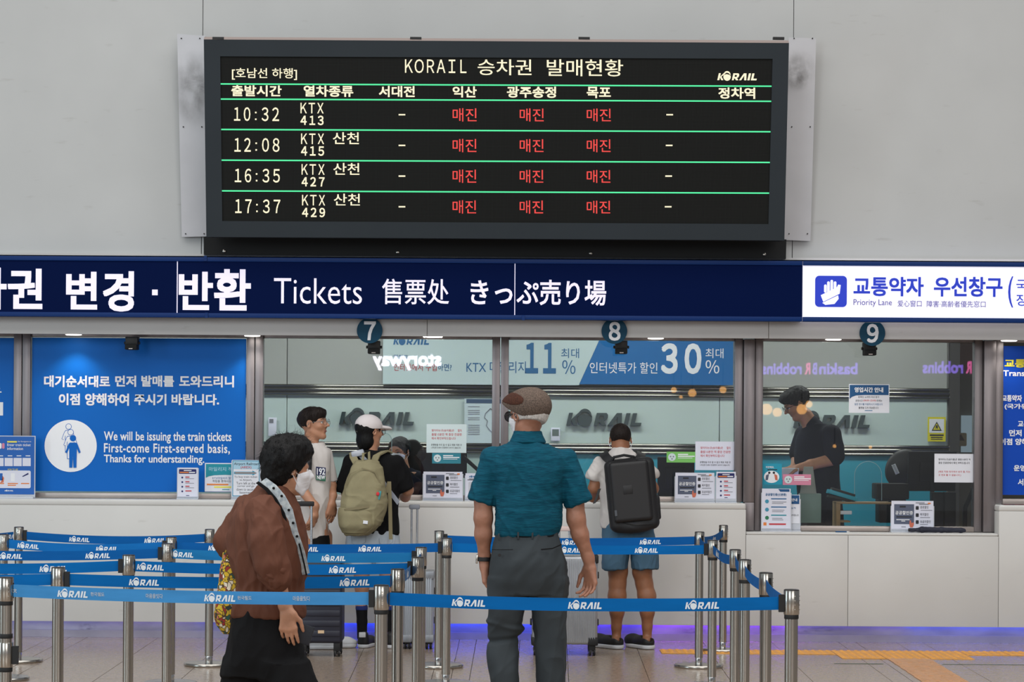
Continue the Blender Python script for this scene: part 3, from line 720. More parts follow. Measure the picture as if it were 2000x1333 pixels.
for ya, yb in ((164, 168.5), (193.6, 198), (253, 257.5), (313, 317.5), (373, 377.5)):
    # the green rules
    tquad('green_rule', [(431, ya - 1.3), (1508 - (ya - 115) * .022, yb - 1.3), (1508 - (ya - 115) * .022, yb + 1.3), (431, ya + 1.3)], M_lg, .002, .009)
ttext('KORAIL', 791, 116, 911, 143, M_ly, .004, .72); ttext('승차권', 933, 116, 1038, 147, M_ly, .004); ttext('발매현황', 1068, 116, 1217, 149, M_ly, .004)
ttext('[호남선 하행]', 453, 133, 580, 156, M_ly, .010)
logo(1401, 139, 1478, 158, YB, M_ly, bd, 'wordmark', warp=lambda px, py: PT(px, py + (px - 1440) * ROLL, .0105))
for s_, x0, x1 in (('출발시간', 452, 550), ('열차종류', 593, 690), ('서대전', 740, 810), ('익산', 884, 931), ('광주송정', 990, 1086), ('목포', 1146, 1193), ('정차역', 1403, 1475)):
    o_ = (x0 - 450) * .0048; ttext(s_, x0, 166.5 + o_, x1, 188.5 + o_, M_ly, .022)
rows = (('10:32', 'KTX', '413', ''), ('12:08', 'KTX', '415', '산천'), ('16:35', 'KTX', '427', '산천'), ('17:37', 'KTX', '429', '산천'))
for i, (t1, t2, t3, t4) in enumerate(rows):
    y = 201 + i * 60 + .5; 
    ttext(t1[:2], 457 + i * .8, y + 8, 489 + i * .8, y + 35, M_ly, .008, .7); ttext(t1[3:], 511 + i * .8, y + 8.4, 545 + i * .8, y + 35.4, M_ly, .008, .7)
    for yy in (17, 30): tquad('colon_dot', [(498 + i * .8, y + yy), (501 + i * .8, y + yy), (501 + i * .8, y + yy + 3), (498 + i * .8, y + yy + 3)], M_ly, .002, .009)
    ttext(t2, 587 + i, y - .5, 632 + i, y + 20, M_ly, .010, .72); ttext(t3, 587 + i, y + 24.5, 632 + i, y + 43, M_ly, .02, .72)
    if t4: ttext(t4, 649 + i, y - 3, 700 + i, y + 20, M_ly, .008)
    for x0, x1 in ((884, 931), (1015, 1062), (1146, 1193)): ttext('매진', x0, y + 10 + (x0 - 884) * .003, x1 - i * .4, y + 36, M_lr, .004)
    for x in (785, 1308 - i): tquad('dash', [(x - 6.5, y + 21.3), (x + 6.5, y + 21.3), (x + 6.5, y + 24), (x - 6.5, y + 24)], M_ly, .002, .009)
# recess under the display with its screw heads, and the two galvanised side plates
rc = MB().add([P(398, 463, YW - .09), P(1536, 468, YW - .09), P(1535, 506, YW - .09), P(398, 498, YW - .09)] + [P(398, 463, YW - .034), P(1536, 468, YW - .034), P(1535, 506, YW - .034), P(398, 498, YW - .034)], [(0, 3, 2, 1), (4, 5, 6, 7), (0, 1, 5, 4), (1, 2, 6, 5), (2, 3, 7, 6), (3, 0, 4, 7)]).obj('recess_board', M_blackm, bd)
for x in (438, 777, 1154, 1493): MB().lathe([(.012, 0), (.012, -.006), (.006, -.009)], P(x, 491 + (x - 438) * .006, YW - .092), 10, 'Y').obj('screw', M_steel, rc, smooth=True)
M_galv = mat('galvanised_plate', rgb(190, 190, 194), rough=0.42, metal=0.15, var=.04, vscale=3)
for side, q in enumerate(([(346, 66), (401, 70), (405, 462), (355, 463)], [(1540, 73), (1594, 75), (1583, 471), (1531, 469)])):
    a = [P(x, y, 17.44 - (463 - y) * .0003) for x, y in q]; b_ = [v + Vector((0, .012, 0)) for v in a]
    pl = MB().add(a + b_, [(0, 3, 2, 1), (4, 5, 6, 7), (0, 1, 5, 4), (1, 2, 6, 5), (2, 3, 7, 6), (3, 0, 4, 7)]).obj('side_plate', M_galv, bd)
    for sx in (8, 44):
        for y in (75, 248, 457):
            x = (346 + sx + (y - 66) * .022) if side == 0 else (1540 + sx + 3 - (y - 73) * .026)
            MB().lathe([(.005, 0), (.005, -.004), (.002, -.005)], P(x, y, 17.435 - (463 - y) * .0003), 6, 'Y').obj('rivet', M_black, pl)
for n_, (x0, y0, x1, y1) in enumerate(((335, 95, 425, 250), (352, 140, 420, 185), (1520, 95, 1596, 180), (1535, 120, 1580, 175))):
    hw, hh = (x1 - x0) * 17.3 / F / 2, (y1 - y0) * 17.3 / F / 2; cc = P((x0 + x1) / 2, (y0 + y1) / 2, 17.315 - .004 * n_)
    raw('soot_mark', [cc + Vector(v) for v in ((-hw, 0, -hh), (hw, 0, -hh), (hw, 0, hh), (-hw, 0, hh))], [(0, 1, 2, 3)], M_stain, bd)

# ------------------------------------------------------------------ lightbox sign band
M_navy = mat('navy_sign_film', rgb(0, 14, 52), rough=0.6, emit=rgb(0, 16, 66), es=.22, spec=.05)
M_signw = mat('sign_lit_white', rgb(230, 225, 245), rough=.5, emit=rgb(226, 218, 248), es=.42)
M_signw2 = mat('lightbox_white', rgb(235, 235, 250), rough=.5, emit=rgb(236, 236, 252), es=.5)
M_rim = mat('sign_blue_rim', rgb(2, 44, 104), rough=.45, metal=.0, spec=.2)
M_blue = mat('sign_blue_ink', rgb(14, 50, 180), rough=.5, emit=rgb(10, 40, 190), es=.4)
M_blue2 = mat('sign_thin_ink', rgb(70, 60, 140), rough=.5, emit=rgb(70, 60, 150), es=.3)
z0, z1 = ZZ(624, YSG), ZZ(507, YSG)
sg = thing('ticket_sign', 'long navy lightbox sign lettered Tickets in four languages above the counter', 'sign', (0, YSG, z0))
xe = WX(1566, YSG)
MB().box(-4.6, xe - .003, YSG, YSG + .15, z0, z1).obj('sign_box', M_navy, sg)
MB().box(-4.6, xe - .003, YSG - .012, YSG + .1, z1 - .03, z1 + .002).obj('rim', M_rim, sg, bevel=.003); MB().box(-4.6, xe - .003, YSG - .012, YSG + .1, z0 - .002, z0 + .03).obj('rim', M_rim, sg, bevel=.003)
Ys = YSG - .003
text('권', 15, 525, 83, 604, Ys, M_signw, sg, .026); text('차', -58, 523, 13, 605, Ys, M_signw, sg, .026)
text('변', 129, 531, 190, 605, Ys, M_signw, sg, .026); text('경', 201, 530, 262, 609, Ys, M_signw, sg, .026)
pbox('dot', 297, 566, 308, 577, Ys, .002, M_signw, sg)
text('반', 349, 531, 416, 606, Ys, M_signw, sg, .026); text('환', 418, 526, 490, 607, Ys, M_signw, sg, .026)
text('Tickets', 535, 544, 707, 594, Ys, M_signw, sg, -.004); text('售票处', 746, 545, 877, 595, Ys, M_signw, sg, .008)
text('きっ', 919, 548, 1001, 595, Ys, M_signw, sg, .014); text('ぷ売り場', 1009, 547, 1184, 597, Ys, M_signw, sg, .014)
pbox('joint_light_leak', 345.3, 510, 347, 612, Ys, .002, M_signw, sg); pbox('joint_light_leak', 1004.8, 512, 1006.3, 617, Ys, .002, M_signw, sg)  # glowing strips put in as light leaking through the panel joints
for x, y in ((401, 505), (403, 616), (1022, 621)): pbox('clip', x - 3, y - 5, x + 3, y + 5, YSG - .02, .01, M_rim, sg)
sp_ = thing('priority_sign', 'white backlit priority lane sign with a blue hand symbol above window 9', 'sign', (xe, YSG, z0))
MB().box(xe, 4.6, YSG, YSG + .15, z0, z1).obj('sign_box', M_signw2, sp_)
MB().box(xe, 4.6, YSG - .012, YSG + .1, z1 - .03, z1 + .002).obj('rim', M_rim, sp_, bevel=.003); MB().box(xe, 4.6, YSG - .012, YSG + .1, z0 - .002, z0 + .03).obj('rim', M_rim, sp_, bevel=.003)
def rrect(x0, y0, x1, y1, r, n=6):
    pts = []
    for cx, cy, a0 in ((x1 - r, y1 - r, 0), (x0 + r, y1 - r, 90), (x0 + r, y0 + r, 180), (x1 - r, y0 + r, 270)):
        for k in range(n + 1): a = math.radians(a0 + 90 * k / n); pts.append((cx + r * math.cos(a), cy + r * math.sin(a)))
    return pts
ppoly('hand_symbol', rrect(1592, 539, 1654, 600, 8), Ys, .002, M_blue, sp_)
for i, (x, y) in enumerate(((1612, 556), (1618, 550), (1624.5, 547), (1631, 550))): ppoly('finger_mark', rrect(x - 2.6, y, x + 2.6, 572, 2.5), Ys - .002, 0, M_signw2, sp_)
ppoly('palm_mark', [(1603, 577), (1634, 562), (1637, 556), (1642, 557), (1640, 574), (1608, 590)], Ys - .002, 0, M_signw2, sp_)
ppoly('palm_mark', [(1606, 592), (1637, 577), (1638, 584), (1630, 594), (1612, 596)], Ys - .002, 0, M_signw2, sp_)
text('교통약자', 1667, 541, 1804, 579, Ys, M_blue, sp_, .022); text('우선창구', 1824, 541, 1958, 580, Ys, M_blue, sp_, .022)
text('Priority Lane', 1667, 585, 1742, 600, Ys, M_blue2, sp_, 0); text('爱心窗口', 1753, 587, 1800, 599.5, Ys, M_blue2, sp_); text('障害·高齢者優先窓口', 1810, 588, 1925, 600.5, Ys, M_blue2, sp_)
text('(', 1969, 540, 1979, 601, Ys, M_blue, sp_, .01); text('국가유공자', 1985, 546, 2100, 569, Ys, M_blue, sp_, .012); text('장애인', 1985, 575, 2050, 598, Ys, M_blue, sp_, .012)

# ------------------------------------------------------------------ numbered discs, speakers and downlights of each bay
M_disc = mat('petrol_disc', rgb(4, 64, 90), rough=.5, spec=.2)
for n_, cx, cy in ((7, 722, 646), (8, 1200, 647), (9, 1704, 651)):
    c = P(cx, cy, YFA - .02)
    t = thing('number_disc', 'round petrol-blue disc with the white number %s' % {7: 'seven, leftmost of the three discs', 8: 'eight, above the bowed head at the counter', 9: 'nine, under the white priority sign'}[n_], 'sign', c)
    MB().lathe([(.0925, 0), (.0925, .012), (.091, .018)], c + Vector((0, -.002, 0)), 40, 'Y').obj('disc', M_disc, t, smooth=True)
    text(fw(str(n_)), cx - 11, cy - 18, cx + 12, cy + 19, YFA - .025, M_white, t, .025, name='numeral')
for i, (cx, cy, where) in enumerate(((259, 672, 'over the blue first-come first-served poster'), (731, 680, 'hanging under the leftmost number disc'), (1213, 680, 'hanging above the bowed customer'), (1697, 683, 'hanging above the notice on the right window'))):
    c = P(cx, cy, 17.62); t = thing('small_speaker', 'small black box speaker ' + where, 'speaker', c, None)
    MB().box(c.x - .044, c.x + .044, 17.56, 17.66, c.z - .01, c.z + .05).obj('bracket', M_black, t, bevel=.004)
    MB().box(c.x - .043, c.x + .043, 17.53, 17.65, c.z - .045, c.z - .006).obj('housing', M_blackm, t, bevel=.006)
    for q in (-1, 1): MB().lathe([(.011, 0), (.011, .012 * q), (.008, .014 * q)], (c.x + q * .044, 17.60, c.z + .005), 10, 'X').obj('knob', M_black, t, smooth=True)
    MB().box(c.x - .014, c.x + .014, 17.527, 17.53, c.z - .041, c.z - .035).obj('badge', M_sill, t)
M_lamp = mat('downlight_glow', (0, 0, 0, 1), emit=(1, .97, .88, 1), es=5)
for cx, cy, where in ((497, 660, 'at the left end of window 7'), (850, 666, 'at the middle of window 7 on a loose plate'), (1285, 667, 'to the right of number disc 8'), (1632, 670, 'to the left of number disc 9'), (1975, 671, 'above the dark blue poster at the right'), (148, 656, 'above the first-come first-served poster'), (395 - 6, 657, 'above the right half of the first-come poster')):
    if cx == 389: continue
    c = P(cx, 0, 17.64); z = ZZ(655, YFA) + .006
    t = thing('downlight', 'round recessed soffit downlight ' + where, 'light', (c.x, 17.64, z))
    MB().lathe([(.070, 0), (.070, -.008), (.060, -.014)], (c.x, 17.64, z), 28).obj('trim_ring', M_sill, t, smooth=True)
    MB().lathe([(.058, -.010), (.058, -.017), (.050, -.020)], (c.x, 17.64, z), 28).obj('lens', M_lamp, t, smooth=True)
    l = bpy.data.lights.new('downlight_beam', 'SPOT'); l.energy = 9 if cx < 1000 else 7; l.spot_size = math.radians(110); l.spot_blend = .6; l.shadow_soft_size = .05; l.color = (1, .95, .86)
    lo = bpy.data.objects.new('downlight_beam', l); link(lo); lo.location = (c.x, 17.64, z - .03)
    if cx == 850:
        for q in (-.06, .06): b = MB(); sph(b, (c.x + q, 17.60, z - .012), .012, 6); b.obj('bulb', M_lamp, t, smooth=True)

# ------------------------------------------------------------------ big blue posters behind the glass line
M_pblue = mat('poster_blue', rgb(0, 100, 190), rough=.5, spec=.2); M_pblue2 = mat('poster_deep_blue', rgb(6, 70, 178), rough=.5, spec=.2)
YP = YG - .02
def poster(label, x0, y0, x1, y1, m, Y=YP, t=.006, cat='poster', name='poster', group=None, yaw=0):
    o = thing(name, label, cat, P((x0 + x1) / 2, y1, Y), group)
    pbox('sheet', x0, y0, x1, y1, Y, t, m, o); return o
p1 = poster('bright blue first-come first-served poster with a white circle of queuing figures', 62, 661, 480, 961, M_pblue)
Yt = YP - .002
def ptxt(s, x0, y0, x1, y1, o, m=None, bold=.012, Y=None, **k): return text(s, x0, y0, x1, y1, (Y or Yt), m or M_white, o, bold, **k)
ptxt('대기순서대로', 86, 734, 215, 757, p1, bold=.03); ptxt('먼저', 225, 734, 266, 756, p1, bold=.03); ptxt('발매를', 276, 734, 340, 756, p1, bold=.03); ptxt('도와드리니', 350, 734, 457, 757, p1, bold=.03)
ptxt('이점', 115, 769, 156, 792, p1, bold=.03); ptxt('양해하여', 166, 769, 252, 793, p1, bold=.03); ptxt('주시기', 262, 770, 325, 792, p1, bold=.03); ptxt('바랍니다.', 335, 770, 428, 792, p1, bold=.03)
ptxt('We will be issuing the train tickets', 203, 844, 452, 867, p1, bold=.016, spacing=1.02); ptxt('First-come First-served basis,', 203, 867, 449, 888, p1, bold=.016, spacing=1.08); ptxt('Thanks for understanding.', 203, 889, 399, 909, p1, bold=.016)
ppoly('white_circle', circ(138, 871.5, 51, 48), Yt, 0, M_white, p1)
def pictogram(cx, top, s_, m, par, Y, outline=False, m2=None):
    def shape(mm, YY, gr=0.0):
        ppoly('figure_mark', circ(cx, top + 6.5 * s_, 6.2 * s_ + gr, 20), YY, 0, mm, par)
        ppoly('figure_mark', [(cx - 6 * s_ - gr, top + 15 * s_ - gr), (cx + 6 * s_ + gr, top + 15 * s_ - gr), (cx + 9 * s_ + gr, top + 18 * s_), (cx + 15 * s_ + gr, top + 34 * s_), (cx + 11.5 * s_, top + 36 * s_ + gr), (cx + 7.5 * s_ + gr, top + 26 * s_), (cx + 7 * s_ + gr, top + 64 * s_ + gr), (cx + 1 * s_ - gr * .5, top + 64 * s_ + gr), (cx, top + 42 * s_), (cx - 1 * s_ + gr * .5, top + 64 * s_ + gr), (cx - 7 * s_ - gr, top + 64 * s_ + gr), (cx - 7.5 * s_ - gr, top + 26 * s_), (cx - 11.5 * s_, top + 36 * s_ + gr), (cx - 15 * s_ - gr, top + 34 * s_), (cx - 9 * s_ - gr, top + 18 * s_)], YY, 0, mm, par)
    if outline: shape(m, Y, .5); shape(m2, Y - .0008, -.5)
    else: shape(m, Y)
pictogram(134, 828, .88, M_pblue, p1, Yt - .001, True, M_white); pictogram(138, 839, .9, M_pblue, p1, Yt - .003, True, M_white); pictogram(142.5, 850, 1.0, M_pblue, p1, Yt - .005)
p0 = poster('blue wall poster cut off at the left picture edge', -120, 660, 28, 961, M_pblue)
ptxt('음료', -60, 745, 3, 770, p0); pbox('white_patch', -40, 786, 6, 812, Yt, .001, M_white, p0)
p2 = poster('dark blue priority-passenger poster with a yellow heading at the right picture edge', 1948, 677, 2230, 968, M_pblue2)
M_yel = mat('yellow_print', rgb(240, 226, 60), rough=.6)
ptxt('교통약자 우선창구', 1962, 702, 2130, 719, p2, M_yel, .035); ptxt('Transportation', 1959, 724, 2072, 739, p2, bold=.02)
for s_, x0, x1, y0, y1 in (('교통약자', 1957, 1996, 772, 785), ('(국가유공자,', 1962, 2038, 789, 801), ('교통약자', 1988, 2032, 822, 835), ('먼저 발매를', 1971, 2040, 840, 853), ('이점 양해하여', 1953, 2033, 857, 870), ('운영시간', 1980, 2028, 909, 921), ('서비스', 1988, 2024, 936, 949)): ptxt(s_, x0, y0, x1, y1, p2, bold=.03)
# office banner and wall wordmarks inside
YB2 = YIN - .07
M_ban = mat('banner_vinyl', rgb(196, 214, 214), rough=.35, bump=.08, bscale=2.2); M_banb = mat('banner_blue', rgb(20, 104, 168), rough=.35, bump=.08, bscale=2.2); M_bint = mat('banner_blue_print', rgb(34, 100, 150), rough=.5); M_bred = mat('banner_red_print', rgb(180, 70, 70), rough=.5)
bn = thing('banner', 'long pale and blue discount banner with 11% and 30% on the office wall', 'banner', P(1090, 752, YB2))
ppoly('sheet', [(748, 640), (1181, 640), (1131, 752), (748, 752)], YB2, .004, M_ban, bn); ppoly('sheet', [(1181.5, 640), (1432, 640), (1432, 752), (1131.5, 752)], YB2, .004, M_banb, bn)
Yb = YB2 - .002
def bt(s, x0, y0, x1, y1, m, b=.0, **k): return text(s, x0, y0, x1, y1, Yb, m, bn, b, **k)
logo(768, 655, 838, 675, Yb, M_bint, bn); bt('열차표', 769, 693, 797, 704, M_bint, .01); bt('인터넷에서 구입', 769, 711, 853, 725, M_bred, .008); bt('하면?', 855, 711, 882, 725, M_bint, .008)
bt('KTX 마일리지', 911, 706, 1027, 729, M_bint, .002); bt(fw('11'), 1026, 670, 1086, 730, M_bint, .03, spacing=.62); bt('최대', 1096, 681, 1131, 700, M_bint, .002); bt(fw('%'), 1098, 704, 1124, 731, M_bint, .004)
bt('인터넷특가 할인', 1152, 708, 1284, 730, M_white, .002); bt(fw('30'), 1291, 671, 1370, 731, M_white, .03, spacing=.66); bt('최대', 1378, 681, 1413, 700, M_white, .002); bt(fw('%'), 1378, 704, 1405, 730, M_white, .004)
M_3d = mat('dark_metal_letters', rgb(66, 78, 80), rough=.35, metal=.3)
for x0, x1, y0, y1, lb in ((662, 808, 797, 832, 'behind the white cap'), (1106, 1253, 799, 834, 'above the bowed customer'), (1550, 1699, 803, 838, 'partly hidden by the standing clerk')):
    v, f = WM; cc = P((x0 + x1) / 2, (y0 + y1) / 2, YIN - .05); n = len(v); s_ = (YIN - .05) / F
    fr = [cc + Vector(((a - .5) * (x1 - x0) * s_, 0, (b - .5) * (y1 - y0) * s_)) for a, b in v]; bk = [p + Vector((0, .05, 0)) for p in fr]
    ed = {}
    for t_ in f:
        for a, b in ((t_[0], t_[1]), (t_[1], t_[2]), (t_[2], t_[0])): ed[(a, b)] = 1
    sides = [(a, b, b + n, a + n) for a, b in ed if (b, a) not in ed]
    o = raw('wall_wordmark', fr + bk, [tuple(t_) for t_ in f] + sides, M_3d); tag(o, 'raised dark metal railway wordmark on the office wall ' + lb, 'sign')

# lit shop signs across the hall, seen only as mirror images in the panes
M_story = mat('shop_sign_white', (0, 0, 0, 1), emit=(.9, .86, 1, 1), es=11); M_br = mat('shop_sign_purple', (0, 0, 0, 1), emit=(.34, .22, 1, 1), es=5); M_brp = mat('shop_sign_pink', (0, 0, 0, 1), emit=(1, .2, .5, 1), es=5)
def shop(label, s, x0, y0, x1, y1, m, extra=None):
    Ym = 2 * YG + 5.5   # virtual distance of the mirror image; the sign itself stands at y = -5.5
    t = thing('shop_sign', label, 'sign', (P((x0 + x1) / 2, y1, Ym).x, -5.5, P(x0, y1, Ym).z)); v, f = txt_mesh(s, .03)
    for st, a0, a1, mm in (extra or ((s, 0, 1, m),)):
        v, f = txt_mesh(st, .03); vs = []
        for a, b, _l in v:
            q = P(x1 - (a0 + a * (a1 - a0)) * (x1 - x0), y1 - b * (y1 - y0), Ym); vs.append((q.x, -5.5, q.z))
        raw('lettering', vs, f, mm, t)
shop('white storefront lettering across the hall mirrored in window 7', 'storyway', 728, 692, 862, 724, M_story)
shop('purple ice cream shop lettering mirrored at the left of window 9', '', 1487, 709, 1675, 732, M_br, (('baskin', 0, .40, M_br), ('B', .42, .47, M_br), ('R', .49, .55, M_brp), ('robbins', .58, 1, M_br)))
shop('purple ice cream shop lettering mirrored at the right of window 9', '', 1802, 706, 1990, 730, M_br, (('baskin', 0, .40, M_br), ('B', .42, .47, M_br), ('R', .49, .55, M_brp), ('robbins', .58, 1, M_br)))
# ------------------------------------------------------------------ queue stanchions and belts
HP = .88
M_sst = mat('post_steel', rgb(176, 172, 165), rough=0.24, metal=1.0, var=0.07, vscale=1.0, vstretch=(70, 70, 0.5))
M_cap = mat('post_cap', rgb(70, 66, 66), rough=.3, metal=.8)
M_rub = mat('post_rubber', rgb(16, 17, 19), rough=.6)
def protomesh(name, mb, m, smooth=True):
    o = mb.obj(name, m, None, smooth=smooth); me = o.data; off = Vector(o.location)
    me.transform(Matrix.Translation(off)); bpy.data.objects.remove(o); return me
PM = {
 'base_plate': protomesh('base_plate', MB().lathe([(.158, .001), (.160, .006), (.160, .014), (.155, .020), (.10, .026), (.03, .028)], n=48), M_sst),
 'base_collar': protomesh('base_collar', MB().lathe([(.0235, .027), (.0235, .06), (.0225, .064)], n=24), mat('chrome_collar', rgb(210, 208, 204), rough=.08, metal=1)),
 'pole': protomesh('pole', MB().lathe([(.0265, .062), (.0265, HP - .117)], n=32), M_sst),
 'ring': protomesh('ring', MB().lathe([(.0285, HP - .121), (.0295, HP - .118), (.0295, HP - .104), (.0285, HP - .102)], n=32), M_rub),
 'head': protomesh('head', MB().lathe([(.0305, HP - .103), (.0318, HP - .101), (.0318, HP - .006), (.0300, HP - .003)], n=32), M_sst),
 'cap': protomesh('cap', MB().lathe([(.0312, HP - .006), (.0312, HP - .002), (.026, HP)], n=32), M_cap),
 'belt_clip': protomesh('belt_clip', MB().box(.030, .052, -.011, .011, HP - .093, HP - .022), M_rub, False),
 'slot': protomesh('slot', MB().box(.022, .0328, -.007, .007, HP - .090, HP - .025), M_blackm, False),
}
def post(px, py, label, clips=(), slots=(), studs=(-90,), lower=False):
    H_ = HOR + ROLL * (px - 1000); Y = F * (CAMZ - HP) / (py - H_); q = P(px, py, Y)
    t = thing('queue_stanchion', label, 'stanchion', (q.x, Y, 0), 'belt barrier posts of the waiting line')
    for k in ('base_plate', 'base_collar', 'pole', 'ring', 'head', 'cap'): from_data(k, PM[k], None, t)
    for a in clips: o = from_data('belt_clip', PM['belt_clip'], None, t); o.rotation_euler.z = math.radians(a)
    for a in slots: o = from_data('slot', PM['slot'], None, t); o.rotation_euler.z = math.radians(a)
    b = MB()
    for a in studs:
        ar = math.radians(a)
        for k in range(4): sph(b, (q.x + .0318 * math.cos(ar), Y + .0318 * math.sin(ar), HP - .028 - k * .018), .0030, 5)
    b.obj('rivet_row', M_sst, t, smooth=True)
    if lower:
        for z, r, h, m in ((HP - .262, .0295, .02, M_rub), (HP - .385, .0318, .105, M_sst), (HP - .405, .0295, .02, M_rub)):
            MB().lathe([(r - .001, z), (r, z + .002), (r, z + h - .002), (r - .001, z + h)], (q.x, Y, 0), 32).obj('lower_cassette' if m is M_sst else 'ring', m, t, smooth=True)
        MB().box(q.x + .030, q.x + .054, Y - .011, Y + .011, HP - .372, HP - .295).obj('belt_clip', M_rub, t)
    return Vector((q.x, Y, 0))
W_ = {}
def N_(k, *a, **kw): W_[k] = post(*a, **kw)
N_('a', 12, 1127.5, 'front left stanchion at the picture edge with a second cassette lower down', slots=(0,), studs=(-60,), lower=True)
N_('b', 37, 1029.5, 'rearmost left stanchion with its round base on the floor', clips=(0,), studs=(-90,))
N_('c', 7, 1044, 'second rearmost left stanchion cut by the picture edge', slots=(0,))
N_('d', 114, 1108, 'left stanchion between the front tape and the bare floor, second row', clips=(0,), slots=(180,), studs=(-65,))
N_('e', 251.5, 1084, 'stanchion left of the flower bag in the third row', clips=(180,), slots=(0,), studs=(-95,))
N_('f', 327, 1061.7, 'nearer one of the two overlapping stanchions left of the brown blouse', clips=(180,), slots=(0,), studs=(-75,))
N_('g', 334.5, 1049.3, 'farther one of the two overlapping stanchions left of the brown blouse', clips=(180,), slots=(0,))
N_('h', 409.6, 1034, 'rear stanchion just left of the brown sleeve with a visible base', slots=(180,), studs=(-120,))
N_('i', 745, 1142.8, 'front middle stanchion where the two front tapes meet', clips=(180,), slots=(0,), studs=(-80,))
N_('j', 777, 1111.4, 'middle stanchion right behind the front middle one', slots=(180, 20), studs=(-80,))
N_('k', 816, 1088.6, 'middle stanchion in the third row with a black belt clip', clips=(180,), studs=(-90,))
N_('l', 822.6, 1069, 'middle stanchion half hidden behind the slanting belt', clips=(180,), studs=(-110,))
N_('m', 872.5, 1051.4, 'stanchion left of the man in the teal shirt', clips=(180,), slots=(0,), studs=(-80,))
N_('n', 858, 1037, 'rear middle stanchion with a visible base', clips=(8,), studs=(-160,))
N_('o', 1413, 1026, 'rearmost right stanchion nearest the counter', slots=(215,), studs=(-15,))
N_('p', 1366.4, 1039, 'right stanchion with its round base beside the blue shorts', slots=(180, -60), studs=(-20,))
N_('q', 1392, 1055.3, 'right stanchion with a belt clip facing the blue shorts', clips=(180,), slots=(-60,), studs=(-10,))
N_('r', 1436, 1073.4, 'fourth stanchion from the front on the right side', slots=(-60,), studs=(-10,))
N_('s', 1455, 1093, 'third stanchion from the front on the right side', slots=(-60,), studs=(-10,))
N_('t', 1496, 1118.4, 'second stanchion from the front on the right side', slots=(-60,), studs=(-10,))
N_('u', 1546, 1151.5, 'front right corner stanchion with two rows of rivets', clips=(180,), studs=(-70, 0))
M_belts = {}
def beltmat(r, g, b_): 
    k = 'belt_%d_%d_%d' % (r, g, b_); return mat(k, rgb(r, g, b_), rough=.85, var=.07, vscale=9, vstretch=(.4, 1, 2.5), bump=.05, bscale=260, spec=.12)
M_bp = mat('belt_print', rgb(222, 230, 236), rough=.7)
BH = .0265
def belt(A, B, c, label, logos=(), sag=.015, da=.0335, db=.0525, z=HP - .058, lw=.138, extra=None, flip=False):
    """ribbon between the points A and B; logos are fractions 0..1 along it"""
    A = Vector((A.x, A.y, z)); B = Vector((B.x, B.y, z)); d = (B - A).normalized(); A = A + d * da; B = B - d * db; L_ = (B - A).length
    t = thing('queue_belt', label, 'belt', ((A.x + B.x) / 2, (A.y + B.y) / 2, z), 'railway-printed blue queue belts')
    nrm = Vector((d.y, -d.x, 0)); 
    if nrm.y > 0: nrm = -nrm
    def at(u, v, off=0.0):
        p = A + (B - A) * u; s_ = -4 * sag * u * (1 - u); lean = .12 * math.sin(math.pi * u) * v
        return Vector((p.x, p.y, p.z + s_ + v)) + nrm * (off + .002 * math.sin(u * 9 + A.x * 3) + lean * .12)
    n = 28; vs = []; fs = []
    for i in range(n + 1):
        for v in (-BH, 0, BH): vs.append(at(i / n, v)); 
    for i in range(n + 1):
        for v in (-BH, 0, BH): vs.append(at(i / n, v, -.0012))
    o_ = (n + 1) * 3
    for i in range(n):
        for j in range(2): a = i * 3 + j; fs.append((a, a + 3, a + 4, a + 1)); fs.append((a + o_, a + 1 + o_, a + 4 + o_, a + 3 + o_))
        fs.append((i * 3 + 2, i * 3 + 5, i * 3 + 5 + o_, i * 3 + 2 + o_)); fs.append((i * 3, i * 3 + o_, i * 3 + 3 + o_, i * 3 + 3))
    o = raw('webbing', vs, fs, beltmat(*c), t, smooth=False)
    rev = (B.x < A.x) != flip
    for u in logos:
        vv, ff = WM; h = .0195; wv = []
        for a, b in vv:
            aa = (a - .5) * lw / L_ * (-1 if rev else 1); wv.append(at(min(1, max(0, u + aa)), (b - .5) * 2 * h, .0012))
        raw('printed_wordmark', wv, ff, M_bp, t)
    for st, u, w_, h in (extra or ()):
        vv, ff = txt_mesh(st, .02); wv = [at(min(1, max(0, u + (a - .5) * w_ / L_)), (b - .5) * 2 * h, .0012) for a, b, _l in vv]; raw('printed_lettering', wv, ff, M_bp, t)
    return t
def fr(A, B, px, da=.03, db=.05):  # fraction along the belt where it crosses the picture column px
    A = Vector((A.x, A.y, 0)); B = Vector((B.x, B.y, 0)); d = (B - A).normalized(); A = A + d * da; B = B - d * db; lo, hi = 0.0, 1.0
    f_ = lambda u: (lambda p: 1000 + p.x / p.y * F)(A + (B - A) * u); sgn = 1 if f_(1) > f_(0) else -1
    for _ in range(30):
        m_ = (lo + hi) / 2
        if (f_(m_) - px) * sgn < 0: lo = m_
        else: hi = m_
    return lo
def off(px, py): 
    H_ = HOR + ROLL * (px - 1000); Y = F * (CAMZ - HP) / (py - H_); return Vector((P(px, py, Y).x, Y, 0))
w = W_
def LG(a, b, *pxs): return [fr(a, b, x) for x in pxs]
B1 = (6, 98, 168); B2 = (12, 88, 158); BL = (66, 138, 196); BD = (30, 112, 168)
belt(w['i'], w['u'], B1, 'front right belt across the trousers of the man in teal', LG(w['i'], w['u'], 916, 1144, 1374))
belt(w['a'], w['i'], BL, 'pale worn front left belt crossing the woman in the brown blouse', LG(w['a'], w['i'], 143, 431), .010, extra=[('한국철도', fr(w['a'], w['i'], 192), .062, .0085), ('한국철도', fr(w['a'], w['i'], 480), .062, .0085), ('마음을잇다', fr(w['a'], w['i'], 303), .075, .010), ('마음을잇다', fr(w['a'], w['i'], 592), .075, .010), ('ㅊ', fr(w['a'], w['i'], 30), .016, .009)])
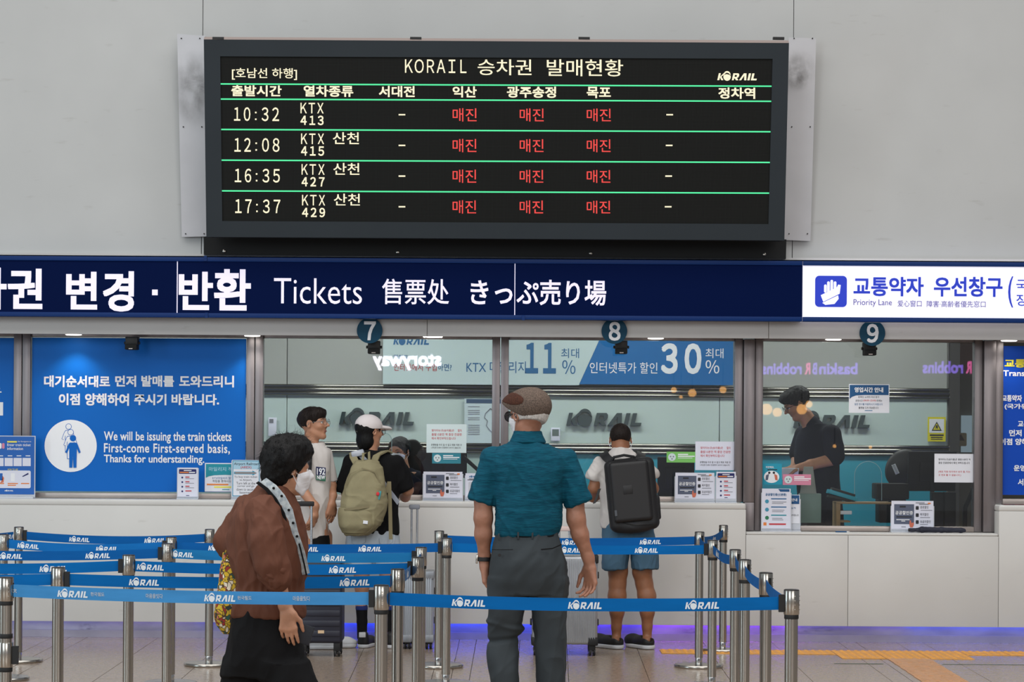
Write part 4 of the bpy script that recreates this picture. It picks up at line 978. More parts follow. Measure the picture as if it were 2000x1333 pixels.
belt(w['d'], w['j'], B1, 'second row belt from the left behind the pale front belt', LG(w['d'], w['j'], 274, 687), .012, db=.0335, da=.0525)
belt(w['e'], w['k'], B1, 'third row belt running left of the khaki backpack', LG(w['e'], w['k'], 294, 671), .012)
belt(w['f'], w['l'], BD, 'dirty greenish blue belt in the fourth row', LG(w['f'], w['l'], 355, 653), .012)
belt(w['g'], w['m'], B2, 'fifth row belt just below the white shorts', LG(w['g'], w['m'], 430, 600, 724), .010)
belt(w['b'], w['h'], B2, 'rearmost left belt in front of the counter', LG(w['b'], w['h'], 150, 298), .022, db=.0335, da=.0525)
belt(w['c'], w['g'], (20, 104, 176), 'bright blue belt second from the back on the left', LG(w['c'], w['g'], 55, 210), .020)
belt(off(-210, 1041.5), w['b'], B2, 'stub of the rearmost belt at the left picture edge', LG(off(-210, 1041.5), w['b'], 22), .010)
belt(off(-260, 1058), w['f'], B2, 'belt leaving the overlapping left stanchions towards the picture edge', LG(off(-260, 1058), w['f'], 20, 192), .018, db=.05)
belt(off(-300, 1081), w['e'], B1, 'belt leaving the third row stanchion towards the left edge', LG(off(-300, 1081), w['e'], 105), .018, db=.05)
belt(off(-330, 1104), w['d'], B1, 'belt leaving the second row stanchion towards the left edge', LG(off(-330, 1104), w['d'], -60), .010, db=.0335)
belt(w['m'], w['q'], B1, 'belt in front of the blue shorts, nearer of two', LG(w['m'], w['q'], 1115, 1264), .008)
belt(w['n'], w['p'], B2, 'belt in front of the blue shorts, farther of two', LG(w['n'], w['p'], 1113, 1266), .014, db=.0335, da=.0525)
belt(w['j'], w['l'], (74, 112, 160), 'short slanting belt joining two middle stanchions', LG(w['j'], w['l'], 797, 821), .012, lw=.16, db=.0335)
for a, b, px in (('t', 'u', 1513), ('s', 't', 1467), ('r', 's', 1452), ('q', 'r', 1403), ('p', 'q', 1377), ('p', 'o', 1396)):
    A_, B_ = w[b], w[a]
    belt(A_, B_, (24, 92, 158), {'t': 'side belt reaching the front right corner stanchion', 's': 'side belt between the second and third right stanchions', 'r': 'very short side belt between the third and fourth right stanchions', 'q': 'side belt between the fourth and fifth right stanchions', 'p': ('tiny side belt behind the fifth right stanchion' if b == 'q' else 'rear slanting belt nearest the counter on the right')}[a], LG(A_, B_, px) if True else (), .02, lw=.16, db=.0335)
# base of a stanchion standing outside the left edge
# ------------------------------------------------------------------ people
M_skinA = mat('skin_weathered', rgb(160, 112, 90), rough=.5, var=.10, vscale=22, bump=.06, bscale=160, sss=.10)
M_skinB = mat('skin_light', rgb(206, 160, 134), rough=.5, var=.07, vscale=25, bump=.05, bscale=160, sss=.12)
M_skinC = mat('skin_tan', rgb(146, 98, 70), rough=.5, var=.10, vscale=20, bump=.05, bscale=160, sss=.10)
M_skinD = mat('skin_mid', rgb(182, 132, 104), rough=.5, var=.08, vscale=25, bump=.05, bscale=160, sss=.12)
M_hairb = mat('hair_black', rgb(13, 12, 13), spec=.22, rough=.55, var=.35, vscale=1, vstretch=(120, 120, 14), bump=.5, bscale=1, bstretch=(260, 260, 22))
M_hairbr = mat('hair_dark_brown', rgb(30, 22, 19), spec=.22, rough=.55, var=.35, vscale=1, vstretch=(120, 120, 14), bump=.5, bscale=1, bstretch=(260, 260, 22))
M_hairw = mat('hair_white', rgb(196, 192, 188), rough=.6, var=.15, vscale=1, vstretch=(120, 120, 14), bump=.4, bscale=1, bstretch=(260, 260, 22))
M_eyew = mat('eye_white', rgb(225, 220, 215), rough=.3); M_iris = mat('iris_brown', rgb(35, 24, 18), rough=.2)
M_mask = mat('mask_white', rgb(228, 228, 232), rough=.8, bump=.1, bscale=60)
M_teal = mat('teal_heather_knit', rgb(7, 84, 104), rough=.85, c2=rgb(2, 60, 80), vscale=1, vstretch=(26, 26, 330), bump=.25, bscale=1, bstretch=(80, 80, 700), spec=.2)
M_trs = mat('charcoal_trousers', rgb(54, 60, 64), rough=.8, var=.08, vscale=4, bump=.12, bscale=420, spec=.25)
M_brn = mat('brown_blouse', rgb(97, 59, 44), rough=.75, var=.08, vscale=5, bump=.12, bscale=300, spec=.25)
M_blkc = mat('black_cloth', rgb(17, 17, 19), rough=.85, var=.15, vscale=6, bump=.1, bscale=300, spec=.2)
M_wtee = mat('white_tee', rgb(206, 200, 196), rough=.85, var=.04, vscale=6, bump=.1, bscale=300, spec=.2)
M_denim = mat('pale_denim', rgb(176, 186, 196), rough=.85, var=.08, vscale=12, bump=.15, bscale=420, spec=.2)
M_slate = mat('slate_blue_shorts', rgb(74, 104, 126), rough=.8, var=.06, vscale=6, bump=.1, bscale=300, spec=.2)
M_navyc = mat('navy_polo', rgb(24, 28, 42), rough=.85, var=.1, vscale=6, bump=.1, bscale=300, spec=.2)
M_tweed = mat('tweed', rgb(116, 100, 90), rough=.95, c2=rgb(82, 72, 66), vscale=1, vstretch=(190, 190, 190), bump=.5, bscale=220, spec=.1)
M_patch = mat('brown_check_patch', rgb(84, 52, 40), rough=.8, c2=rgb(58, 36, 30), vscale=170, bump=.3, bscale=200, spec=.15)
M_capw = mat('white_cap_cotton', rgb(222, 214, 214), rough=.9, bump=.08, bscale=200, spec=.15)
M_gl = mat('glasses_frame', rgb(50, 44, 44), rough=.3, metal=.6); M_lens = glass_mat('lens_glass', (.95, .96, .97), .9, 1.4, .02, .06); M_lensd = glass_mat('dark_lens', (.12, .12, .13), .9, 1.5, .02, .06)
M_rubb = mat('black_shoe', rgb(20, 20, 22), rough=.6); M_sole = mat('white_sole', rgb(200, 202, 206), rough=.7)

class Fig:
    def __init__(s, label, Y0, cx, h=.005, name='person'):
        s.Y = Y0; s.s = F / Y0; q = P(cx, 850, Y0); s.o = thing(name, label, 'person', (q.x, Y0, 0)); s.h = h
    def J(s, px, py, dy=0.0): return P(px, py, s.Y + dy) if dy == 0 else Vector((P(px, py, s.Y).x * 1.0, s.Y + dy, P(px, py, s.Y).z))
    def r(s, px): return px / s.s
    def sec(s, py, xl, xr, dh, dyc=0.0):
        q = s.J((xl + xr) / 2, py); return (q.z, q.x, s.Y + dyc, (xr - xl) / 2 / s.s, dh)
    def loft(s, S_, rows, k=.012, p=2.3, mode='u'): return S_.loft([s.sec(*r) for r in rows], k, mode, p)
    def ch(s, S_, pts, k=.012):   # pts: (px,py,dy,rpx)
        S_.chain([s.J(a, b, c) for a, b, c, _ in pts], [s.r(q[3]) for q in pts], k); return S_
    def mesh(s, name, S_, m, disp=None, smooth=1): return sobj(name, S_, m, s.o, disp, smooth)
    def sdf(s, h=None): return Sdf(h or s.h)
    def tube(s, name, pts, r, m, n=6): return MB().tube([s.J(*p) for p in pts], [s.r(x) for x in r] if isinstance(r, (list, tuple)) else s.r(r), n).obj(name, m, s.o, smooth=True)
def shoe(f, px, py, dy, ang, L_=.26, m=None, sole=None, cut=None, name='shoe'):
    """px,py: heel ground point; ang: direction of the toe in the floor plane"""
    m = m or M_rubb; sole = sole or M_sole; q = f.J(px, py, dy); q.z = 0; d = Vector((math.cos(ang), math.sin(ang), 0)); R = Matrix.Rotation(ang - math.pi / 2, 3, 'Z')
    z0 = f.o.location.z
    S_ = Sdf(.005); 
    S_.cap(q + d * .04 + Vector((0, 0, .045)), q + d * (L_ - .07) + Vector((0, 0, .035)), .040, .040, .02); S_.ell(q + d * (L_ - .06) + Vector((0, 0, .035)), (.048, .07, .032), R, .03); S_.cap(q + d * .035 + Vector((0, 0, .04)), q + d * .035 + Vector((0, 0, .085)), .034, .036, .02)
    S_.plane(q + Vector((0, 0, .02)), (0, 0, -1)); f.mesh(name, S_, m)
    S_ = Sdf(.005); S_.cap(q + d * .035 + Vector((0, 0, .018)), q + d * (L_ - .06) + Vector((0, 0, .018)), .042, .048, .02); S_.ell(q + d * (L_ - .055) + Vector((0, 0, .018)), (.050, .06, .03), R, .03)
    S_.plane(q + Vector((0, 0, .027)), (0, 0, 1)); S_.plane(q + Vector((0, 0, .002)), (0, 0, -1)); f.mesh(name + '_sole', S_, sole)
def glasses(f, H, m=M_gl, lens=M_lens, r=.105, yy=.47, zz=.515, y_ear=.0, wid=.0011):
    g = MB().tube([H.p(-.035, yy + .01, zz + .02), H.p(0, yy + .02, zz + .035), H.p(.035, yy + .01, zz + .02)], wid, 6).obj('glasses', m, f.o, smooth=True)
    for q in (-1, 1):
        c = (q * .145, yy - .02, zz)
        ring = [H.p(c[0] + r * math.cos(t), c[1] - q * 0 - abs(math.cos(t) * q + 1) * .012, c[2] + r * .85 * math.sin(t)) for t in np.linspace(0, 2 * math.pi, 21)]
        MB().tube(ring, wid, 5, cap=False).obj('rim', m, g, smooth=True)
        raw('lens', [tuple(v) for v in ring[:-1]], [tuple(range(20))], lens, g)
        MB().tube([H.p(q * (.145 + r), yy - .04, zz + .02), H.p(q * .325, .15, zz + .03), H.p(q * .345, y_ear, zz + .02), H.p(q * .345, y_ear - .07, zz - .06)], wid * 1.2, 5).obj('temple_arm', m, g, smooth=True)
def facemask(f, H, m=M_mask, ext=.0):
    S_ = Sdf(.003); h = H.h; H.add(S_, lips=False)
    S_.ell(H.p(0, .30, .30), (.15 * h, .13 * h, .17 * h), H.R, .08 * h); S_.cap(H.p(0, .40, .47), H.p(0, .38, .20), .035 * h, .05 * h, .06 * h)
    S_.plane(H.p(0, .13, .3), H.R @ Vector((0, -1, 0))); S_.plane(H.p(0, .3, .455), H.R @ Vector((0, -.35, 1))); S_.plane(H.p(0, .3, .04), H.R @ Vector((0, -.5, -1)))
    o = sobj('face_mask', S_, m, f.o, folds(.0010, 30, 30, 90, 5), 1, .006)
    for q in (-1, 1):
        for z in (.40, .17): MB().tube([H.p(q * .245, .16, z), H.p(q * .31, .05, z * .6 + .2), H.p(q * .352, -.045, .50 if z > .3 else .42)], .0016, 5).obj('ear_loop', m, o, smooth=True)
    return o
def ribbon(name, pts, w, m, parent, n=None, t=.0015, twist=None):
    """flat band through the points; w: vector (half width direction) or list of them"""
    vs = []; N = len(pts); ws = w if isinstance(w, list) else [w] * N
    for i, p in enumerate(pts):
        d = (Vector(pts[min(i + 1, N - 1)]) - Vector(pts[max(i - 1, 0)])).normalized(); nn = d.cross(Vector(ws[i])).normalized() * t
        vs += [Vector(p) - Vector(ws[i]) - nn, Vector(p) + Vector(ws[i]) - nn, Vector(p) + Vector(ws[i]) + nn, Vector(p) - Vector(ws[i]) + nn]
    fs = []
    for i in range(N - 1):
        for k in range(4): fs.append((i * 4 + k, i * 4 + (k + 1) % 4, i * 4 + 4 + (k + 1) % 4, i * 4 + 4 + k))
    fs += [(3, 2, 1, 0), tuple((N - 1) * 4 + k for k in range(4))]
    b = MB().add(vs, fs); return b.obj(name, m, parent, smooth=True)
def hairstrands(f, c, R3, m, n=900, L=.05, seed=2, zmin=-.2, face=None, r=.0009, wig=.5, grav=.5, rad=(1, 1, 1), flow=None, rr=.3):
    rnd = random.Random(seed); rt = []; dr = []
    while len(rt) < n:
        v = Vector((rnd.gauss(0, 1), rnd.gauss(0, 1), rnd.gauss(0, 1))).normalized()
        if v.z < zmin: continue
        p = Vector(c) + Vector((v.x * R3[0], v.y * R3[1], v.z * R3[2]))
        if face and (p - Vector(face[0])).length < face[1]: continue
        d = v * rr + (Vector(flow) if flow else Vector((0, 0, -.5))) + Vector((rnd.uniform(-1, 1), rnd.uniform(-1, 1), rnd.uniform(-1, 1))) * wig
        rt.append(p); dr.append(d)
    return strands('hair_strands', None, rt, dr, L, m, f.o, 4, r, .6, grav, seed)

# ---- 1. the man in the teal polo, seen from behind
f = Fig('elderly person in a teal polo, tweed flat cap and charcoal trousers seen from behind', 11.0, 1030)
H = Head(f.J(1033, 812, .0), .232, .62, -.05)
b = f.sdf(); H.add(b)
f.ch(b, [(1031, 838, -.005, 22), (1031, 872, -.01, 25)], .03)
f.loft(b, [(872, 1002, 1064, .055), (902, 975, 1092, .08), (960, 973, 1090, .10), (1030, 972, 1086, .10), (1110, 965, 1098, .11), (1150, 970, 1095, .10)], .03)
f.ch(b, [(962, 897, 0, 20), (944, 960, 0, 19), (944, 1012, -.005, 17.5)], .02); f.ch(b, [(944, 1012, -.005, 17.5), (944, 1045, .0, 16), (946, 1088, .02, 11), (946, 1104, .02, 10.5)], .02)
f.ch(b, [(1105, 899, 0, 20), (1122, 965, 0, 19), (1125, 1014, -.005, 17.5)], .02); f.ch(b, [(1125, 1014, -.005, 17.5), (1133, 1045, .0, 16), (1149, 1090, .02, 11), (1153, 1106, .02, 10.5)], .02)
f.ch(b, [(990, 1140, 0, 34), (984, 1250, .0, 22), (988, 1330, -.02, 20), (990, 1462, 0, 14)], .03); f.ch(b, [(1070, 1140, 0, 34), (1073, 1250, .0, 23), (1074, 1330, -.01, 20), (1074, 1462, 0, 14)], .03)
hand(b, f.J(946, 1102, .02), (.12, .02, -1), (1, -.25, -.05), .172, (.30, .35, .4, .45), -1, .3, .05)
hand(b, f.J(1153, 1105, .02), (.02, .0, -1), (-.8, -.7, 0), .172, (.55, .5, .45, .4), 1, .2, .10)
f.mesh('body', b, M_skinA, lambda V, N: .0009 * vnoise(V * 70, 3))
c = f.sdf()   # polo: torso, sleeves
f.loft(c, [(866, 1000, 1066, .072, -.005), (874, 984, 1086, .086, -.005), (888, 964, 1104, .104, -.005), (915, 958, 1108, .118, -.005), (950, 966, 1099, .124), (985, 968, 1096, .126), (1015, 967, 1096, .128), (1034, 966, 1092, .128), (1046, 970, 1087, .118)], .02, 2.5)
a0, a1 = f.J(962, 897, 0), f.J(942, 976, 0); c.cap(a0, a1, f.r(22), f.r(25.5), .03); d0 = (a1 - a0).normalized()
b0, b1 = f.J(1105, 900, 0), f.J(1128, 978, 0); c.cap(b0, b1, f.r(22), f.r(25.5), .03); d1 = (b1 - b0).normalized()
pl0 = f.J(941, 981); pl1 = f.J(1129, 984); xm0, xm1 = f.J(970, 900).x, f.J(1096, 900).x
def polo_cut(x, y, z):
    e0 = (x - pl0.x) * (-.30) + (z - pl0.z) * (-.95); e1 = (x - pl1.x) * (.40) + (z - pl1.z) * (-.92)
    e0 = np.where(x < xm0 - .0, e0, -1); e1 = np.where(x > xm1, e1, -1); return np.maximum(e0, e1)
c.field(polo_cut)
f.mesh('polo_shirt', c, M_teal, dsum(folds(.0085, 10, 8, 3.0, 11, .35), folds(.0045, 22, 18, 7, 12, -.5), folds(.0030, 7, 7, 30, 15)))
c = f.sdf(.004); f.loft(c, [(842, 1004, 1058, .062, .0), (850, 1001, 1060, .070, -.002), (862, 996, 1066, .082, -.006), (866, 995, 1067, .083, -.006)], .0, 2.2); f.loft(c, [(838, 1008, 1054, .054, .0), (848, 1007, 1054, .060)], .0, 2.2, 's')
f.mesh('collar', c, M_teal, folds(.0010, 14, 14, 40, 2))
c = f.sdf()   # trousers
f.loft(c, [(1040, 969, 1088, .116), (1050, 966, 1092, .120), (1070, 961, 1097, .130, -.006), (1100, 958, 1105, .140, -.012), (1135, 957, 1107, .136, -.010), (1160, 958, 1106, .12)], .02, 2.5)
f.loft(c, [(1130, 957, 1029, .11, -.005), (1165, 955, 1029, .105), (1205, 953, 1021, .094), (1236, 951, 1021, .088, .015), (1248, 953, 1014, .078, .018), (1262, 949, 1011, .080), (1300, 957, 1011, .076, -.035), (1340, 963, 1012, .074, -.05), (1420, 968, 1012, .07, -.06), (1480, 968, 1014, .078, -.06)], .02, 2.4)
f.loft(c, [(1130, 1031, 1107, .11, -.005), (1165, 1035, 1105, .105), (1205, 1043, 1104, .094), (1260, 1046, 1104, .086), (1300, 1047, 1103, .080), (1340, 1049, 1103, .078), (1420, 1052, 1102, .074), (1480, 1052, 1102, .08)], .02, 2.4)
zk = f.J(985, 1243).z; xk = f.J(1030, 1243).x
def kneefold(V, N):
    left = V[:, 0] < xk
    w1 = np.exp(-((V[:, 2] - zk - (V[:, 0] - xk) * .12) / .012) ** 2); w2 = np.exp(-((V[:, 2] - zk - .03 + (V[:, 0] - xk) * .2) / .012) ** 2)
    return np.where(left, -.013 * w1 + .008 * w2 - .004 * np.exp(-((V[:, 2] - zk - .055) / .01) ** 2), 0.0)
f.mesh('trousers', c, M_trs, dsum(folds(.0080, 12, 8, 3.0, 21, .12), folds(.0045, 20, 10, 9, 22, .6), kneefold))
wb_ = f.sdf(.004); f.loft(wb_, [(1039, 968, 1089, .119), (1049, 966, 1092, .124)], 0, 2.5); f.mesh('belt', wb_, M_blkc)
for x, y in ((1012, 1047), (1040, 1047), (974, 1050)): MB().pbox(x - 1.8, y - 7, x + 1.8, y + 7, 11.0 - (.128 if x > 980 else .112), .006).obj('belt_loop', M_trs, f.o, bevel=.001)
MB().tube([f.J(961, 1072, -.105), f.J(980, 1071.5, -.142), f.J(1002, 1071, -.149)], .0014, 5).obj('pocket_welt', M_blkc, f.o); MB().tube([f.J(1056, 1071, -.149), f.J(1078, 1069, -.142), f.J(1096, 1062, -.100)], .0028, 5).obj('pocket_welt', M_blkc, f.o)
MB().lathe([(.0075, 0), (.0075, -.002)], f.J(976, 1082, -.147), 12, 'Y').obj('button', M_rubb, f.o)
shoe(f, 990, 1494, -.09, 1.7); shoe(f, 1076, 1494, -.05, 1.45)
# watch on the left wrist
q = f.J(946, 1093, .02)
MB().lathe([(.0300, -.010), (.0318, -.008), (.0318, .008), (.0300, .010)], q, 24).obj('watch_strap', M_rubb, f.o, smooth=True).rotation_euler = (0, 0, 0)
MB().obox(q + Vector((-.034, .0, .0)), (.005, .019, .021), Rot(0, .08, 0)).obj('watch_case', M_steel, f.o, bevel=.003)
# flat cap, patch, white hair, glasses, mask
def capdome(g, off=0.0):
    g.ell(H.p(0, -.06, .675), (.392 * H.h + off, .475 * H.h + off, .365 * H.h + off), H.R, .02); g.ell(f.J(1036, 789, -.002), (f.r(36) + off, .105 + off, f.r(29) + off), Rot(0, -.12, 0), .02)
    g.ell(f.J(1018, 787, .035), (f.r(35) + off, .10 + off, f.r(23.5) + off), Rot(0, -.30, .5), .03)
    g.ell(f.J(1004, 783, .085), (f.r(23) + off, .050 + off, f.r(11) + off), Rot(0, -.34, .6), .03)
    return g
nrm_cap = Vector((-.30, .22, -1)); pc = f.J(1066, 820, 0)
g = capdome(Sdf(.004)); g.plane(pc, nrm_cap); g.plane(f.J(990, 792, .1), (-.1, .25, -1)); f.mesh('flat_cap', g, M_tweed, folds(.0012, 14, 14, 14, 4))
g = Sdf(.004); capdome(g, .0022); g.plane(pc + Vector((0, 0, .004)), nrm_cap); pe = f.J(999, 779, 0)
g.ell(f.J(996, 779, -.03), (f.r(27), .09, f.r(15.5)), Rot(0, .22, 0), 0, 'i') if False else g.field(lambda x, y, z: (np.sqrt(((x - pe.x) * math.cos(.22) - (z - pe.z) * math.sin(.22)) ** 2 / f.r(25) ** 2 + ((x - pe.x) * math.sin(.22) + (z - pe.z) * math.cos(.22)) ** 2 / f.r(12.5) ** 2) - 1) * .03)
g.field(lambda x, y, z: y - (f.Y + .06)); f.mesh('cap_patch', g, M_patch)
g = Sdf(.004); g.ell(H.p(0, -.065, .62), (.345 * H.h, .432 * H.h, .42 * H.h), H.R, 0); g.plane(f.J(1040, 829, 0), (-.10, -.25, -1)); g.plane(H.p(0, .10, .5), H.R @ Vector((0, 1, -.2))); g.plane(f.J(1040, 795, 0), (-.15, 0, 1))
f.mesh('white_hair', g, M_hairw, lambda V, N: .0012 * vnoise(V * np.array([260, 260, 60]), 4))
glasses(f, H, M_rubb, M_lensd, .115, .50, .50, 0, .0022); facemask(f, H)

# ---- 2. the woman in the brown blouse walking to the right
f = Fig('person in a brown blouse with tousled black hair and mask walking past the belts', 10.55, 525)
H = Head(f.J(563, 917, .0), .222, -1.12, -.10, 0)
b = f.sdf(); H.add(b)
f.ch(b, [(553, 945, 0, 24), (535, 990, 0, 27)], .03)
f.loft(b, [(985, 490, 570, .10), (1050, 470, 585, .13), (1130, 475, 575, .11), (1200, 475, 585, .12)], .03)
f.ch(b, [(530, 1010, -.15, 24), (541, 1105, -.16, 19), (563, 1180, -.14, 12), (566, 1192, -.135, 11)], .02)
f.ch(b, [(490, 1000, .13, 22), (450, 1062, .12, 18), (462, 1100, .02, 14), (470, 1110, -.0, 11)], .02)
f.ch(b, [(535, 1190, .0, 30), (565, 1310, -.05, 20), (600, 1420, -.08, 20), (606, 1505, -.08, 13)], .03); f.ch(b, [(505, 1190, .05, 36), (480, 1310, .06, 26), (455, 1420, .08, 20), (440, 1500, .08, 13)], .03)
hand(b, f.J(566, 1188, -.150), (.10, -.05, -1), (.15, .95, -.1), .165, (.25, .3, .35, .45), 1, .2, .06)
hand(b, f.J(470, 1110, 0), (.3, -.3, -.9), (1, 0, 0), .16, .9, -1, .6)
f.mesh('body', b, M_skinD, lambda V, N: .0007 * vnoise(V * 80, 3))
c = f.sdf()
f.loft(c, [(952, 508, 562, .080), (962, 497, 572, .098), (985, 472, 580, .135), (1010, 456, 588, .150), (1045, 449, 595, .158), (1085, 451, 600, .155), (1118, 455, 599, .145), (1143, 461, 590, .125), (1152, 461, 588, .124), (1172, 456, 592, .138), (1196, 452, 594, .146), (1204, 454, 591, .140)], .02, 2.2)
f.ch(c, [(520, 1000, -.12, 33), (529, 1050, -.185, 32), (538, 1098, -.20, 31), (546, 1122, -.19, 27)], .008)
c.plane(f.J(556, 1146, 0), (.55, 0, -1)) if False else None
f.ch(c, [(482, 1000, .12, 30), (457, 1042, .13, 30), (444, 1062, .11, 27), (466, 1072, .04, 24)], .03)
f.mesh('blouse', c, M_brn, dsum(folds(.0115, 11, 8, 2.6, 31, -.30), folds(.0075, 22, 12, 6, 32, .35), folds(.0035, 45, 20, 10, 33, -.2), lambda V, N: .0035 * np.sin(V[:, 0] * 230 + 4 * vnoise(V * 14, 3)) * np.exp(-((V[:, 2] - f.J(520, 1150).z) / .045) ** 2)))
c = f.sdf(.004); f.ch(c, [(542, 1112, -.195, 31), (549, 1128, -.185, 25)], .01); f.mesh('rolled_cuff', c, M_brn, folds(.004, 14, 12, 30, 35, .5))
c = f.sdf()
f.loft(c, [(1190, 458, 588, .130), (1215, 455, 589, .145), (1250, 447, 590, .15), (1290, 440, 600, .145), (1320, 433, 612, .12)], .03, 2.2)
f.loft(c, [(1290, 500, 600, .11, -.05), (1333, 520, 621, .10, -.06), (1400, 545, 645, .09, -.07), (1490, 565, 655, .09, -.08)], .03, 2.2); f.loft(c, [(1290, 440, 530, .11, .05), (1333, 428, 520, .10, .06), (1400, 412, 495, .09, .07), (1480, 405, 480, .09, .08)], .03, 2.2)
f.mesh('trousers', c, M_blkc, dsum(folds(.012, 10, 8, 2.4, 41, -.3), folds(.005, 20, 12, 7, 42, .3)))
shoe(f, 598, 1524, -.08, .1); shoe(f, 425, 1519, .08, .1)
# hair: a full, tousled crop
g = Sdf(.004); hc = f.J(553, 897, 0)
g.ell(hc, (f.r(45), .112, f.r(50)), Rot(0, .15, 0), 0); g.ell(f.J(540, 925, .0), (f.r(30), .09, f.r(37)), None, .02); g.ell(f.J(583, 880, 0), (f.r(30), .085, f.r(30)), None, .03)
fc = H.p(0, .46, .36); g.ell(fc, (.082, .09, .085), None, .012, 's'); g.ell(f.J(583, 930, -.085), (f.r(13), .04, f.r(16)), None, .006, 's')
f.mesh('hair', g, M_hairb, dsum(lambda V, N: .0055 * vnoise(V * np.array([34, 34, 26]), 7) + .0030 * vnoise(V * np.array([90, 90, 60]), 8)))
hairstrands(f, hc, (f.r(44), .110, f.r(49)), M_hairb, 1500, .028, 5, -.75, (fc, .105), .0008, 1.4, .9, flow=(-.2, 0, -.5))
hairstrands(f, f.J(570, 872, 0), (f.r(36), .085, f.r(26)), M_hairb, 220, .045, 9, .1, (fc, .105), .0006, 1.1, .5, flow=(.7, 0, .1))
facemask(f, H); H.eyes(f.o, M_eyew, M_iris)
# printed scarf with a dark edge
M_scf = mat('scarf_pale', rgb(196, 204, 206), rough=.8, c2=rgb(150, 160, 168), vscale=60)
sp1 = [(516, 940, -.085), (535, 953, -.112), (552, 972, -.128), (568, 1000, -.135), (580, 1040, -.120), (592, 1080, -.085), (600, 1120, -.06)]
ribbon('scarf', [f.J(*q) for q in sp1], [Vector((.020, -.006, .014))] * 4 + [Vector((.016, .0, .004))] * 3, M_scf, f.o, t=.004)
ribbon('scarf_edge', [f.J(a - 9, b_ + 2, c_ - .003) for a, b_, c_ in sp1[:5]], Vector((.006, -.002, .004)), M_blkc, f.o, t=.004)
for a, b_, c_ in ((540, 953, -.125), (556, 968, -.137), (570, 995, -.143), (578, 1020, -.137), (585, 1046, -.125)): MB().lathe([(.006, 0), (.006, -.002)], f.J(a, b_, c_), 8, 'Y').obj('scarf_dot', M_blkc, f.o)
MB().tube([f.J(589, 1060, -.12), f.J(598, 1100, -.10), f.J(602, 1122, -.09)], .004, 6).obj('lanyard', M_blkc, f.o)
# phone in the hand, flowered bag on the arm
ph = f.J(576, 1228, -.120); t = thing('phone', 'dark phone in a wallet case in the hand of the person in brown', 'phone', ph)
MB().obox(ph, (.088, .006, .042), Rot(0, .30, 0)).obj('wallet_case', mat('phone_case', rgb(16, 22, 34), rough=.45), t, bevel=.004)
MB().obox(ph + Vector((.01, .010, -.004)), (.076, .004, .038), Rot(0, .36, 0)).obj('phone_body', mat('phone_edge', rgb(90, 80, 82), rough=.3, metal=.8), t, bevel=.003)
def floral():
    m = mat('flower_print', rgb(206, 172, 40), rough=.8); nt = m.node_tree; N = nt.nodes; L = nt.links; bs = N['Principled BSDF']
    tc = N.new('ShaderNodeTexCoord'); nz = N.new('ShaderNodeTexNoise'); nz.inputs['Scale'].default_value = 14; L.new(tc.outputs['Object'], nz.inputs['Vector'])
    ad = N.new('ShaderNodeMix'); ad.data_type = 'RGBA'; ad.inputs[0].default_value = .06; L.new(tc.outputs['Object'], ad.inputs[6]); L.new(nz.outputs['Color'], ad.inputs[7])
    vo = N.new('ShaderNodeTexVoronoi'); vo.inputs['Scale'].default_value = 60; L.new(ad.outputs[2], vo.inputs['Vector'])
    sp = N.new('ShaderNodeSeparateColor'); L.new(vo.outputs['Color'], sp.inputs[0])
    r = N.new('ShaderNodeValToRGB'); r.color_ramp.interpolation = 'CONSTANT'; e = r.color_ramp.elements; e[0].position = 0; e[0].color = rgb(204, 168, 36); e[1].position = .50; e[1].color = rgb(150, 40, 34)
    for p, c_ in ((.62, (206, 172, 40)), (.70, (38, 84, 70)), (.80, (226, 214, 190)), (.88, (200, 120, 90)), (.94, (40, 48, 44))): x = e.new(p); x.color = rgb(*c_)
    v2 = N.new('ShaderNodeTexVoronoi'); v2.feature = 'DISTANCE_TO_EDGE'; v2.inputs['Scale'].default_value = 60; L.new(ad.outputs[2], v2.inputs['Vector'])
    mr = N.new('ShaderNodeMapRange'); mr.inputs[1].default_value = .05; mr.inputs[2].default_value = .10; L.new(v2.outputs['Distance'], mr.inputs[0])
    mx = N.new('ShaderNodeMix'); mx.data_type = 'RGBA'; mx.inputs[6].default_value = rgb(70, 52, 30); L.new(mr.outputs[0], mx.inputs[0]); L.new(sp.outputs[0], r.inputs[0]); L.new(r.outputs[0], mx.inputs[7]); L.new(mx.outputs[2], bs.inputs['Base Color'])
    return m
t = thing('tote_bag', 'quilted yellow floral tote hanging behind the brown blouse', 'bag', f.J(445, 1240, .03))
c = Sdf(.005); f.loft(c, [(1080, 434, 470, .05, .06), (1110, 428, 480, .07, .06), (1160, 422, 486, .08, .06), (1200, 415, 488, .085, .06), (1224, 418, 484, .08, .06), (1240, 436, 478, .06, .06)], .01, 2.6)
f.loft(c, [(1072, 438, 466, .042, .06), (1100, 434, 474, .06, .06)], 0, 2.6, 's')
ba = sobj('bag_body', c, floral(), t, folds(.003, 30, 30, 30, 51))
for dy in (.02, .10): MB().tube([f.J(440, 1085, dy), f.J(446, 1050, dy + .01), f.J(462, 1045, dy + .01), f.J(466, 1085, dy)], .006, 8).obj('bag_handle', MATS['flower_print'], t, smooth=True)

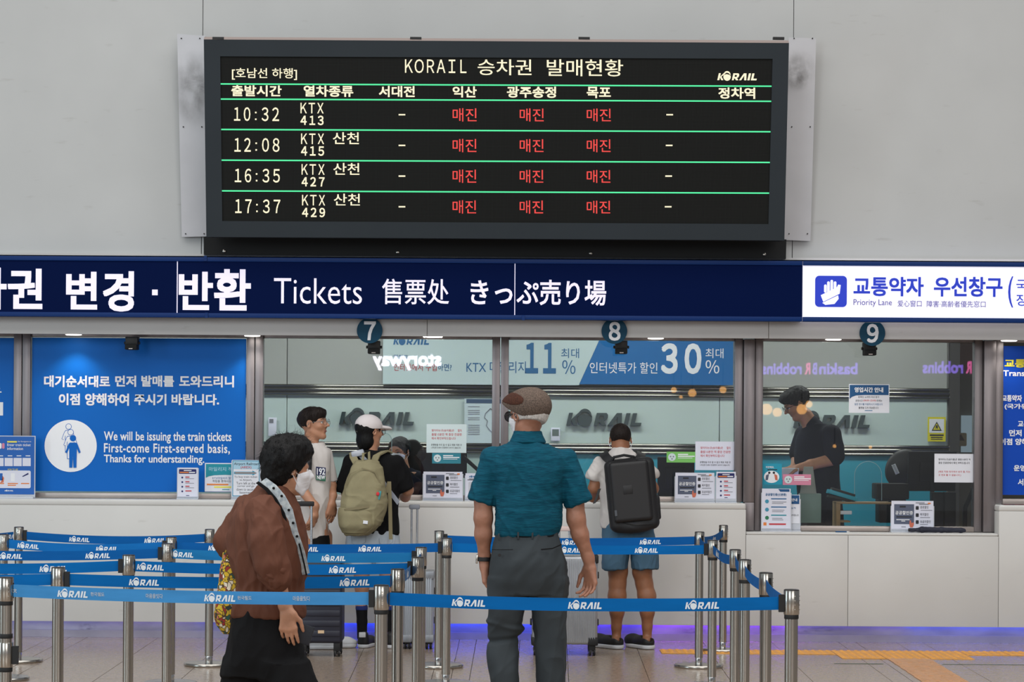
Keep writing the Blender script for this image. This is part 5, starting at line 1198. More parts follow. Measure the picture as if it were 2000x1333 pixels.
# ---- 3. the young man with glasses at the counter
f = Fig('young person with round glasses and a white sleeveless jersey leaning by the suitcase', 16.85, 615, .006)
H = Head(f.J(613, 829, 0), .228, -1.92, .12)
b = f.sdf(.005); H.add(b)
f.ch(b, [(607, 850, 0, 12.5), (612, 888, 0, 15)], .03)
f.loft(b, [(878, 590, 640, .07), (900, 580, 645, .10), (980, 590, 640, .09), (1050, 592, 642, .10)], .03)
f.ch(b, [(594, 892, -.13, 12), (590, 952, -.14, 10.5), (619, 988, -.2, 8.5), (619, 1004, -.2, 7.0)], .02)
f.ch(b, [(634, 892, .10, 12), (645, 950, .08, 10), (650, 968, -.02, 8), (648, 984, -.04, 6.8)], .02)
f.ch(b, [(606, 1050, -.05, 20), (606, 1150, -.05, 15), (606, 1240, -.04, 9)], .02); f.ch(b, [(628, 1050, .06, 20), (632, 1150, .06, 15), (632, 1240, .06, 9)], .02)
hand(b, f.J(619, 1002, -.2), (-.35, 0, -1), (-.5, .4, .2), .165, (.5, .55, .6, .7), 1, .4)
hand(b, f.J(648, 982, -.04), (-.05, 0, -1), (-.6, .6, 0), .165, (.3, .3, .35, .4), 1, .2)
f.mesh('body', b, M_skinD)
H.eyes(f.o, M_eyew, M_iris, M_hairbr); H.brows(f.o, M_hairbr)
MB().tube([H.p(-.07, .362, .243), H.p(0, .378, .25), H.p(.07, .362, .243)], [.004, .0045, .004], 6).obj('lips', mat('lip_pink', rgb(150, 88, 78), rough=.5), f.o, smooth=True)
c = f.sdf(.005)
f.loft(c, [(866, 598, 628, .05), (876, 590, 640, .075), (890, 586, 646, .105), (930, 590, 644, .115), (980, 590, 642, .118), (1030, 588, 640, .122), (1052, 590, 641, .122)], .02, 2.3)
f.mesh('jersey', c, M_wtee, dsum(folds(.010, 12, 10, 4, 61, .2), folds(.005, 26, 14, 9, 66, -.3)))
c = f.sdf(.005); f.ch(c, [(600, 884, -.12, 13), (598, 930, -.16, 14)], .02); c.plane(f.J(598, 934, 0), (-.1, 0, -1)); f.mesh('dark_sleeve', c, mat('camo_sleeve', rgb(58, 58, 62), rough=.85, c2=rgb(22, 22, 26), vscale=40), folds(.003, 20, 20, 10, 62))
c = f.sdf(.005); f.ch(c, [(634, 888, .10, 13), (644, 940, .09, 14)], .02); c.plane(f.J(644, 943, 0), (.2, 0, -1)); f.mesh('sleeve', c, M_wtee, folds(.003, 20, 20, 10, 63))
c = f.sdf(.006); f.loft(c, [(1046, 590, 642, .115), (1080, 588, 646, .125), (1110, 588, 648, .12)], .02); f.ch(c, [(606, 1080, -.05, 20), (606, 1150, -.05, 17), (606, 1248, -.04, 14)], .02); f.ch(c, [(628, 1080, .06, 20), (632, 1150, .06, 17), (632, 1248, .06, 14)], .02); f.mesh('trousers', c, M_blkc, folds(.004, 14, 12, 5, 64))
shoe(f, 590, 1268, -.05, .15, m=M_sole); shoe(f, 622, 1264, .06, .2, m=M_sole)
pr = ppoly('jersey_print', [(617, 912), (636, 914), (636, 941), (617, 938)], 16.85 - .124, .002, mat('print_navy', rgb(30, 34, 78), rough=.7), f.o)
ppoly('jersey_print', [(617, 929), (636, 931), (636, 941), (617, 938)], 16.85 - .1255, 0, mat('print_green', rgb(30, 96, 70), rough=.7), f.o)
text('192', 619, 915, 635, 928, 16.85 - .127, M_white, f.o, .02); text('NEW', 619, 929, 635, 937, 16.85 - .128, M_white, f.o, .03)
MB().lathe([(.024, -.008), (.027, -.006), (.027, .006), (.024, .008)], f.J(650, 967, -.02), 20).obj('wrist_band', M_rubb, f.o, smooth=True)
g = Sdf(.004); h = H.h; g.ell(H.p(0, -.07, .68), (.36 * h, .45 * h, .36 * h), H.R, 0); g.ell(H.p(0, .12, .80), (.31 * h, .32 * h, .22 * h), H.R, .06 * h)
g.ell(H.p(0, .44, .40), (.33 * h, .32 * h, .235 * h), H.R, .02 * h, 's'); g.plane(H.p(0, -.1, .36), H.R @ Vector((0, .25, -1)))
for q in (-1, 1): g.ell(H.p(q * .36, .02, .46), (.1 * h, .13 * h, .17 * h), H.R, .02 * h, 's')
f.mesh('hair', g, M_hairbr, lambda V, N: .0035 * vnoise(V * np.array([70, 70, 30]), 9))
hairstrands(f, H.p(0, -.05, .68), (.355 * h, .40 * h, .37 * h), M_hairbr, 500, .020, 15, .0, (H.p(0, .42, .42), .085), .0009, .35, .6)
glasses(f, H, mat('thin_metal', rgb(120, 112, 108), rough=.3, metal=.8), M_lens, .115, .47, .515, 0, .0014)

# ---- 4. the woman with the white cap and the khaki backpack
f = Fig('person in a white baseball cap, black tee and pale denim shorts leaning on the counter', 16.95, 728, .006)
H = Head(f.J(722, 843, 0), .222, -.95, .0)
b = f.sdf(.005); H.add(b)
f.ch(b, [(722, 862, 0, 13), (724, 892, 0, 15)], .03); f.loft(b, [(900, 702, 758, .055), (950, 688, 768, .09), (1040, 690, 765, .10), (1085, 690, 770, .11)], .03)
f.ch(b, [(684, 905, 0, 13), (676, 965, .05, 10), (690, 985, .25, 8)], .02)
f.ch(b, [(778, 908, 0, 14), (795, 958, .05, 11.5), (790, 972, .12, 9.5), (770, 962, .36, 8), (764, 950, .42, 7)], .02)
hand(b, f.J(766, 952, .40), (-.3, .8, .6), (-.4, 0, 0.9), .16, .4, 1, .3); hand(b, f.J(690, 985, .25), (.3, 1, 0), (0, 0, -1), .16, .4, 1, .3)
f.ch(b, [(706, 1080, -.02, 19), (707, 1145, -.0, 14), (705, 1186, .02, 10), (706, 1200, .015, 8.6), (707, 1244, .0, 7)], .02); f.ch(b, [(755, 1080, 0, 19), (757, 1145, 0, 14), (760, 1186, .02, 10), (761, 1200, .015, 8.6), (762, 1246, -.0, 7)], .02)
f.mesh('body', b, M_skinD)
c = f.sdf(.005)
f.loft(c, [(880, 712, 748, .055), (888, 697, 762, .08), (900, 686, 778, .105), (930, 680, 782, .12), (980, 676, 776, .125), (1020, 674, 779, .13), (1043, 673, 784, .13)], .02, 2.3)
f.ch(c, [(687, 903, 0, 16), (673, 955, .02, 17)], .03); f.ch(c, [(775, 906, 0, 17), (790, 950, .03, 19)], .03)
xq0, xq1 = f.J(678, 900).x, f.J(779, 900).x; e0_, e1_ = f.J(669, 963), f.J(796, 957)
def teecut(x, y, z): return np.maximum(np.where(x < xq0, -(z - e0_.z) * .95 - (x - e0_.x) * .3, -1), np.where(x > xq1, -(z - e1_.z) * .9 + (x - e1_.x) * .42, -1))
c.field(teecut); f.mesh('black_tee', c, M_blkc, folds(.010, 12, 10, 4, 71, .3))
c = f.sdf(.005); f.loft(c, [(1036, 678, 778, .125), (1060, 676, 782, .135), (1080, 677, 783, .135)], .02, 2.4); f.loft(c, [(1070, 677, 730, .12), (1104, 676, 731, .115)], .02, 2.3); f.loft(c, [(1070, 730, 783, .12), (1104, 732, 784, .115)], .02, 2.3)
f.mesh('denim_shorts', c, M_denim, folds(.008, 16, 12, 7, 72, .4))
for x0 in (689, 742): MB().tube([f.J(x0, 1043, -.129), f.J(x0 + 1, 1060, -.139), f.J(x0 + 14, 1066, -.142), f.J(x0 + 27, 1058, -.138), f.J(x0 + 28, 1043, -.129)], .0012, 5).obj('pocket_seam', mat('denim_seam', rgb(120, 130, 142), rough=.9), f.o)
for x in (706, 761):
    c = f.sdf(.005); f.ch(c, [(x, 1188, .018, 11.6), (x + 1, 1215, .01, 10.2), (x + 1, 1246, 0, 9.6)], .01); f.mesh('sock', c, M_blkc)
    MB().lathe([(f.r(11.6), 0), (f.r(12), .006), (f.r(12), .022), (f.r(11.6), .028)], f.J(x, 1192, .015), 20).obj('sock_cuff', mat('sock_navy', rgb(28, 46, 110), rough=.9), f.o, smooth=True)
shoe(f, 708, 1268, -.05, 1.35); shoe(f, 758, 1268, -.07, .9)
pbox('heel_tab', 701, 1236, 714, 1246, 16.95 - .095, .02, M_sole, f.o, bevel=.004)
g = Sdf(.004); h = H.h; g.ell(H.p(0, -.06, .62), (.36 * h, .445 * h, .37 * h), H.R, 0); g.ell(H.p(0, -.17, .22), (.31 * h, .28 * h, .36 * h), H.R, .1 * h)
g.ell(H.p(0, .40, .38), (.30 * h, .30 * h, .36 * h), H.R, .02 * h, 's'); g.ell(H.p(.33, .08, .44), (.10 * h, .14 * h, .2 * h), H.R, .02 * h, 's')
f.mesh('hair', g, M_hairb, lambda V, N: .002 * vnoise(V * np.array([60, 60, 18]), 9))
g = Sdf(.004); R_ = H.R @ Rot(-.10, 0, 0); g.ell(H.p(0, -.04, .68), (.375 * h, .455 * h, .36 * h), R_, 0); g.plane(H.p(0, 0, .58), R_ @ Vector((0, .12, -1))); g.ell(H.p(0, -.52, .57), (.22 * h, .22 * h, .16 * h), H.R, .01 * h, 's'); 
g.ell(H.p(0, .50, .615), (.27 * h, .30 * h, .075 * h), H.R @ Rot(-.12, 0, 0), .05 * h)
f.mesh('baseball_cap', g, M_capw, folds(.0010, 20, 20, 20, 7))
MB().tube([H.p(-.20, -.36, .53), H.p(0, -.46, .50), H.p(.20, -.36, .53)], .006, 6).obj('cap_strap', M_capw, f.o, smooth=True)
glasses(f, H, M_gl, M_lens, .115, .47, .50, 0, .0016)
# khaki backpack
M_kh = mat('khaki_canvas', rgb(146, 138, 108), rough=.85, var=.06, vscale=8, bump=.15, bscale=260, spec=.2)
t = thing('backpack', 'khaki canvas backpack worn by the person in the white cap', 'backpack', f.J(712, 1042, -.25))
c = Sdf(.005); J = f.J; k_ = [(900, 700, 742, .06, -.20), (915, 690, 752, .085, -.215), (950, 678, 756, .105, -.225), (985, 670, 755, .115, -.23), (1020, 668, 748, .115, -.23), (1036, 672, 734, .10, -.225), (1043, 680, 716, .07, -.22)]
c.loft([f.sec(*r) for r in k_], .02, 'u', 2.6); c.ell(J(738, 985, -.22), (f.r(21), .085, f.r(36)), Rot(0, .12, 0), .03)
sobj('bag_body', c, M_kh, t, dsum(folds(.008, 14, 10, 4, 81, .15), folds(.005, 10, 8, 22, 82)))
c = Sdf(.005); c.loft([f.sec(990, 667, 733, .10, -.245), f.sec(1000, 665, 738, .118, -.25), f.sec(1025, 667, 738, .118, -.25), f.sec(1039, 674, 722, .09, -.24)], .01, 'u', 2.8); c.plane(J(700, 992, 0), (.12, 0, 1)); sobj('front_pocket', c, M_kh, t, folds(.003, 14, 10, 12, 83))
ribbon('pocket_zip', [J(666, 1001, -.27), J(680, 994, -.345), J(705, 990, -.372), J(735, 986, -.33)], Vector((0, 0, .009)), mat('khaki_trim', rgb(128, 118, 88), rough=.7), t, t=.002)
ribbon('top_zip', [J(681, 948, -.30), J(690, 925, -.31), J(712, 914, -.315), (J(738, 922, -.31)), J(750, 950, -.30)], [Vector((.004, 0, .003))] * 5, MATS['khaki_trim'], t, t=.002)
ribbon('shoulder_strap', [J(700, 906, -.20), J(692, 893, -.13), J(690, 886, -.05), J(692, 884, .03)], Vector((.024, 0, .004)), M_kh, t, t=.006)
ribbon('shoulder_strap', [J(731, 908, -.20), J(738, 890, -.14), J(752, 882, -.06), J(760, 886, .03)], Vector((.024, 0, .004)), M_kh, t, t=.006)
MB().tube([J(712, 905, -.22), J(713, 886, -.20), J(724, 883, -.20), J(725, 905, -.22)], .010, 8).obj('grab_handle', M_kh, t, smooth=True)
ribbon('hanging_strap', [J(757, 962, -.20), J(763, 940, -.19), J(765, 1000, -.20), J(766, 1052, -.20)], Vector((.013, 0, 0)), MATS['khaki_trim'], t, t=.002)
MB().obox(J(720, 1017, -.368), (.016, .003, .011), Rot(0, .1, 0)).obj('fabric_label', M_paper, t)
MB().obox(J(746, 966, -.31), (.008, .012, .030), Rot(0, .2, 0)).obj('side_tag', mat('tag_teal', rgb(70, 150, 158), rough=.7), t, bevel=.003); MB().obox(J(743, 963, -.325), (.010, .010, .011), Rot(0, .2, 0)).obj('side_tag', mat('tag_red', rgb(214, 44, 56), rough=.7), t, bevel=.003)
ribbon('crossbody_strap', [J(700, 884, -.10), J(735, 918, -.17), J(760, 955, -.16), J(780, 982, -.13)], Vector((.008, 0, .014)), mat('strap_grey', rgb(150, 156, 168), rough=.8), f.o, t=.003)
MB().obox(J(701, 886, -.12), (.045, .02, .022), Rot(0, -.25, 0)).obj('folded_scarf', mat('striped_scarf', rgb(200, 204, 212), rough=.8, c2=rgb(150, 156, 170), vscale=1, vstretch=(10, 10, 120)), f.o, bevel=.01)

# ---- 5. the man in blue shorts with the black backpack
f = Fig('person in a pale tee and slate blue shorts bowed over the counter under disc eight', 17.05, 1215, .006)
H = Head(f.J(1212, 861, .02), .225, 0, -.55)
b = f.sdf(.005); H.add(b)
f.ch(b, [(1212, 872, -.01, 14), (1212, 900, -.03, 14)], .03); f.loft(b, [(905, 1186, 1242, .07), (950, 1180, 1255, .10), (1040, 1185, 1265, .11)], .03)
f.ch(b, [(1170, 912, 0, 13), (1160, 955, .0, 11), (1160, 972, .08, 10), (1178, 968, .34, 8)], .02); f.ch(b, [(1256, 912, 0, 13), (1275, 955, .0, 11), (1273, 968, .08, 10), (1255, 965, .34, 8)], .02)
hand(b, f.J(1178, 968, .34), (.5, .9, .1), (0, 0, -1), .17, .4, -1, .3); hand(b, f.J(1255, 965, .34), (-.5, .9, .1), (0, 0, -1), .17, .4, 1, .3)
f.ch(b, [(1207, 1085, -.01, 21), (1207, 1118, -.01, 18.5), (1206, 1140, -.01, 16.5), (1205, 1165, -.02, 17.5), (1205, 1195, -.01, 14), (1204, 1225, .0, 9.5), (1204, 1250, 0, 9)], .02)
f.ch(b, [(1254, 1085, -.01, 21), (1254, 1118, -.01, 18.5), (1258, 1140, -.01, 16.5), (1263, 1165, -.02, 17.5), (1264, 1195, -.01, 14), (1264, 1225, .0, 9.5), (1264, 1248, 0, 9)], .02)
for x in (1203, 1263): b.ell(f.J(x, 1251, -.02), (.032, .045, .03), None, .02)
f.mesh('body', b, M_skinC)
c = f.sdf(.005); f.loft(c, [(876, 1199, 1228, .055, -.03), (883, 1191, 1236, .078, -.03), (892, 1181, 1247, .10, -.02), (903, 1175, 1255, .11), (935, 1172, 1258, .12), (985, 1172, 1262, .125), (1015, 1173, 1270, .13), (1032, 1174, 1272, .13)], .02, 2.3)
f.ch(c, [(1174, 908, 0, 15), (1161, 930, .0, 16)], .03); f.ch(c, [(1254, 908, 0, 15), (1272, 928, .0, 16)], .03)
xr0, xr1 = f.J(1169, 900).x, f.J(1260, 900).x; g0_, g1_ = f.J(1157, 937), f.J(1275, 937)
c.field(lambda x, y, z: np.maximum(np.where(x < xr0, -(z - g0_.z) * .93 - (x - g0_.x) * .35, -1), np.where(x > xr1, -(z - g1_.z) * .93 + (x - g1_.x) * .4, -1)))
f.mesh('pale_tee', c, M_wtee, dsum(folds(.009, 13, 10, 5, 91, .2), folds(.004, 28, 16, 10, 93, -.4)))
c = f.sdf(.005); f.loft(c, [(1022, 1178, 1275, .13), (1050, 1176, 1280, .14), (1075, 1176, 1284, .14)], .02, 2.4); f.loft(c, [(1065, 1176, 1229, .13), (1112, 1175, 1226, .125)], .01, 2.3); f.loft(c, [(1065, 1231, 1284, .13), (1111, 1234, 1286, .125)], .01, 2.3)
f.mesh('shorts', c, M_slate, dsum(folds(.010, 14, 10, 4, 92), folds(.004, 26, 16, 10, 94, .4)))
g = Sdf(.004); h = H.h; g.ell(H.p(0, -.075, .64), (.338 * h, .425 * h, .372 * h), H.R, 0); g.plane(H.p(0, -.2, .34), H.R @ Vector((0, -.1, -1))); g.plane(H.p(0, .22, .6), H.R @ Vector((0, 1, -.3)))
for q in (-1, 1): g.ell(H.p(q * .36, .0, .47), (.09 * h, .13 * h, .16 * h), H.R, .02 * h, 's')
f.mesh('hair', g, M_hairbr, lambda V, N: .0012 * vnoise(V * 160, 9))
for q in (-1, 1): MB().tube([H.p(q * .36, -.08, .50), H.p(q * .375, -.05, .40), H.p(q * .30, .1, .25)], .0022, 5).obj('mask_loop', M_mask, f.o, smooth=True)
for x, y, d_ in ((1212, 1268, 2.25), (1272, 1266, 2.1)):
    q = f.J(x - 8, y, -.07); q.z = 0; d = Vector((math.cos(d_), math.sin(d_), 0)); R = Matrix.Rotation(d_ - math.pi / 2, 3, 'Z')
    c = Sdf(.005); c.cap(q + Vector((0, 0, .05)), q + d * .18 + Vector((0, 0, .04)), .048, .048, .02); c.ell(q + d * .2 + Vector((0, 0, .05)), (.052, .07, .045), R, .03); c.ell(q + d * .0 + Vector((0, 0, .10)), (.036, .07, .055), R, .01, 's'); c.plane(q + Vector((0, 0, .024)), (0, 0, -1)); f.mesh('clog', c, M_rubb)
    c = Sdf(.005); c.cap(q + Vector((0, 0, .02)), q + d * .19 + Vector((0, 0, .02)), .052, .054, .02); c.plane(q + Vector((0, 0, .030)), (0, 0, 1)); c.plane(q + Vector((0, 0, .002)), (0, 0, -1)); f.mesh('clog_sole', c, M_sole)
# black backpack
M_bkp = mat('black_nylon', rgb(24, 24, 27), rough=.6, var=.1, vscale=12, bump=.1, bscale=300); M_bks = mat('black_shell', rgb(27, 26, 28), rough=.5, bump=.03, bscale=200)
t = thing('backpack', 'boxy black hard-front backpack worn by the person in blue shorts', 'backpack', f.J(1230, 1038, -.27)); J = f.J; R = Rot(0, -.10, 0)
c = Sdf(.005); c.rbox(J(1231, 965, -.215), (f.r(48), .085, f.r(70)), .05, R, 0); c.ell(J(1236, 1028, -.22), (f.r(30), .08, f.r(11)), R, .04); sobj('bag_body', c, M_bkp, t, folds(.002, 12, 12, 8, 95))
c = Sdf(.004); c.rbox(J(1228, 958, -.30), (f.r(38), .030, f.r(59)), .028, R, 0); sobj('hard_front', c, M_bks, t)
for z_ in (900, 1018): MB().tube([J(1196 + (z_ - 900) * .09, z_, -.30), J(1228 + (z_ - 900) * .09, z_ - 6 if z_ < 950 else z_ + 5, -.318), J(1258 + (z_ - 900) * .09, z_ + 3, -.30)], .003, 6).obj('front_zip', M_rubb, t, smooth=True)
MB().tube([J(1189, 905, -.25), J(1196, 893, -.27), J(1215, 889, -.275), J(1234, 892, -.27), J(1240, 900, -.25)], .010, 8).obj('grab_handle', M_rubb, t, smooth=True)
ribbon('shoulder_strap', [J(1196, 905, -.16), J(1183, 894, -.125), J(1178, 886, -.05), J(1182, 888, .04)], Vector((.028, 0, .012)), M_bkp, t, t=.008); ribbon('shoulder_strap', [J(1238, 902, -.16), J(1250, 893, -.125), J(1252, 886, -.05), J(1248, 888, .04)], Vector((.028, 0, -.010)), M_bkp, t, t=.008)
ribbon('webbing_strap', [J(1170, 955, -.10), J(1164, 972, -.13), J(1159, 983, -.14)], Vector((.010, 0, .003)), M_rubb, t, t=.002)
c = Sdf(.005); c.rbox(J(1279, 990, -.20), (f.r(7), .055, f.r(24)), .02, Rot(0, -.08, 0), 0); sobj('side_pocket', c, M_bkp, t)
MB().obox(J(1199, 1000, -.335), (.008, .002, .020), R).obj('fabric_label', mat('grey_label', rgb(80, 84, 90), rough=.6), t)
b_ = MB(); b_.obox(J(1222, 955, -.331), (.032, .002, .030), R); b_.obj('embossed_emblem', M_bks, t, bevel=.0015)

# ---- 6. the standing clerk behind the right window
f = Fig('office clerk in a navy polo and glasses standing with bowed head behind the right window', 18.62, 1600, .006)
f.o.location.z = .18
ORG[f.o] = Vector(f.o.location)
H = Head(f.J(1556, 789, 0), .238, 1.75, -.50)
b = f.sdf(.005); H.add(b); f.ch(b, [(1572, 812, 0, 15), (1588, 838, 0, 17)], .03); f.loft(b, [(840, 1570, 1620, .08), (900, 1560, 1632, .11), (1000, 1570, 1640, .11), (1060, 1572, 1640, .12)], .03)
f.ch(b, [(1622, 848, -.13, 15), (1628, 896, -.14, 12.5), (1578, 908, -.18, 10), (1552, 914, -.2, 7.5)], .02); f.ch(b, [(1575, 850, .14, 14), (1560, 900, .10, 11), (1550, 915, -.02, 8)], .02)
hand(b, f.J(1552, 914, -.2), (-1, -.1, -.15), (.1, .3, -1), .175, (.5, .55, .6, .6), 1, .4); hand(b, f.J(1550, 915, -.02), (-1, -.4, -.1), (0, 0, -1), .175, .5, -1, .4)
f.ch(b, [(1595, 1060, -.05, 21), (1597, 1240, -.05, 12), (1597, 1258, -.05, 10)], .02); f.ch(b, [(1620, 1060, .08, 21), (1622, 1240, .08, 12), (1622, 1258, .08, 10)], .02)
f.mesh('body', b, M_skinD); H.eyes(f.o, M_eyew, M_iris, M_hairb); H.brows(f.o, M_hairb)
c = f.sdf(.005); f.loft(c, [(828, 1580, 1606, .06), (836, 1566, 1622, .09), (850, 1556, 1634, .12), (890, 1551, 1638, .13), (940, 1555, 1640, .13), (1000, 1562, 1646, .13), (1040, 1566, 1650, .13)], .02, 2.3)
f.ch(c, [(1620, 850, -.12, 20), (1626, 890, -.14, 20)], .03); f.ch(c, [(1574, 850, .12, 18), (1563, 885, .12, 18)], .03); f.mesh('navy_polo', c, M_navyc, folds(.005, 12, 10, 5, 101, .3))
c = f.sdf(.004); f.ch(c, [(1584, 828, -.0, 17.5), (1589, 836, 0, 20)], .01); f.mesh('collar', c, M_navyc)
c = f.sdf(.006); f.loft(c, [(1030, 1568, 1648, .125), (1100, 1570, 1650, .13)], .02); f.ch(c, [(1595, 1080, -.05, 23), (1597, 1250, -.05, 15)], .02); f.ch(c, [(1620, 1080, .08, 23), (1622, 1250, .08, 15)], .02); c.plane((0, 0, .2), (0, 0, -1)); f.mesh('trousers', c, M_navyc)
g = Sdf(.004); h = H.h; g.ell(H.p(0, -.08, .68), (.375 * h, .46 * h, .37 * h), H.R, 0); g.ell(H.p(0, .14, .82), (.32 * h, .33 * h, .22 * h), H.R, .08 * h); g.ell(H.p(0, .42, .44), (.34 * h, .28 * h, .24 * h), H.R, .03 * h, 's'); g.plane(H.p(0, -.1, .34), H.R @ Vector((0, .15, -1)))
for q in (-1, 1): g.ell(H.p(q * .38, .02, .44), (.1 * h, .12 * h, .14 * h), H.R, .02 * h, 's')
f.mesh('hair', g, M_hairb, lambda V, N: .004 * vnoise(V * np.array([60, 60, 40]), 19)); hairstrands(f, H.p(0, -.05, .68), (.37 * h, .42 * h, .37 * h), M_hairb, 400, .03, 25, -.2, (H.p(0, .42, .40), .09), .001, .4, .6)
glasses(f, H, M_gl, M_lens, .115, .47, .515, 0, .0016)
shoe(f, 1600, 1250, -.05, 2.6, name='work_shoe')
MB().obox(f.J(1535, 925, -.24), (.07, .004, .045), Rot(.3, 0, .2)).obj('held_papers', M_paper, f.o)

# ---- 7. the seated clerk mostly hidden behind the white-capped woman
f = Fig('masked office clerk with dark hair seated behind the left window', 18.6, 785, .006)
H = Head(f.J(779, 884, 0), .230, 2.75, -.10)
b = f.sdf(.006); H.add(b); f.ch(b, [(783, 905, 0, 14), (787, 925, 0, 16)], .03); f.loft(b, [(922, 765, 815, .08), (960, 755, 825, .11), (1010, 760, 820, .12), (1040, 760, 820, .12)], .03)
f.ch(b, [(762, 935, -.0, 13), (752, 985, -.08, 10), (760, 990, -.3, 8)], .02); hand(b, f.J(760, 990, -.3), (0, -1, 0), (0, 0, -1), .165, .4, 1, .3)
f.mesh('body', b, M_skinD); H.eyes(f.o, M_eyew, M_iris, M_hairb); H.brows(f.o, M_hairb)
c = f.sdf(.006); f.loft(c, [(915, 775, 802, .06), (926, 762, 816, .10), (950, 754, 826, .12), (1000, 756, 826, .13), (1045, 756, 826, .14)], .02); f.ch(c, [(762, 936, -.0, 16), (753, 975, -.06, 15)], .03); f.ch(c, [(814, 936, 0, 16), (826, 980, -.04, 15)], .03); f.mesh('navy_jacket', c, M_navyc, folds(.005, 12, 10, 5, 111))
g = Sdf(.005); h = H.h; g.ell(H.p(0, -.08, .66), (.36 * h, .45 * h, .37 * h), H.R, 0); g.ell(H.p(0, .40, .44), (.32 * h, .28 * h, .30 * h), H.R, .03 * h, 's'); g.plane(H.p(0, -.1, .30), (0, 0, -1)); f.mesh('hair', g, M_hairb, lambda V, N: .003 * vnoise(V * 70, 19))
facemask(f, H)
cl = thing('office_chair', 'dark padded office chair behind the masked clerk', 'chair', f.J(805, 1100, .2)); cl.location.z = .18; ORG[cl] = Vector(cl.location)
c = Sdf(.007); c.rbox(f.J(800, 915, .19), (.16, .03, .21), .10, Rot(-.1, 0, 0), 0) if False else c.ell(f.J(798, 908, .19), (.125, .035, .20), Rot(-.1, .15, 0), 0); sobj('backrest', c, M_black, cl)
q = cl.location; MB().box(q.x - .24, q.x + .24, q.y - .38, q.y + .05, .56, .64).obj('seat', M_black, cl, bevel=.03); MB().tube([(q.x, q.y - .15, .56), (q.x, q.y - .15, .24)], .03, 10).obj('column', M_black, cl)
for a in range(5): MB().tube([(q.x, q.y - .15, .25), (q.x + .28 * math.cos(a * 1.2566), q.y - .15 + .28 * math.sin(a * 1.2566), .215)], .02, 6).obj('leg', M_black, cl)
# ------------------------------------------------------------------ luggage
def wheel(b_parent, x, y, r=.026, t=.022, ang=0.0):
    q = MB().lathe([(r * .55, -t / 2), (r, -t / 2 + .002), (r, t / 2 - .002), (r * .55, t / 2)], (0, 0, 0), 20, 'X').obj('wheel', M_rubb, b_parent, smooth=True)
    og = ORG[b_parent]; q.location = Vector((x, y, r + .001)) - og; q.data.transform(Matrix.Translation(og)); q.rotation_euler.z = ang
    h_ = MB().lathe([(r * .35, -t / 2 - .002), (r * .35, t / 2 + .002)], (0, 0, 0), 10, 'X').obj('hub', M_steel, b_parent); h_.data.transform(Matrix.Translation(og)); h_.location = q.location; h_.rotation_euler.z = ang
def suitcase(label, Y, x0, x1, y0, y1, depth, m, style, trim, hx=None, htop=None, grip=None, yaw=0.0):
    q = P((x0 + x1) / 2, 850, Y); w_ = (x1 - x0) * Y / F; zt = P(x0, y0, Y).z; zb = max(.055, P(x0, y1, Y).z)
    t = thing('suitcase', label, 'suitcase', (q.x, Y, 0)); cx = q.x
    b = MB(); n = 5
    MB().box(cx - w_ / 2, cx + w_ / 2, Y - depth / 2, Y + depth / 2, zb, zt).obj('shell', m, t, bevel=.022, seg=4)
    if style == 'h':      # horizontal pressed bands
        for k in range(7):
            z = zb + .045 + k * (zt - zb - .08) / 7
            MB().box(cx - w_ / 2 + .012, cx + w_ / 2 - .012, Y - depth / 2 - .007, Y - depth / 2 + .02, z, z + (zt - zb) / 7 * .52).obj('pressed_band', m, t, bevel=.006)
    else:                 # aluminium with vertical grooves
        nr = int(w_ / .0155)
        for k in range(nr):
            x = cx - w_ / 2 + .012 + (k + .5) * (w_ - .024) / nr
            MB().tube([(x, Y - depth / 2 + .001, zb + .02), (x, Y - depth / 2 - .003, zb + .035), (x, Y - depth / 2 - .003, zt - .035), (x, Y - depth / 2 + .001, zt - .02)], .0045, 6).obj('rib', m, t, smooth=True)
        for sx in (-1, 1):
            for z in (zb, zt): MB().box(cx + sx * (w_ / 2 - .03) - .034, cx + sx * (w_ / 2 - .03) + .034, Y - depth / 2 - .007, Y + depth / 2 + .004, z - (.006 if z == zb else .05), z + (.05 if z == zb else .006)).obj('corner_guard', trim, t, bevel=.008)
        for z in (zb + .12, zt - .16): MB().box(cx - w_ / 2 - .012, cx - w_ / 2 + .004, Y - .02, Y + .02, z, z + .045).obj('latch', M_rubb, t, bevel=.003); MB().box(cx + w_ / 2 - .004, cx + w_ / 2 + .012, Y - .02, Y + .02, z, z + .045).obj('latch', M_rubb, t, bevel=.003)
    for sx in (-1, 1):
        for sy in (-1, 1):
            x, y = cx + sx * (w_ / 2 - .035), Y + sy * (depth / 2 - .035)
            MB().box(x - .022, x + .022, y - .022, y + .022, .038, zb + .01).obj('caster_fork', trim if style == 'h' else M_rubb, t, bevel=.004)
            wheel(t, x - .014, y, .026, .014, .15 * sx); wheel(t, x + .014, y, .026, .014, .15 * sx)
    if hx:
        zh = P(hx[0], htop, Y).z; yb = Y + depth / 2 - .03
        for x in hx: MB().tube([(P(x, 850, Y).x, yb, zt - .02), (P(x, 850, Y).x, yb, zh - .01)], .008, 10).obj('telescopic_rod', mat('alu_rod', rgb(196, 200, 206), rough=.25, metal=.9), t, smooth=True)
        MB().box(P(hx[0], 850, Y).x - .018, P(hx[1], 850, Y).x + .018, yb - .014, yb + .014, zh - .022, zh + .012).obj('grip', grip or M_rubb, t, bevel=.008)
    return t
M_nv = mat('navy_polycarbonate', rgb(36, 38, 52), rough=.42, var=.05, vscale=6)
M_al = mat('ribbed_aluminium', rgb(168, 170, 174), rough=.38, metal=.55, var=.05, vscale=10)
M_pk = mat('pale_pink_grip', rgb(214, 190, 184), rough=.5)
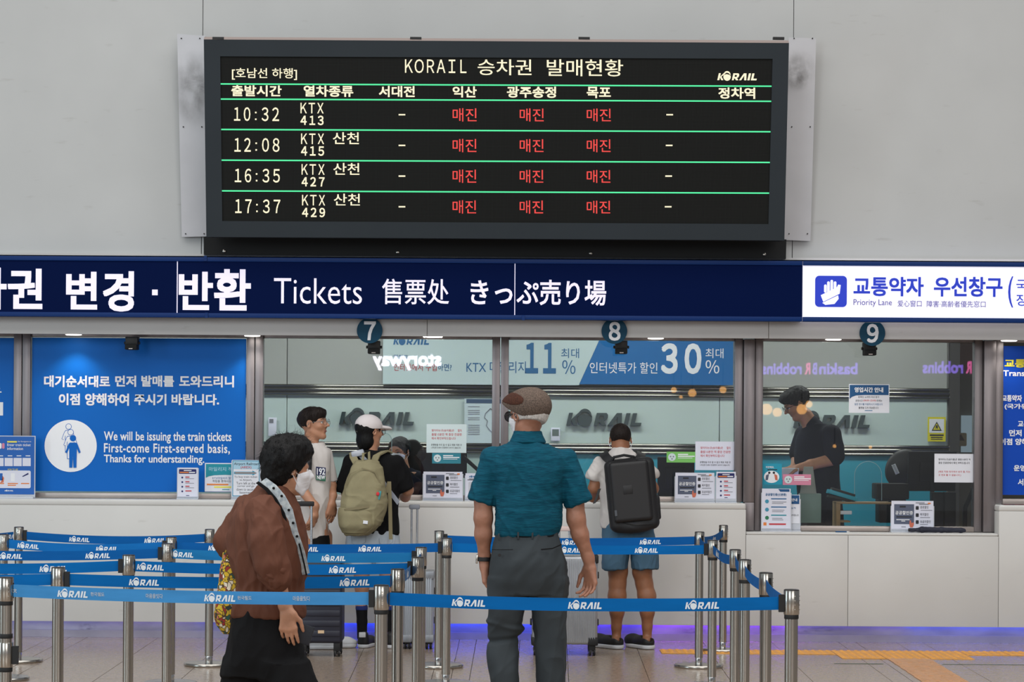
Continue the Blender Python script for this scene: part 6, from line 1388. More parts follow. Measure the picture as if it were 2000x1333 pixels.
s1 = suitcase('dark navy hard suitcase with horizontal ridges beside the jersey wearer', 16.35, 588, 673, 1092, 1254, .27, M_nv, 'h', M_rubb, (581, 607), 984)
MB().pbox(621, 1232, 633, 1238, 16.35 - .145, .003).obj('luggage_label', mat('label_cream', rgb(216, 186, 150), rough=.6), s1)
s2 = suitcase('small silver suitcase seen between the middle stanchions', 16.95, 790, 850, 1116, 1252, .24, mat('pale_aluminium', rgb(176, 182, 190), rough=.4, metal=.45), 'v', mat('grey_guard', rgb(140, 144, 150), rough=.4, metal=.5), (804, 815), 990, mat('grey_grip', rgb(132, 136, 146), rough=.5))
s3 = suitcase('large ribbed aluminium suitcase behind the man in teal', 16.55, 1041, 1168, 1084, 1256, .30, M_al, 'v', M_rubb, (1094, 1114), 1033, M_pk)
MB().tube([P(1100, 1080, 16.40), P(1104, 1072, 16.38), P(1124, 1072, 16.38), P(1128, 1080, 16.40)], .006, 8).obj('carry_handle', M_rubb, s3, smooth=True)

# ------------------------------------------------------------------ notices and leaflet stands on the counter
M_acr = glass_mat('acrylic_clear', (.95, .96, .97), .9, 1.45, .02, .08); M_acre = mat('acrylic_edge', rgb(200, 204, 212), rough=.2)
M_red = mat('red_print', rgb(196, 60, 70), rough=.7); M_ink = mat('black_print', rgb(40, 42, 48), rough=.7); M_gry = mat('grey_print', rgb(120, 122, 130), rough=.7); M_teap = mat('teal_print', rgb(12, 140, 156), rough=.6)
M_slab = mat('slate_print', rgb(84, 92, 114), rough=.6); M_nvp = mat('navy_print', rgb(28, 34, 100), rough=.6); M_lbl = mat('light_blue_print', rgb(168, 206, 226), rough=.6); M_org = mat('orange_print', rgb(226, 130, 60), rough=.6); M_yl2 = mat('yellow_marker', rgb(238, 226, 90), rough=.6); M_hand = mat('hand_print', rgb(206, 110, 84), rough=.6); M_lav = mat('white_lavender_paper', rgb(220, 222, 236), rough=.6)
YH = 17.66
def stand(label, x0, y0, x1, y1, Y=YH, paper=M_lav, zbase=None, back=True, group=None):
    """clear acrylic leaflet stand holding a printed card"""
    c = P((x0 + x1) / 2, y1, Y); zb = ZT if zbase is None else zbase
    t = thing('leaflet_stand', label, 'sign', (c.x, Y, zb), group)
    hw = (x1 - x0) / 2 * Y / F
    pbox('card', x0, y0, x1, y1, Y, .002, paper, t)
    MB().box(c.x - hw - .006, c.x + hw + .006, Y + .003, Y + .006, zb + .001, P(0, y0, Y).z + .006 + (x0 - 1000) * 0).obj('holder_back', M_acre, t) if back else None
    MB().box(c.x - hw - .006, c.x + hw + .006, Y - .035, Y + .045, zb + .0005, zb + .005).obj('holder_foot', M_acre, t)
    MB().box(c.x - hw - .006, c.x + hw + .006, Y - .006, Y - .004, zb + .005, zb + .018).obj('holder_lip', M_acr, t)
    return t
def lines(o, rows, Y, m=M_gry):   # tiny unreadable body copy as thin bars
    for i, (x0, x1, y, h) in enumerate(rows): pbox('print_line', x0, y - h / 2, x1, y + h / 2, Y, .0005, m, o)
def discount(label, x0, y0, Y=YH, zb=None, w=76, h=51):
    o = stand(label, x0, y0, x0 + w, y0 + h, Y, M_lav, zb); k = w / 76.0; Y_ = Y - .0015; X = lambda a: x0 + a * k; Yy = lambda b: y0 + b * k
    pbox('dark_panel', X(5), Yy(6), X(41), Yy(42), Y_, .0008, M_slab, o)
    text('공공할인증', X(7), Yy(18), X(39), Yy(25), Y_ - .001, M_white, o, .02); lines(o, [(X(15), X(26), Yy(10.5), 3 * k), (X(9), X(37), Yy(29), 2.2 * k)], Y_ - .001, M_gry if False else M_ink); lines(o, [(X(9), X(33), Yy(34), 1.4 * k), (X(18), X(25), Yy(36.5), 1.2 * k)], Y_ - .001, M_white)
    text('경로할인', X(52), Yy(9), X(67), Yy(14), Y_ - .001, M_ink, o); text('복지할인', X(52), Yy(22), X(67), Yy(27), Y_ - .001, M_ink, o); text('유공자할인', X(52), Yy(35), X(71), Yy(40), Y_ - .001, M_ink, o)
    for b in (9.5, 22.5, 35): ppoly('icon_tile', rrect(X(44), Yy(b), X(49.5), Yy(b + 6.5), 1.2 * k, 3), Y_ - .001, 0, M_ink, o)
    lines(o, [(X(44), X(60), Yy(3.5), 1.3 * k), (X(50), X(68), Yy(6), 1.4 * k), (X(53), X(74), Yy(17), .8 * k), (X(52), X(70), Yy(30), .9 * k), (X(52), X(66), Yy(42.5), .8 * k), (X(18), X(26), Yy(47), 1.0 * k)], Y_ - .001, M_gry)
    ppoly('pointing_hand', [(X(33), Yy(37)), (X(34.4), Yy(34)), (X(35.6), Yy(37)), (X(36), Yy(40)), (X(40.5), Yy(39)), (X(40.5), Yy(44)), (X(38.5), Yy(48)), (X(34), Yy(48)), (X(32.5), Yy(43))], Y_ - .0015, 0, M_hand, o); lines(o, [(X(66), X(71), Yy(4.5), 2.5 * k)], Y_ - .0012, M_org)
    return o
discount('white discount leaflet stand beside the capped customer, first of three', 827, 922)
discount('white discount leaflet stand right of the black boxy backpack', 1319, 924)
o = discount('white discount leaflet stand with the folded umbrella in front', 1741, 979, 17.70, ZL, 82, 55)
def guide(label, x0, y0, w=39, h=57, Y=YH):
    o = stand(label, x0, y0, x0 + w, y0 + h, Y); Y_ = Y - .0015
    ppoly('header', rrect(x0 + 2.5, y0 + 3, x0 + w - 2.5, y0 + 12, 1.5, 3), Y_, 0, M_nvp, o); lines(o, [(x0 + 12, x0 + w - 12, y0 + 5.6, 1.6)], Y_ - .001, M_white); lines(o, [(x0 + 4, x0 + w * .55, y0 + 9.3, 2.2)], Y_ - .001, M_org); lines(o, [(x0 + w * .57, x0 + w - 5, y0 + 9.3, 2.0)], Y_ - .001, M_white)
    for i in range(4):
        y = y0 + 18.5 + i * 9; ppoly('step_icon', circ(x0 + 9, y + .8, 1.9, 8), Y_, 0, M_nvp, o); lines(o, [(x0 + 15, x0 + 23 + (i == 3) * 4, y, 2.0)], Y_, M_red)
        if i < 3: lines(o, [(x0 + 15, x0 + 32, y + 3, .8)], Y_, M_gry)
    lines(o, [(x0 + w * .42, x0 + w * .58, y0 + h - 2.5, 1.2)], Y_, M_nvp)
guide('narrow step-by-step card stand in front of the bright blue poster', 347, 914); guide('narrow step-by-step card stand at the right end of the high counter', 1399, 922, 38, 53)
# light blue airport railroad sign
o = stand('airport railroad sign with a blue arrow beside the curly hair', 453, 899, 508, 971, YH); Y_ = YH - .0015
ppoly('border', [(454, 900), (507, 900), (507, 970), (454, 970)], Y_, 0, mat('blue_border', rgb(60, 146, 176), rough=.6), o); ppoly('face', [(455.5, 901.5), (505.5, 901.5), (505.5, 968.5), (455.5, 968.5)], Y_ - .0006, 0, M_paper, o); ppoly('heading_field', [(455.5, 901.5), (505.5, 901.5), (505.5, 917), (455.5, 917)], Y_ - .0012, 0, M_lbl, o)
text('Airport Railroad', 457, 904, 505, 910.5, Y_ - .0018, M_ink, o, .01); text('(AREX)', 470, 911, 491, 917, Y_ - .0018, M_red, o, .01)
ppoly('arrow', [(457, 922), (493, 922), (493, 919.5), (502, 924.5), (493, 929.5), (493, 927), (457, 927)], Y_ - .0012, 0, MATS['blue_border'], o); lines(o, [(459, 500, 924.5, 1.2)], Y_ - .0018, M_org)
for i, s_ in enumerate(('To buy train ticket', 'to Airport,', 'Turn left at the', 'corner and go', 'down to second', 'basement')):
    wd = (45, 24, 37, 33, 36, 24)[i]; text(s_, 480 - wd / 2, 930 + i * 6, 480 + wd / 2, 935 + i * 6, Y_ - .0012, M_ink, o, 0)
# mileage poster stuck to the poster foot
o = poster('teal and white mileage notice behind the airport sign', 400, 905, 470, 961, M_paper, YG - .035, .002, 'notice', 'notice'); Y_ = YG - .0365
ppoly('teal_field', [(402, 907), (468, 907), (468, 929), (440, 928), (418, 929), (408, 931), (402, 934)], Y_, 0, M_teap, o); text('마일리지 적립', 408, 913, 462, 921, Y_ - .001, M_lbl, o, .01); text('KTX마일리지 할인쿠폰', 415, 932, 465, 937, Y_ - .001, MATS['banner_blue_print'], o); text('적립을 못하시는 고객', 415, 938, 463, 943, Y_ - .001, M_ink, o); lines(o, [(404, 446, 947, 3)], Y_, M_org); lines(o, [(418, 468, 952, 3)], Y_, M_yl2); lines(o, [(434, 448, 957, 1.5)], Y_, M_teap)
# blue ticket-information stand at the left picture edge (its square codes are left out)
o = stand('blue train ticket information stand at the left picture edge', -60, 853, 67, 966, YH, mat('stand_blue', rgb(6, 92, 178), rough=.5)); Y_ = YH - .0015
text('Enter train ticket', 14, 867, 60, 872, Y_, M_white, o, .01); text('information', 14, 874, 45, 879.5, Y_, M_white, o, .01); text('for foreigners to', 35, 861.5, 61, 865, Y_, M_white, o); lines(o, [(14, 33, 863.5, 3)], Y_, M_yl2)
for x in (-9, 9, 26.5, 44): ppoly('white_field', [(x, 895), (x + 16, 895), (x + 16, 911), (x, 911)], Y_, 0, M_lav, o); lines(o, [(x + 6, x + 15, 891, 1.6)], Y_, M_white)
text('HOW TO USE', 15, 916, 35, 919.5, Y_, M_yl2, o); ppoly('white_field', rrect(-30, 919.5, 60, 954, 3, 4), Y_, 0, M_lav, o); Y2 = Y_ - .0006
lines(o, [(15, 35, 945, 2), (15, 31, 948.5, 2), (41, 57, 945, 2), (-2, 8, 945, 2)], Y2, M_org); ppoly('pen_mark', [(43, 931), (55, 924), (56, 927), (45, 932)], Y2, 0, M_nvp, o); ppoly('card_mark', [(21, 925), (29, 925), (29, 941), (21, 941)], Y2, 0, M_white, o); ppoly('phone_mark', [(-6, 925), (5, 925), (5, 939), (-6, 939)], Y2, 0, MATS['stand_blue'], o); ppoly('hand_mark', [(3, 940), (5, 930), (8, 934), (7, 943), (0, 944)], Y2, 0, M_hand, o); ppoly('bottle_mark', rrect(-2, 866, 3, 877, 2, 3), Y_, 0, M_white, o); ppoly('bottle_mark', rrect(4, 866, 9, 877, 2, 3), Y_, 0, mat('pink_print', rgb(210, 130, 160), rough=.6), o)
logo(9, 957, 26, 960.5, Y_, M_white, o)
for s0, e0 in ((330, 0),): pass
MB().box(P(-20, 850, YH).x, P(69, 850, YH).x, YH - .07, YH - .02, ZT + .0005, ZT + .012).obj('white_base_bar', M_acre, o)
# partly hidden code card behind the teal sleeve
o = stand('white card stand half hidden behind the left teal sleeve', 909, 925, 945, 971, YH + .03); logo(916, 929, 936, 933.5, YH + .0285, MATS['banner_blue_print'], o); lines(o, [(913, 934, 938, 1.3), (916, 930, 936, 1.0)], YH + .0285, M_ink); ppoly('grey_field', rrect(915, 942, 937, 962, 2, 3), YH + .0285, 0, mat('pale_grey_print', rgb(196, 198, 206), rough=.7), o)
# paper notices taped to the glass
YN = YG - .006
def notice(label, x0, y0, x1, y1, m, rot=0.0):
    o = thing('notice', label, 'notice', P((x0 + x1) / 2, y1, YN)); pbox('sheet', x0, y0, x1, y1, YN, .0015, m, o); return o
for k, (x0, y0, lb) in enumerate(((833, 829, 'white taped notice with red Korean lines above the left leaflet stand'), (1358, 863, 'white taped notice with red Korean lines at the right end of the middle window'))):
    w, h = (78, 56); o = notice(lb, x0, y0, x0 + w, y0 + h, mat('notice_paper', rgb(206, 222, 224), rough=.7) if k == 0 else M_lav)
    for i, (s_, a, b_) in enumerate((('열차타는곳(승차홈)은', 10, 54), ('출발15분전 역 중앙 전광판', 10, 69), ('에서 확인부탁드립니다', 10, 57))): text(s_, x0 + a, y0 + 10 + i * 7.6, x0 + b_, y0 + 15.2 + i * 7.6, YN - .001, M_red, o, .006)
    text('열차', x0 + 61, y0 + 10, x0 + 69, y0 + 15.2, YN - .001, M_red, o, .006)
    text('운행방을 미리 알 수 없고 매표 직원 모', x0 + 9, y0 + 38.5, x0 + 69, y0 + 42.5, YN - .001, M_ink, o, .006); text('니터(창구)에서 전광판이 보이지 않습니다', x0 + 9, y0 + 44.3, x0 + 67, y0 + 48.3, YN - .001, M_ink, o, .006)
def strip(label, x0, y0, x1, y1, m):
    o = notice(label, x0, y0, x1, y1, m); h = y1 - y0; ppoly('round_badge', circ(x0 + h * .5, (y0 + y1) / 2, h * .36, 18), YN - .001, 0, mat('badge_pale', rgb(206, 220, 222), rough=.7), o)
    for q in ((-.13, -.05), (.13, -.05), (0, .16)): ppoly('face_mark', circ(x0 + h * (.5 + q[0]), (y0 + y1) / 2 + h * q[1], h * .07, 8), YN - .0016, 0, M_gry, o)
    lines(o, [(x0 + h * 1.05, x0 + h * 2.0, y0 + h * .25, h * .1), (x0 + h * 1.05, x0 + h * 2.6, y0 + h * .42, h * .1), (x0 + h * 1.05, x0 + h * 2.4, y0 + h * .58, h * .05)], YN - .001, M_white); return o
strip('small teal strip notice under the left white notice', 844, 885.5, 900, 906, mat('strip_teal', rgb(40, 128, 146), rough=.6)); strip('small green strip notice left of the right white notice', 1302, 883, 1358, 904, mat('strip_green', rgb(120, 190, 96), rough=.6)); strip('small pink strip notice below the clerk\'s hand', 1529, 927, 1584, 948, mat('strip_pink', rgb(206, 130, 156), rough=.6))
o = notice('opening hours notice with a blue heading on the right window', 1658, 751, 1737, 807, M_paper); ppoly('blue_heading', [(1659.5, 752.5), (1735.5, 752.5), (1735.5, 772), (1690, 772), (1672, 773), (1664, 776), (1659.5, 780)], YN - .001, 0, mat('heading_blue', rgb(10, 78, 130), rough=.6), o); text('영업시간 안내', 1669, 757, 1725, 767, YN - .002, M_white, o, .03)
for s_, x0, x1, y, m_ in (('장애인, 노약자 우선 창구', 1676, 1717, 774, M_ink), ('운영시간', 1671, 1685, 781, M_ink), ('(08:00~22:00)', 1686, 1711, 781, M_red), ('외에는', 1712, 1723, 781, M_ink), ('일반 창구를 이용하시기 바랍니다', 1669, 1724, 788, MATS['banner_blue_print']), ('불편을 드려 죄송합니다', 1677, 1716, 795, M_ink)): text(s_, x0, y, x1, y + 4.3, YN - .001, m_, o, .008)
lines(o, [(1689, 1704, 802.5, 1.3)], YN - .001, MATS['banner_blue_print'])
o = notice('white notice with black and red lines over the dark monitor', 1825, 887, 1903, 943, M_paper)
for s_, x0, x1, y, m_ in (('열차타는곳(승차홈)은 출발15분전 역', 1833, 1895, 896, M_ink), ('중앙 전광판에서 확인 부탁드립니다', 1833, 1894, 902.5, M_ink), ('(매표 직원 위치에서 승차 홈, 타는', 1833, 1895, 920, M_red), ('곳 번호 볼 수 없습니다.)', 1833, 1877, 926.5, M_red)): text(s_, x0, y, x1, y + 4.5, YN - .001, m_, o, .006)
o = notice('turquoise square notice with two bowing figures at the lower left of the right window', 1487, 906, 1527, 947, mat('notice_turquoise', rgb(20, 150, 178), rough=.6)); ppoly('white_oval', circ(1507, 932, 15, 24, 12), YN - .001, 0, M_white, o); text('미안해요,', 1496, 911, 1512, 915.5, YN - .001, M_white, o, .02); lines(o, [(1499, 1518, 918, 1.8)], YN - .001, M_ink)
for q, m_ in ((-1, M_slab), (1, M_hand)): ppoly('figure_mark', circ(1507 + q * 4.5, 924, 2.4, 10), YN - .002, 0, M_ink, o); ppoly('figure_mark', [(1507 + q * 5, 926), (1507 + q * 11, 929), (1507 + q * 12, 939), (1507 + q * 7, 938)], YN - .002, 0, m_, o)
# window 9 counter top
o = stand('tall white public discount card stand in the lowered bay', 1488, 955, 1544, 1033, 17.69, M_lav, ZL); Y_ = 17.6885
text('공공할인증(신분증)', 1495, 964, 1536, 970, Y_, MATS['banner_blue_print'], o, .02); ppoly('corner_flag', [(1520, 956), (1542, 956), (1542, 961), (1524, 961)], Y_, 0, MATS['heading_blue'], o)
for i, y in enumerate((980, 996, 1012)): ppoly('round_icon', circ(1498, y, 3.8, 16), Y_, 0, MATS['blue_border'] if i < 2 else mat('green_print', rgb(40, 120, 84), rough=.6), o); lines(o, [(1506, 1536, y - 5, 2)], Y_, MATS['banner_blue_print'] if i < 2 else M_teap); lines(o, [(1508, 1536 - 4 * i, y + 1, .9), (1508, 1530, y + 4, .9)], Y_, M_gry)
ppoly('orange_box', [(1491, 1021), (1497, 1021), (1497, 1027), (1491, 1027)], Y_, 0, M_org, o); lines(o, [(1502, 1535, 1024.5, 3)], Y_, M_red)
o = stand('information card half behind the tall discount card', 1535, 967, 1562, 1023, 17.73, M_paper, ZL); ppoly('blue_heading', [(1536, 968), (1561, 968), (1561, 985), (1536, 985)], 17.7285, 0, MATS['heading_blue'], o); text('안내', 1546, 974, 1557, 980, 17.727, M_white, o, .02); text('실적', 1545, 991, 1554, 995, 17.7285, MATS['banner_blue_print'], o); text('부탁합니다', 1545, 1005, 1560, 1009, 17.7285, M_ink, o)
um = thing('folded_umbrella', 'dark navy folded umbrella lying on the lowered counter', 'umbrella', P(1830, 1037, 17.62))
c = Sdf(.003); za = ZL + .020; xs_ = [P(x, 850, 17.62).x for x in (1779, 1795, 1802, 1840, 1878, 1884)]
c.chain([(xs_[i], 17.62 + (.01 if i < 2 else 0), za + d_) for i, d_ in enumerate((.0, .001, .004, .003, 0, 0))], [.013, .013, .020, .019, .017, .014], .01); sobj('canopy', c, mat('umbrella_navy', rgb(34, 36, 52), rough=.7, bump=.2, bscale=90), um, folds(.0025, 30, 60, 60, 121))
MB().lathe([(.012, 0), (.013, .002), (.013, .010), (.011, .014)], (xs_[0] - .012, 17.63, za), 14, 'X').obj('end_cap', M_rubb, um, smooth=True)
pn = thing('pen', 'blue and white pen lying on the lowered counter', 'pen', P(1646, 1038, 17.60)); z_ = ZL + .005; MB().tube([(P(1633, 850, 17.6).x, 17.60, z_), (P(1655, 850, 17.6).x, 17.605, z_)], .0042, 8).obj('barrel', MATS['heading_blue'], pn, smooth=True); MB().tube([(P(1655, 850, 17.6).x, 17.605, z_), (P(1661, 850, 17.6).x, 17.606, z_)], [.0042, .0015], 8).obj('tip', M_white, pn, smooth=True)
mg = thing('magazine', 'dark glossy leaflet lying on the counter at the right edge', 'leaflet', P(1985, 984, 17.62)); MB().box(P(1961, 850, 17.6).x, P(2010, 850, 17.6).x, 17.57, 17.68, ZT + .001, ZT + .006).obj('cover', mat('dark_cover', rgb(46, 40, 56), rough=.3, c2=rgb(120, 70, 60), vscale=20), mg)
tray = thing('coin_tray', 'black pass-through tray under the wooden frame of the lowered window', 'tray', P(1695, 1034, 17.72)); x0_, x1_ = P(1660, 850, 17.7).x, P(1735, 850, 17.7).x
MB().box(x0_, x1_, 17.75, 17.98, ZL + .001, ZL + .010).obj('tray_base', M_blackm, tray)
for a, b_ in ((x0_, x0_ + .008), (x1_ - .008, x1_)): MB().box(a, b_, 17.75, 17.98, ZL + .010, ZL + .035).obj('tray_side', M_rubb, tray)

# ------------------------------------------------------------------ inside the office
M_mon = mat('monitor_black', rgb(14, 15, 17), rough=.6, spec=.2); M_wood = mat('pale_wood', rgb(150, 122, 84), rough=.6, var=.1, vscale=12)
def monitor(label, x0, y0, x1, y1, Y, base, yaw=0, lean=.1):
    c = P((x0 + x1) / 2, (y0 + y1) / 2, Y); hw, hh = (x1 - x0) * Y / F / 2, (y1 - y0) * Y / F / 2; t = thing('monitor', label, 'monitor', (c.x, Y, base))
    R = Rot(lean, 0, yaw); MB().obox(c, (hw, .014, hh), R).obj('screen_back', M_mon, t, bevel=.006); MB().obox(c + R @ Vector((0, -.022, 0)), (hw * .55, .012, hh * .5), R).obj('rear_housing', M_mon, t, bevel=.008)
    MB().tube([c + Vector((0, -.02, -hh * .2)), Vector((c.x, Y - .03, base + .02))], .016, 8).obj('stand_neck', M_mon, t); MB().box(c.x - .09, c.x + .09, Y - .10, Y + .06, base, base + .012).obj('stand_foot', M_mon, t, bevel=.004); return t
monitor('black monitor back behind the left white notice', 822, 878, 912, 934, 18.35, .76, .1); monitor('black monitor back beside the black boxy backpack', 1284, 893, 1356, 972, 18.35, .76, -.1)
monitor('large black monitor back at the right window', 1772, 882, 1868, 960, 18.4, .76, .12)
t = thing('desk_microphone', 'thin black gooseneck microphone in front of the masked clerk', 'microphone', P(838, 975, 18.2)); ORG[t] = Vector(t.location); MB().tube([P(790, 915, 18.2), P(806, 926, 18.2), P(826, 943, 18.2), P(838, 962, 18.2), P(839, 985, 18.2)], .005, 6).obj('gooseneck', M_rubb, t, smooth=True); MB().tube([P(784, 910, 18.2), P(792, 917, 18.2)], .009, 8).obj('microphone_head', M_rubb, t, smooth=True)
MB().lathe([(.05, 0), (.05, .02), (.03, .025)], (P(839, 850, 18.2).x, 18.2, .765), 20).obj('base', M_rubb, t, smooth=True)
t = thing('boom_stand', 'black articulated boom beside the left monitor' , 'stand', P(925, 925, 18.3)); MB().tube([P(905, 893, 18.3), P(935, 920, 18.3), P(934, 985, 18.3)], .016, 8).obj('arm_bar', M_mon, t, smooth=True)
t = thing('thermostat', 'small white thermostat with a grey display on the office wall', 'thermostat', P(1085, 862, YIN - .03)); pbox('housing', 1076, 836, 1094, 862, YIN - .05, .03, M_lav, t, bevel=.006); pbox('display', 1078.5, 839, 1091.5, 852, YIN - .052, .004, mat('lcd_grey', rgb(96, 110, 106), rough=.3), t)
t = thing('route_map', 'pale route map poster with a navy heading on the office wall', 'poster', P(940, 868, YIN - .03)); pbox('sheet', 907, 779, 990, 868, YIN - .03, .004, mat('map_paper', rgb(196, 212, 216), rough=.5), t); pbox('heading', 911, 780, 986, 788, YIN - .033, .002, mat('map_heading', rgb(52, 78, 108), rough=.5), t); Y_ = YIN - .032
lines(t, [(914, 937, 795 + 3.6 * i, 1.2) for i in range(16) if i not in (1, 5, 8, 9)], Y_, M_gry); MB().tube([P(*q, Y_ - .002) for q in ((958, 798), (948, 808), (946, 816), (952, 822), (950, 832), (956, 840), (962, 846), (968, 836), (972, 820), (966, 806), (958, 798))], .003, 5).obj('map_outline', M_gry, t)
t = thing('warning_sign', 'yellow electric hazard poster on the office wall', 'sign', P(1830, 863, YIN - .03)); pbox('sheet', 1812, 815, 1847, 863, YIN - .03, .004, mat('warning_yellow', rgb(226, 214, 40), rough=.5), t); pbox('white_field', 1815, 819, 1844, 846, YIN - .032, .002, M_white, t)
ppoly('triangle', [(1829.5, 824), (1839.5, 842), (1819.5, 842)], YIN - .034, 0, M_ink, t); ppoly('triangle_field', [(1829.5, 827.5), (1836.6, 840.2), (1822.4, 840.2)], YIN - .035, 0, MATS['warning_yellow'], t); ppoly('person_mark', [(1828, 831), (1831, 831), (1832, 835), (1831, 839), (1829, 836), (1827, 839)], YIN - .036, 0, M_ink, t); lines(t, [(1816, 1843, 850.5, 3), (1818, 1841, 855, 2), (1818, 1841, 858.5, 1.5)], YIN - .032, M_ink)
t = thing('warning_sticker', 'small round-cornered hazard sticker in the passage', 'sticker', P(1876, 872, 22.1)); ppoly('sheet', rrect(1865, 846, 1888, 872, 3), 22.1, .004, mat('sticker_pale', rgb(190, 170, 130), rough=.5), t); ppoly('triangle', [(1876.5, 848), (1884, 861), (1869, 861)], 22.095, 0, mat('sticker_brown', rgb(80, 52, 30), rough=.6), t)
t = thing('card_reader', 'turquoise and black card terminal on the wooden ledge', 'card reader', P(1640, 975, 18.0)); R = Rot(0, .28, .1); MB().obox(P(1644, 968, 18.0), (.110, .05, .016), R).obj('housing', mat('reader_teal', rgb(30, 160, 186), rough=.4), t, bevel=.006); MB().obox(P(1646, 962, 18.0), (.09, .04, .010), R).obj('keypad', M_rubb, t, bevel=.004); MB().obox(P(1642, 975, 18.0), (.10, .045, .010), Rot(0, .2, .1)).obj('underside', M_rubb, t, bevel=.004)
t = thing('wooden_ledge', 'pale wooden frame carrying the card terminal in the lowered window', 'shelf', (P(1690, 850, 17.95).x, 17.95, ZL)); ZLd = ZL
zt_ = P(1690, 981, 17.95).z - .0
MB().box(P(1632, 850, 17.95).x, P(1740, 850, 17.95).x, 17.88, 18.1, zt_ - .014, zt_).obj('top_board', M_wood, t, bevel=.002); MB().box(P(1632, 850, 17.95).x, P(1640, 850, 17.95).x, 17.88, 18.1, ZL, zt_ - .014).obj('left_board', M_wood, t, bevel=.002); MB().box(P(1640, 850, 17.95).x, P(1660, 850, 17.95).x, 17.9, 18.1, P(0, 1010, 17.95).z + .09 * 0 + 0, P(0, 1010, 17.95).z + .012).obj('small_shelf', M_wood, t)
MB().box(P(1640, 850, 17.95).x, P(1663, 850, 17.95).x, 17.90, 17.98, P(1650, 1005, 17.95).z, P(1650, 998, 17.95).z).obj('white_block', M_paper, t, bevel=.002)
M_plex = glass_mat('plexiglass', (.97, .985, .99), .5, 1.4, .02, .04)
def arch(label, x0, x1, ytop, ybot, Y):
    cx = (x0 + x1) / 2; r = (x1 - x0) / 2; pts = [(x1, ybot)] + [(cx + r * math.cos(a), ytop + r - r * math.sin(a)) for a in np.linspace(0, math.pi, 14)] + [(x0, ybot)]
    t = thing('plexiglass_divider', label, 'divider', P(cx, ybot, Y)); ppoly('sheet', pts, Y, .004, M_plex, t); MB().tube([P(a, b_, Y) for a, b_ in pts], .0022, 5, cap=False).obj('edge', mat('plexi_edge', rgb(170, 200, 206), rough=.2), t, smooth=True)
arch('clear rounded divider in front of the blue office wall at the right window', 1669, 1722, 902, 978, 18.25); arch('clear rounded divider beside the white cap', 736, 765, 846, 975, 18.05)
t = thing('paper_holder', 'grey tilted document stand behind the pink strip', 'stand', P(1575, 1000, 18.05)); MB().add([P(1570, 912, 18.0), P(1588, 912, 18.0), P(1595, 966, 17.96), P(1562, 966, 17.96), P(1570, 912, 18.02), P(1588, 912, 18.02), P(1595, 966, 18.06), P(1562, 966, 18.06)], [(0, 3, 2, 1), (4, 5, 6, 7), (0, 1, 5, 4), (1, 2, 6, 5), (2, 3, 7, 6), (3, 0, 4, 7)]).obj('easel', mat('holder_grey', rgb(150, 154, 148), rough=.5), t, bevel=.003)
pbox('lower_box', 1563, 965, 1604, 1022, 17.95, .12, mat('box_green_grey', rgb(122, 146, 138), rough=.5), t, bevel=.004)
t = thing('office_equipment', 'dark printer-like machine behind the wooden ledge', 'printer', P(1745, 1000, 18.2)); pbox('machine_body', 1712, 945, 1776, 976, 18.25, .25, M_mon, t, bevel=.01); pbox('machine_base', 1718, 976, 1770, 1022, 18.27, .22, M_mon, t, bevel=.006)
t = thing('desk_speakers', 'pair of dark speaker boxes under the large monitor', 'speaker', P(1850, 1022, 18.1))
for x in (1822, 1846):
    a, b_ = P(x, 850, 18.16).x, P(x + 22, 850, 18.16).x; MB().box(a, b_, 18.16, 18.28, .761, P(x, 962, 18.16).z).obj('speaker_box', M_mon, t, bevel=.006)
t = thing('office_chair', 'black swivel chair behind the large monitor at the right window', 'chair', (P(1765, 850, 19.2).x, 19.2, .18)); c = Sdf(.007); c.ell(P(1762, 915, 19.2), (.13, .05, .16), Rot(0, .5, 0), 0); sobj('backrest', c, M_black, t); q = t.location
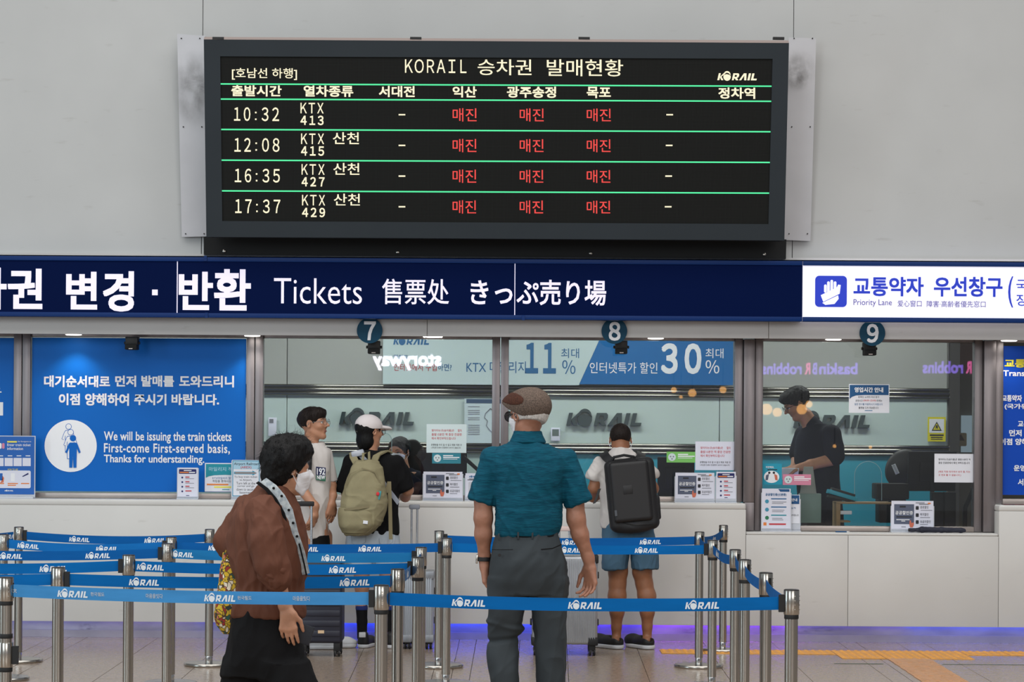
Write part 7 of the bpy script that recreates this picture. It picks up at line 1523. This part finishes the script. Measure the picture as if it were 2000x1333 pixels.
MB().box(q.x - .24, q.x + .24, 18.85, 19.25, .60, .68).obj('seat', M_black, t, bevel=.03); MB().tube([(q.x, 19.05, .60), (q.x, 19.05, .24)], .03, 10).obj('column', M_black, t); MB().tube([P(1745, 908, 19.1), P(1753, 926, 19.1)], .018, 8).obj('armrest_tube', M_acre, t, smooth=True)
for a in range(5): MB().tube([(q.x, 19.05, .25), (q.x + .28 * math.cos(a * 1.2566), 19.05 + .28 * math.sin(a * 1.2566), .215)], .02, 6).obj('leg', M_black, t)
t = thing('boom_stand', 'black diagonal support boom at the right edge of the right window' , 'stand', P(1890, 1010, 18.2)); MB().tube([P(1903, 948, 18.2), P(1897, 965, 18.2), P(1885, 992, 18.2), P(1884, 1040, 18.2)], .018, 8).obj('arm_bar', M_mon, t, smooth=True)
t = thing('wall_outlet', 'small white switch plate on the office wall above the far monitor', 'switch', P(530, 850, YIN - .03)); pbox('plate', 524, 816, 540, 852, YIN - .03, .01, M_lav, t, bevel=.002); pbox('dark_field', 526, 819, 534, 827, YIN - .032, .004, M_gry, t)

# warm café lamps across the hall, seen as glints in the panes
M_warm = mat('warm_lamp', (0, 0, 0, 1), emit=(1, .50, .16, 1), es=5)
LW = ['left under the blue banner', 'under the blue banner beside the left glint', 'largest under the right end of the blue banner', 'rightmost under the blue banner', 'smallest under the blue banner', 'at the left edge of the right window', 'beside the clerk hair', 'on the clerk face', 'on the clerk neck', 'on the clerk sleeve along the rail', 'on the lower rail right of the clerk']
for k, (px, py, r) in enumerate(((1316, 762, .05), (1352, 768, .07), (1412, 762, .06), (1440, 768, .04), (1330, 776, .03), (1497, 800, .10), (1518, 806, .08), (1566, 800, .09), (1580, 790, .06), (1630, 872, .03), (1700, 874, .03))):
    Ym = 2 * YG + 5.5; q = P(px, py, Ym); t = thing('hanging_lamp', 'warm round lamp across the hall glinting %s' % LW[k], 'lamp', (q.x, -5.5, q.z), 'warm lamps of the shops opposite')
    b = MB(); sph(b, (q.x, -5.5, q.z), r, 8); b.obj('globe', M_warm, t, smooth=True); MB().tube([(q.x, -5.5, q.z + r), (q.x, -5.5, q.z + r + .4)], .006, 5).obj('rod', M_rubb, t)
bpy.data.scenes.remove(TSC)
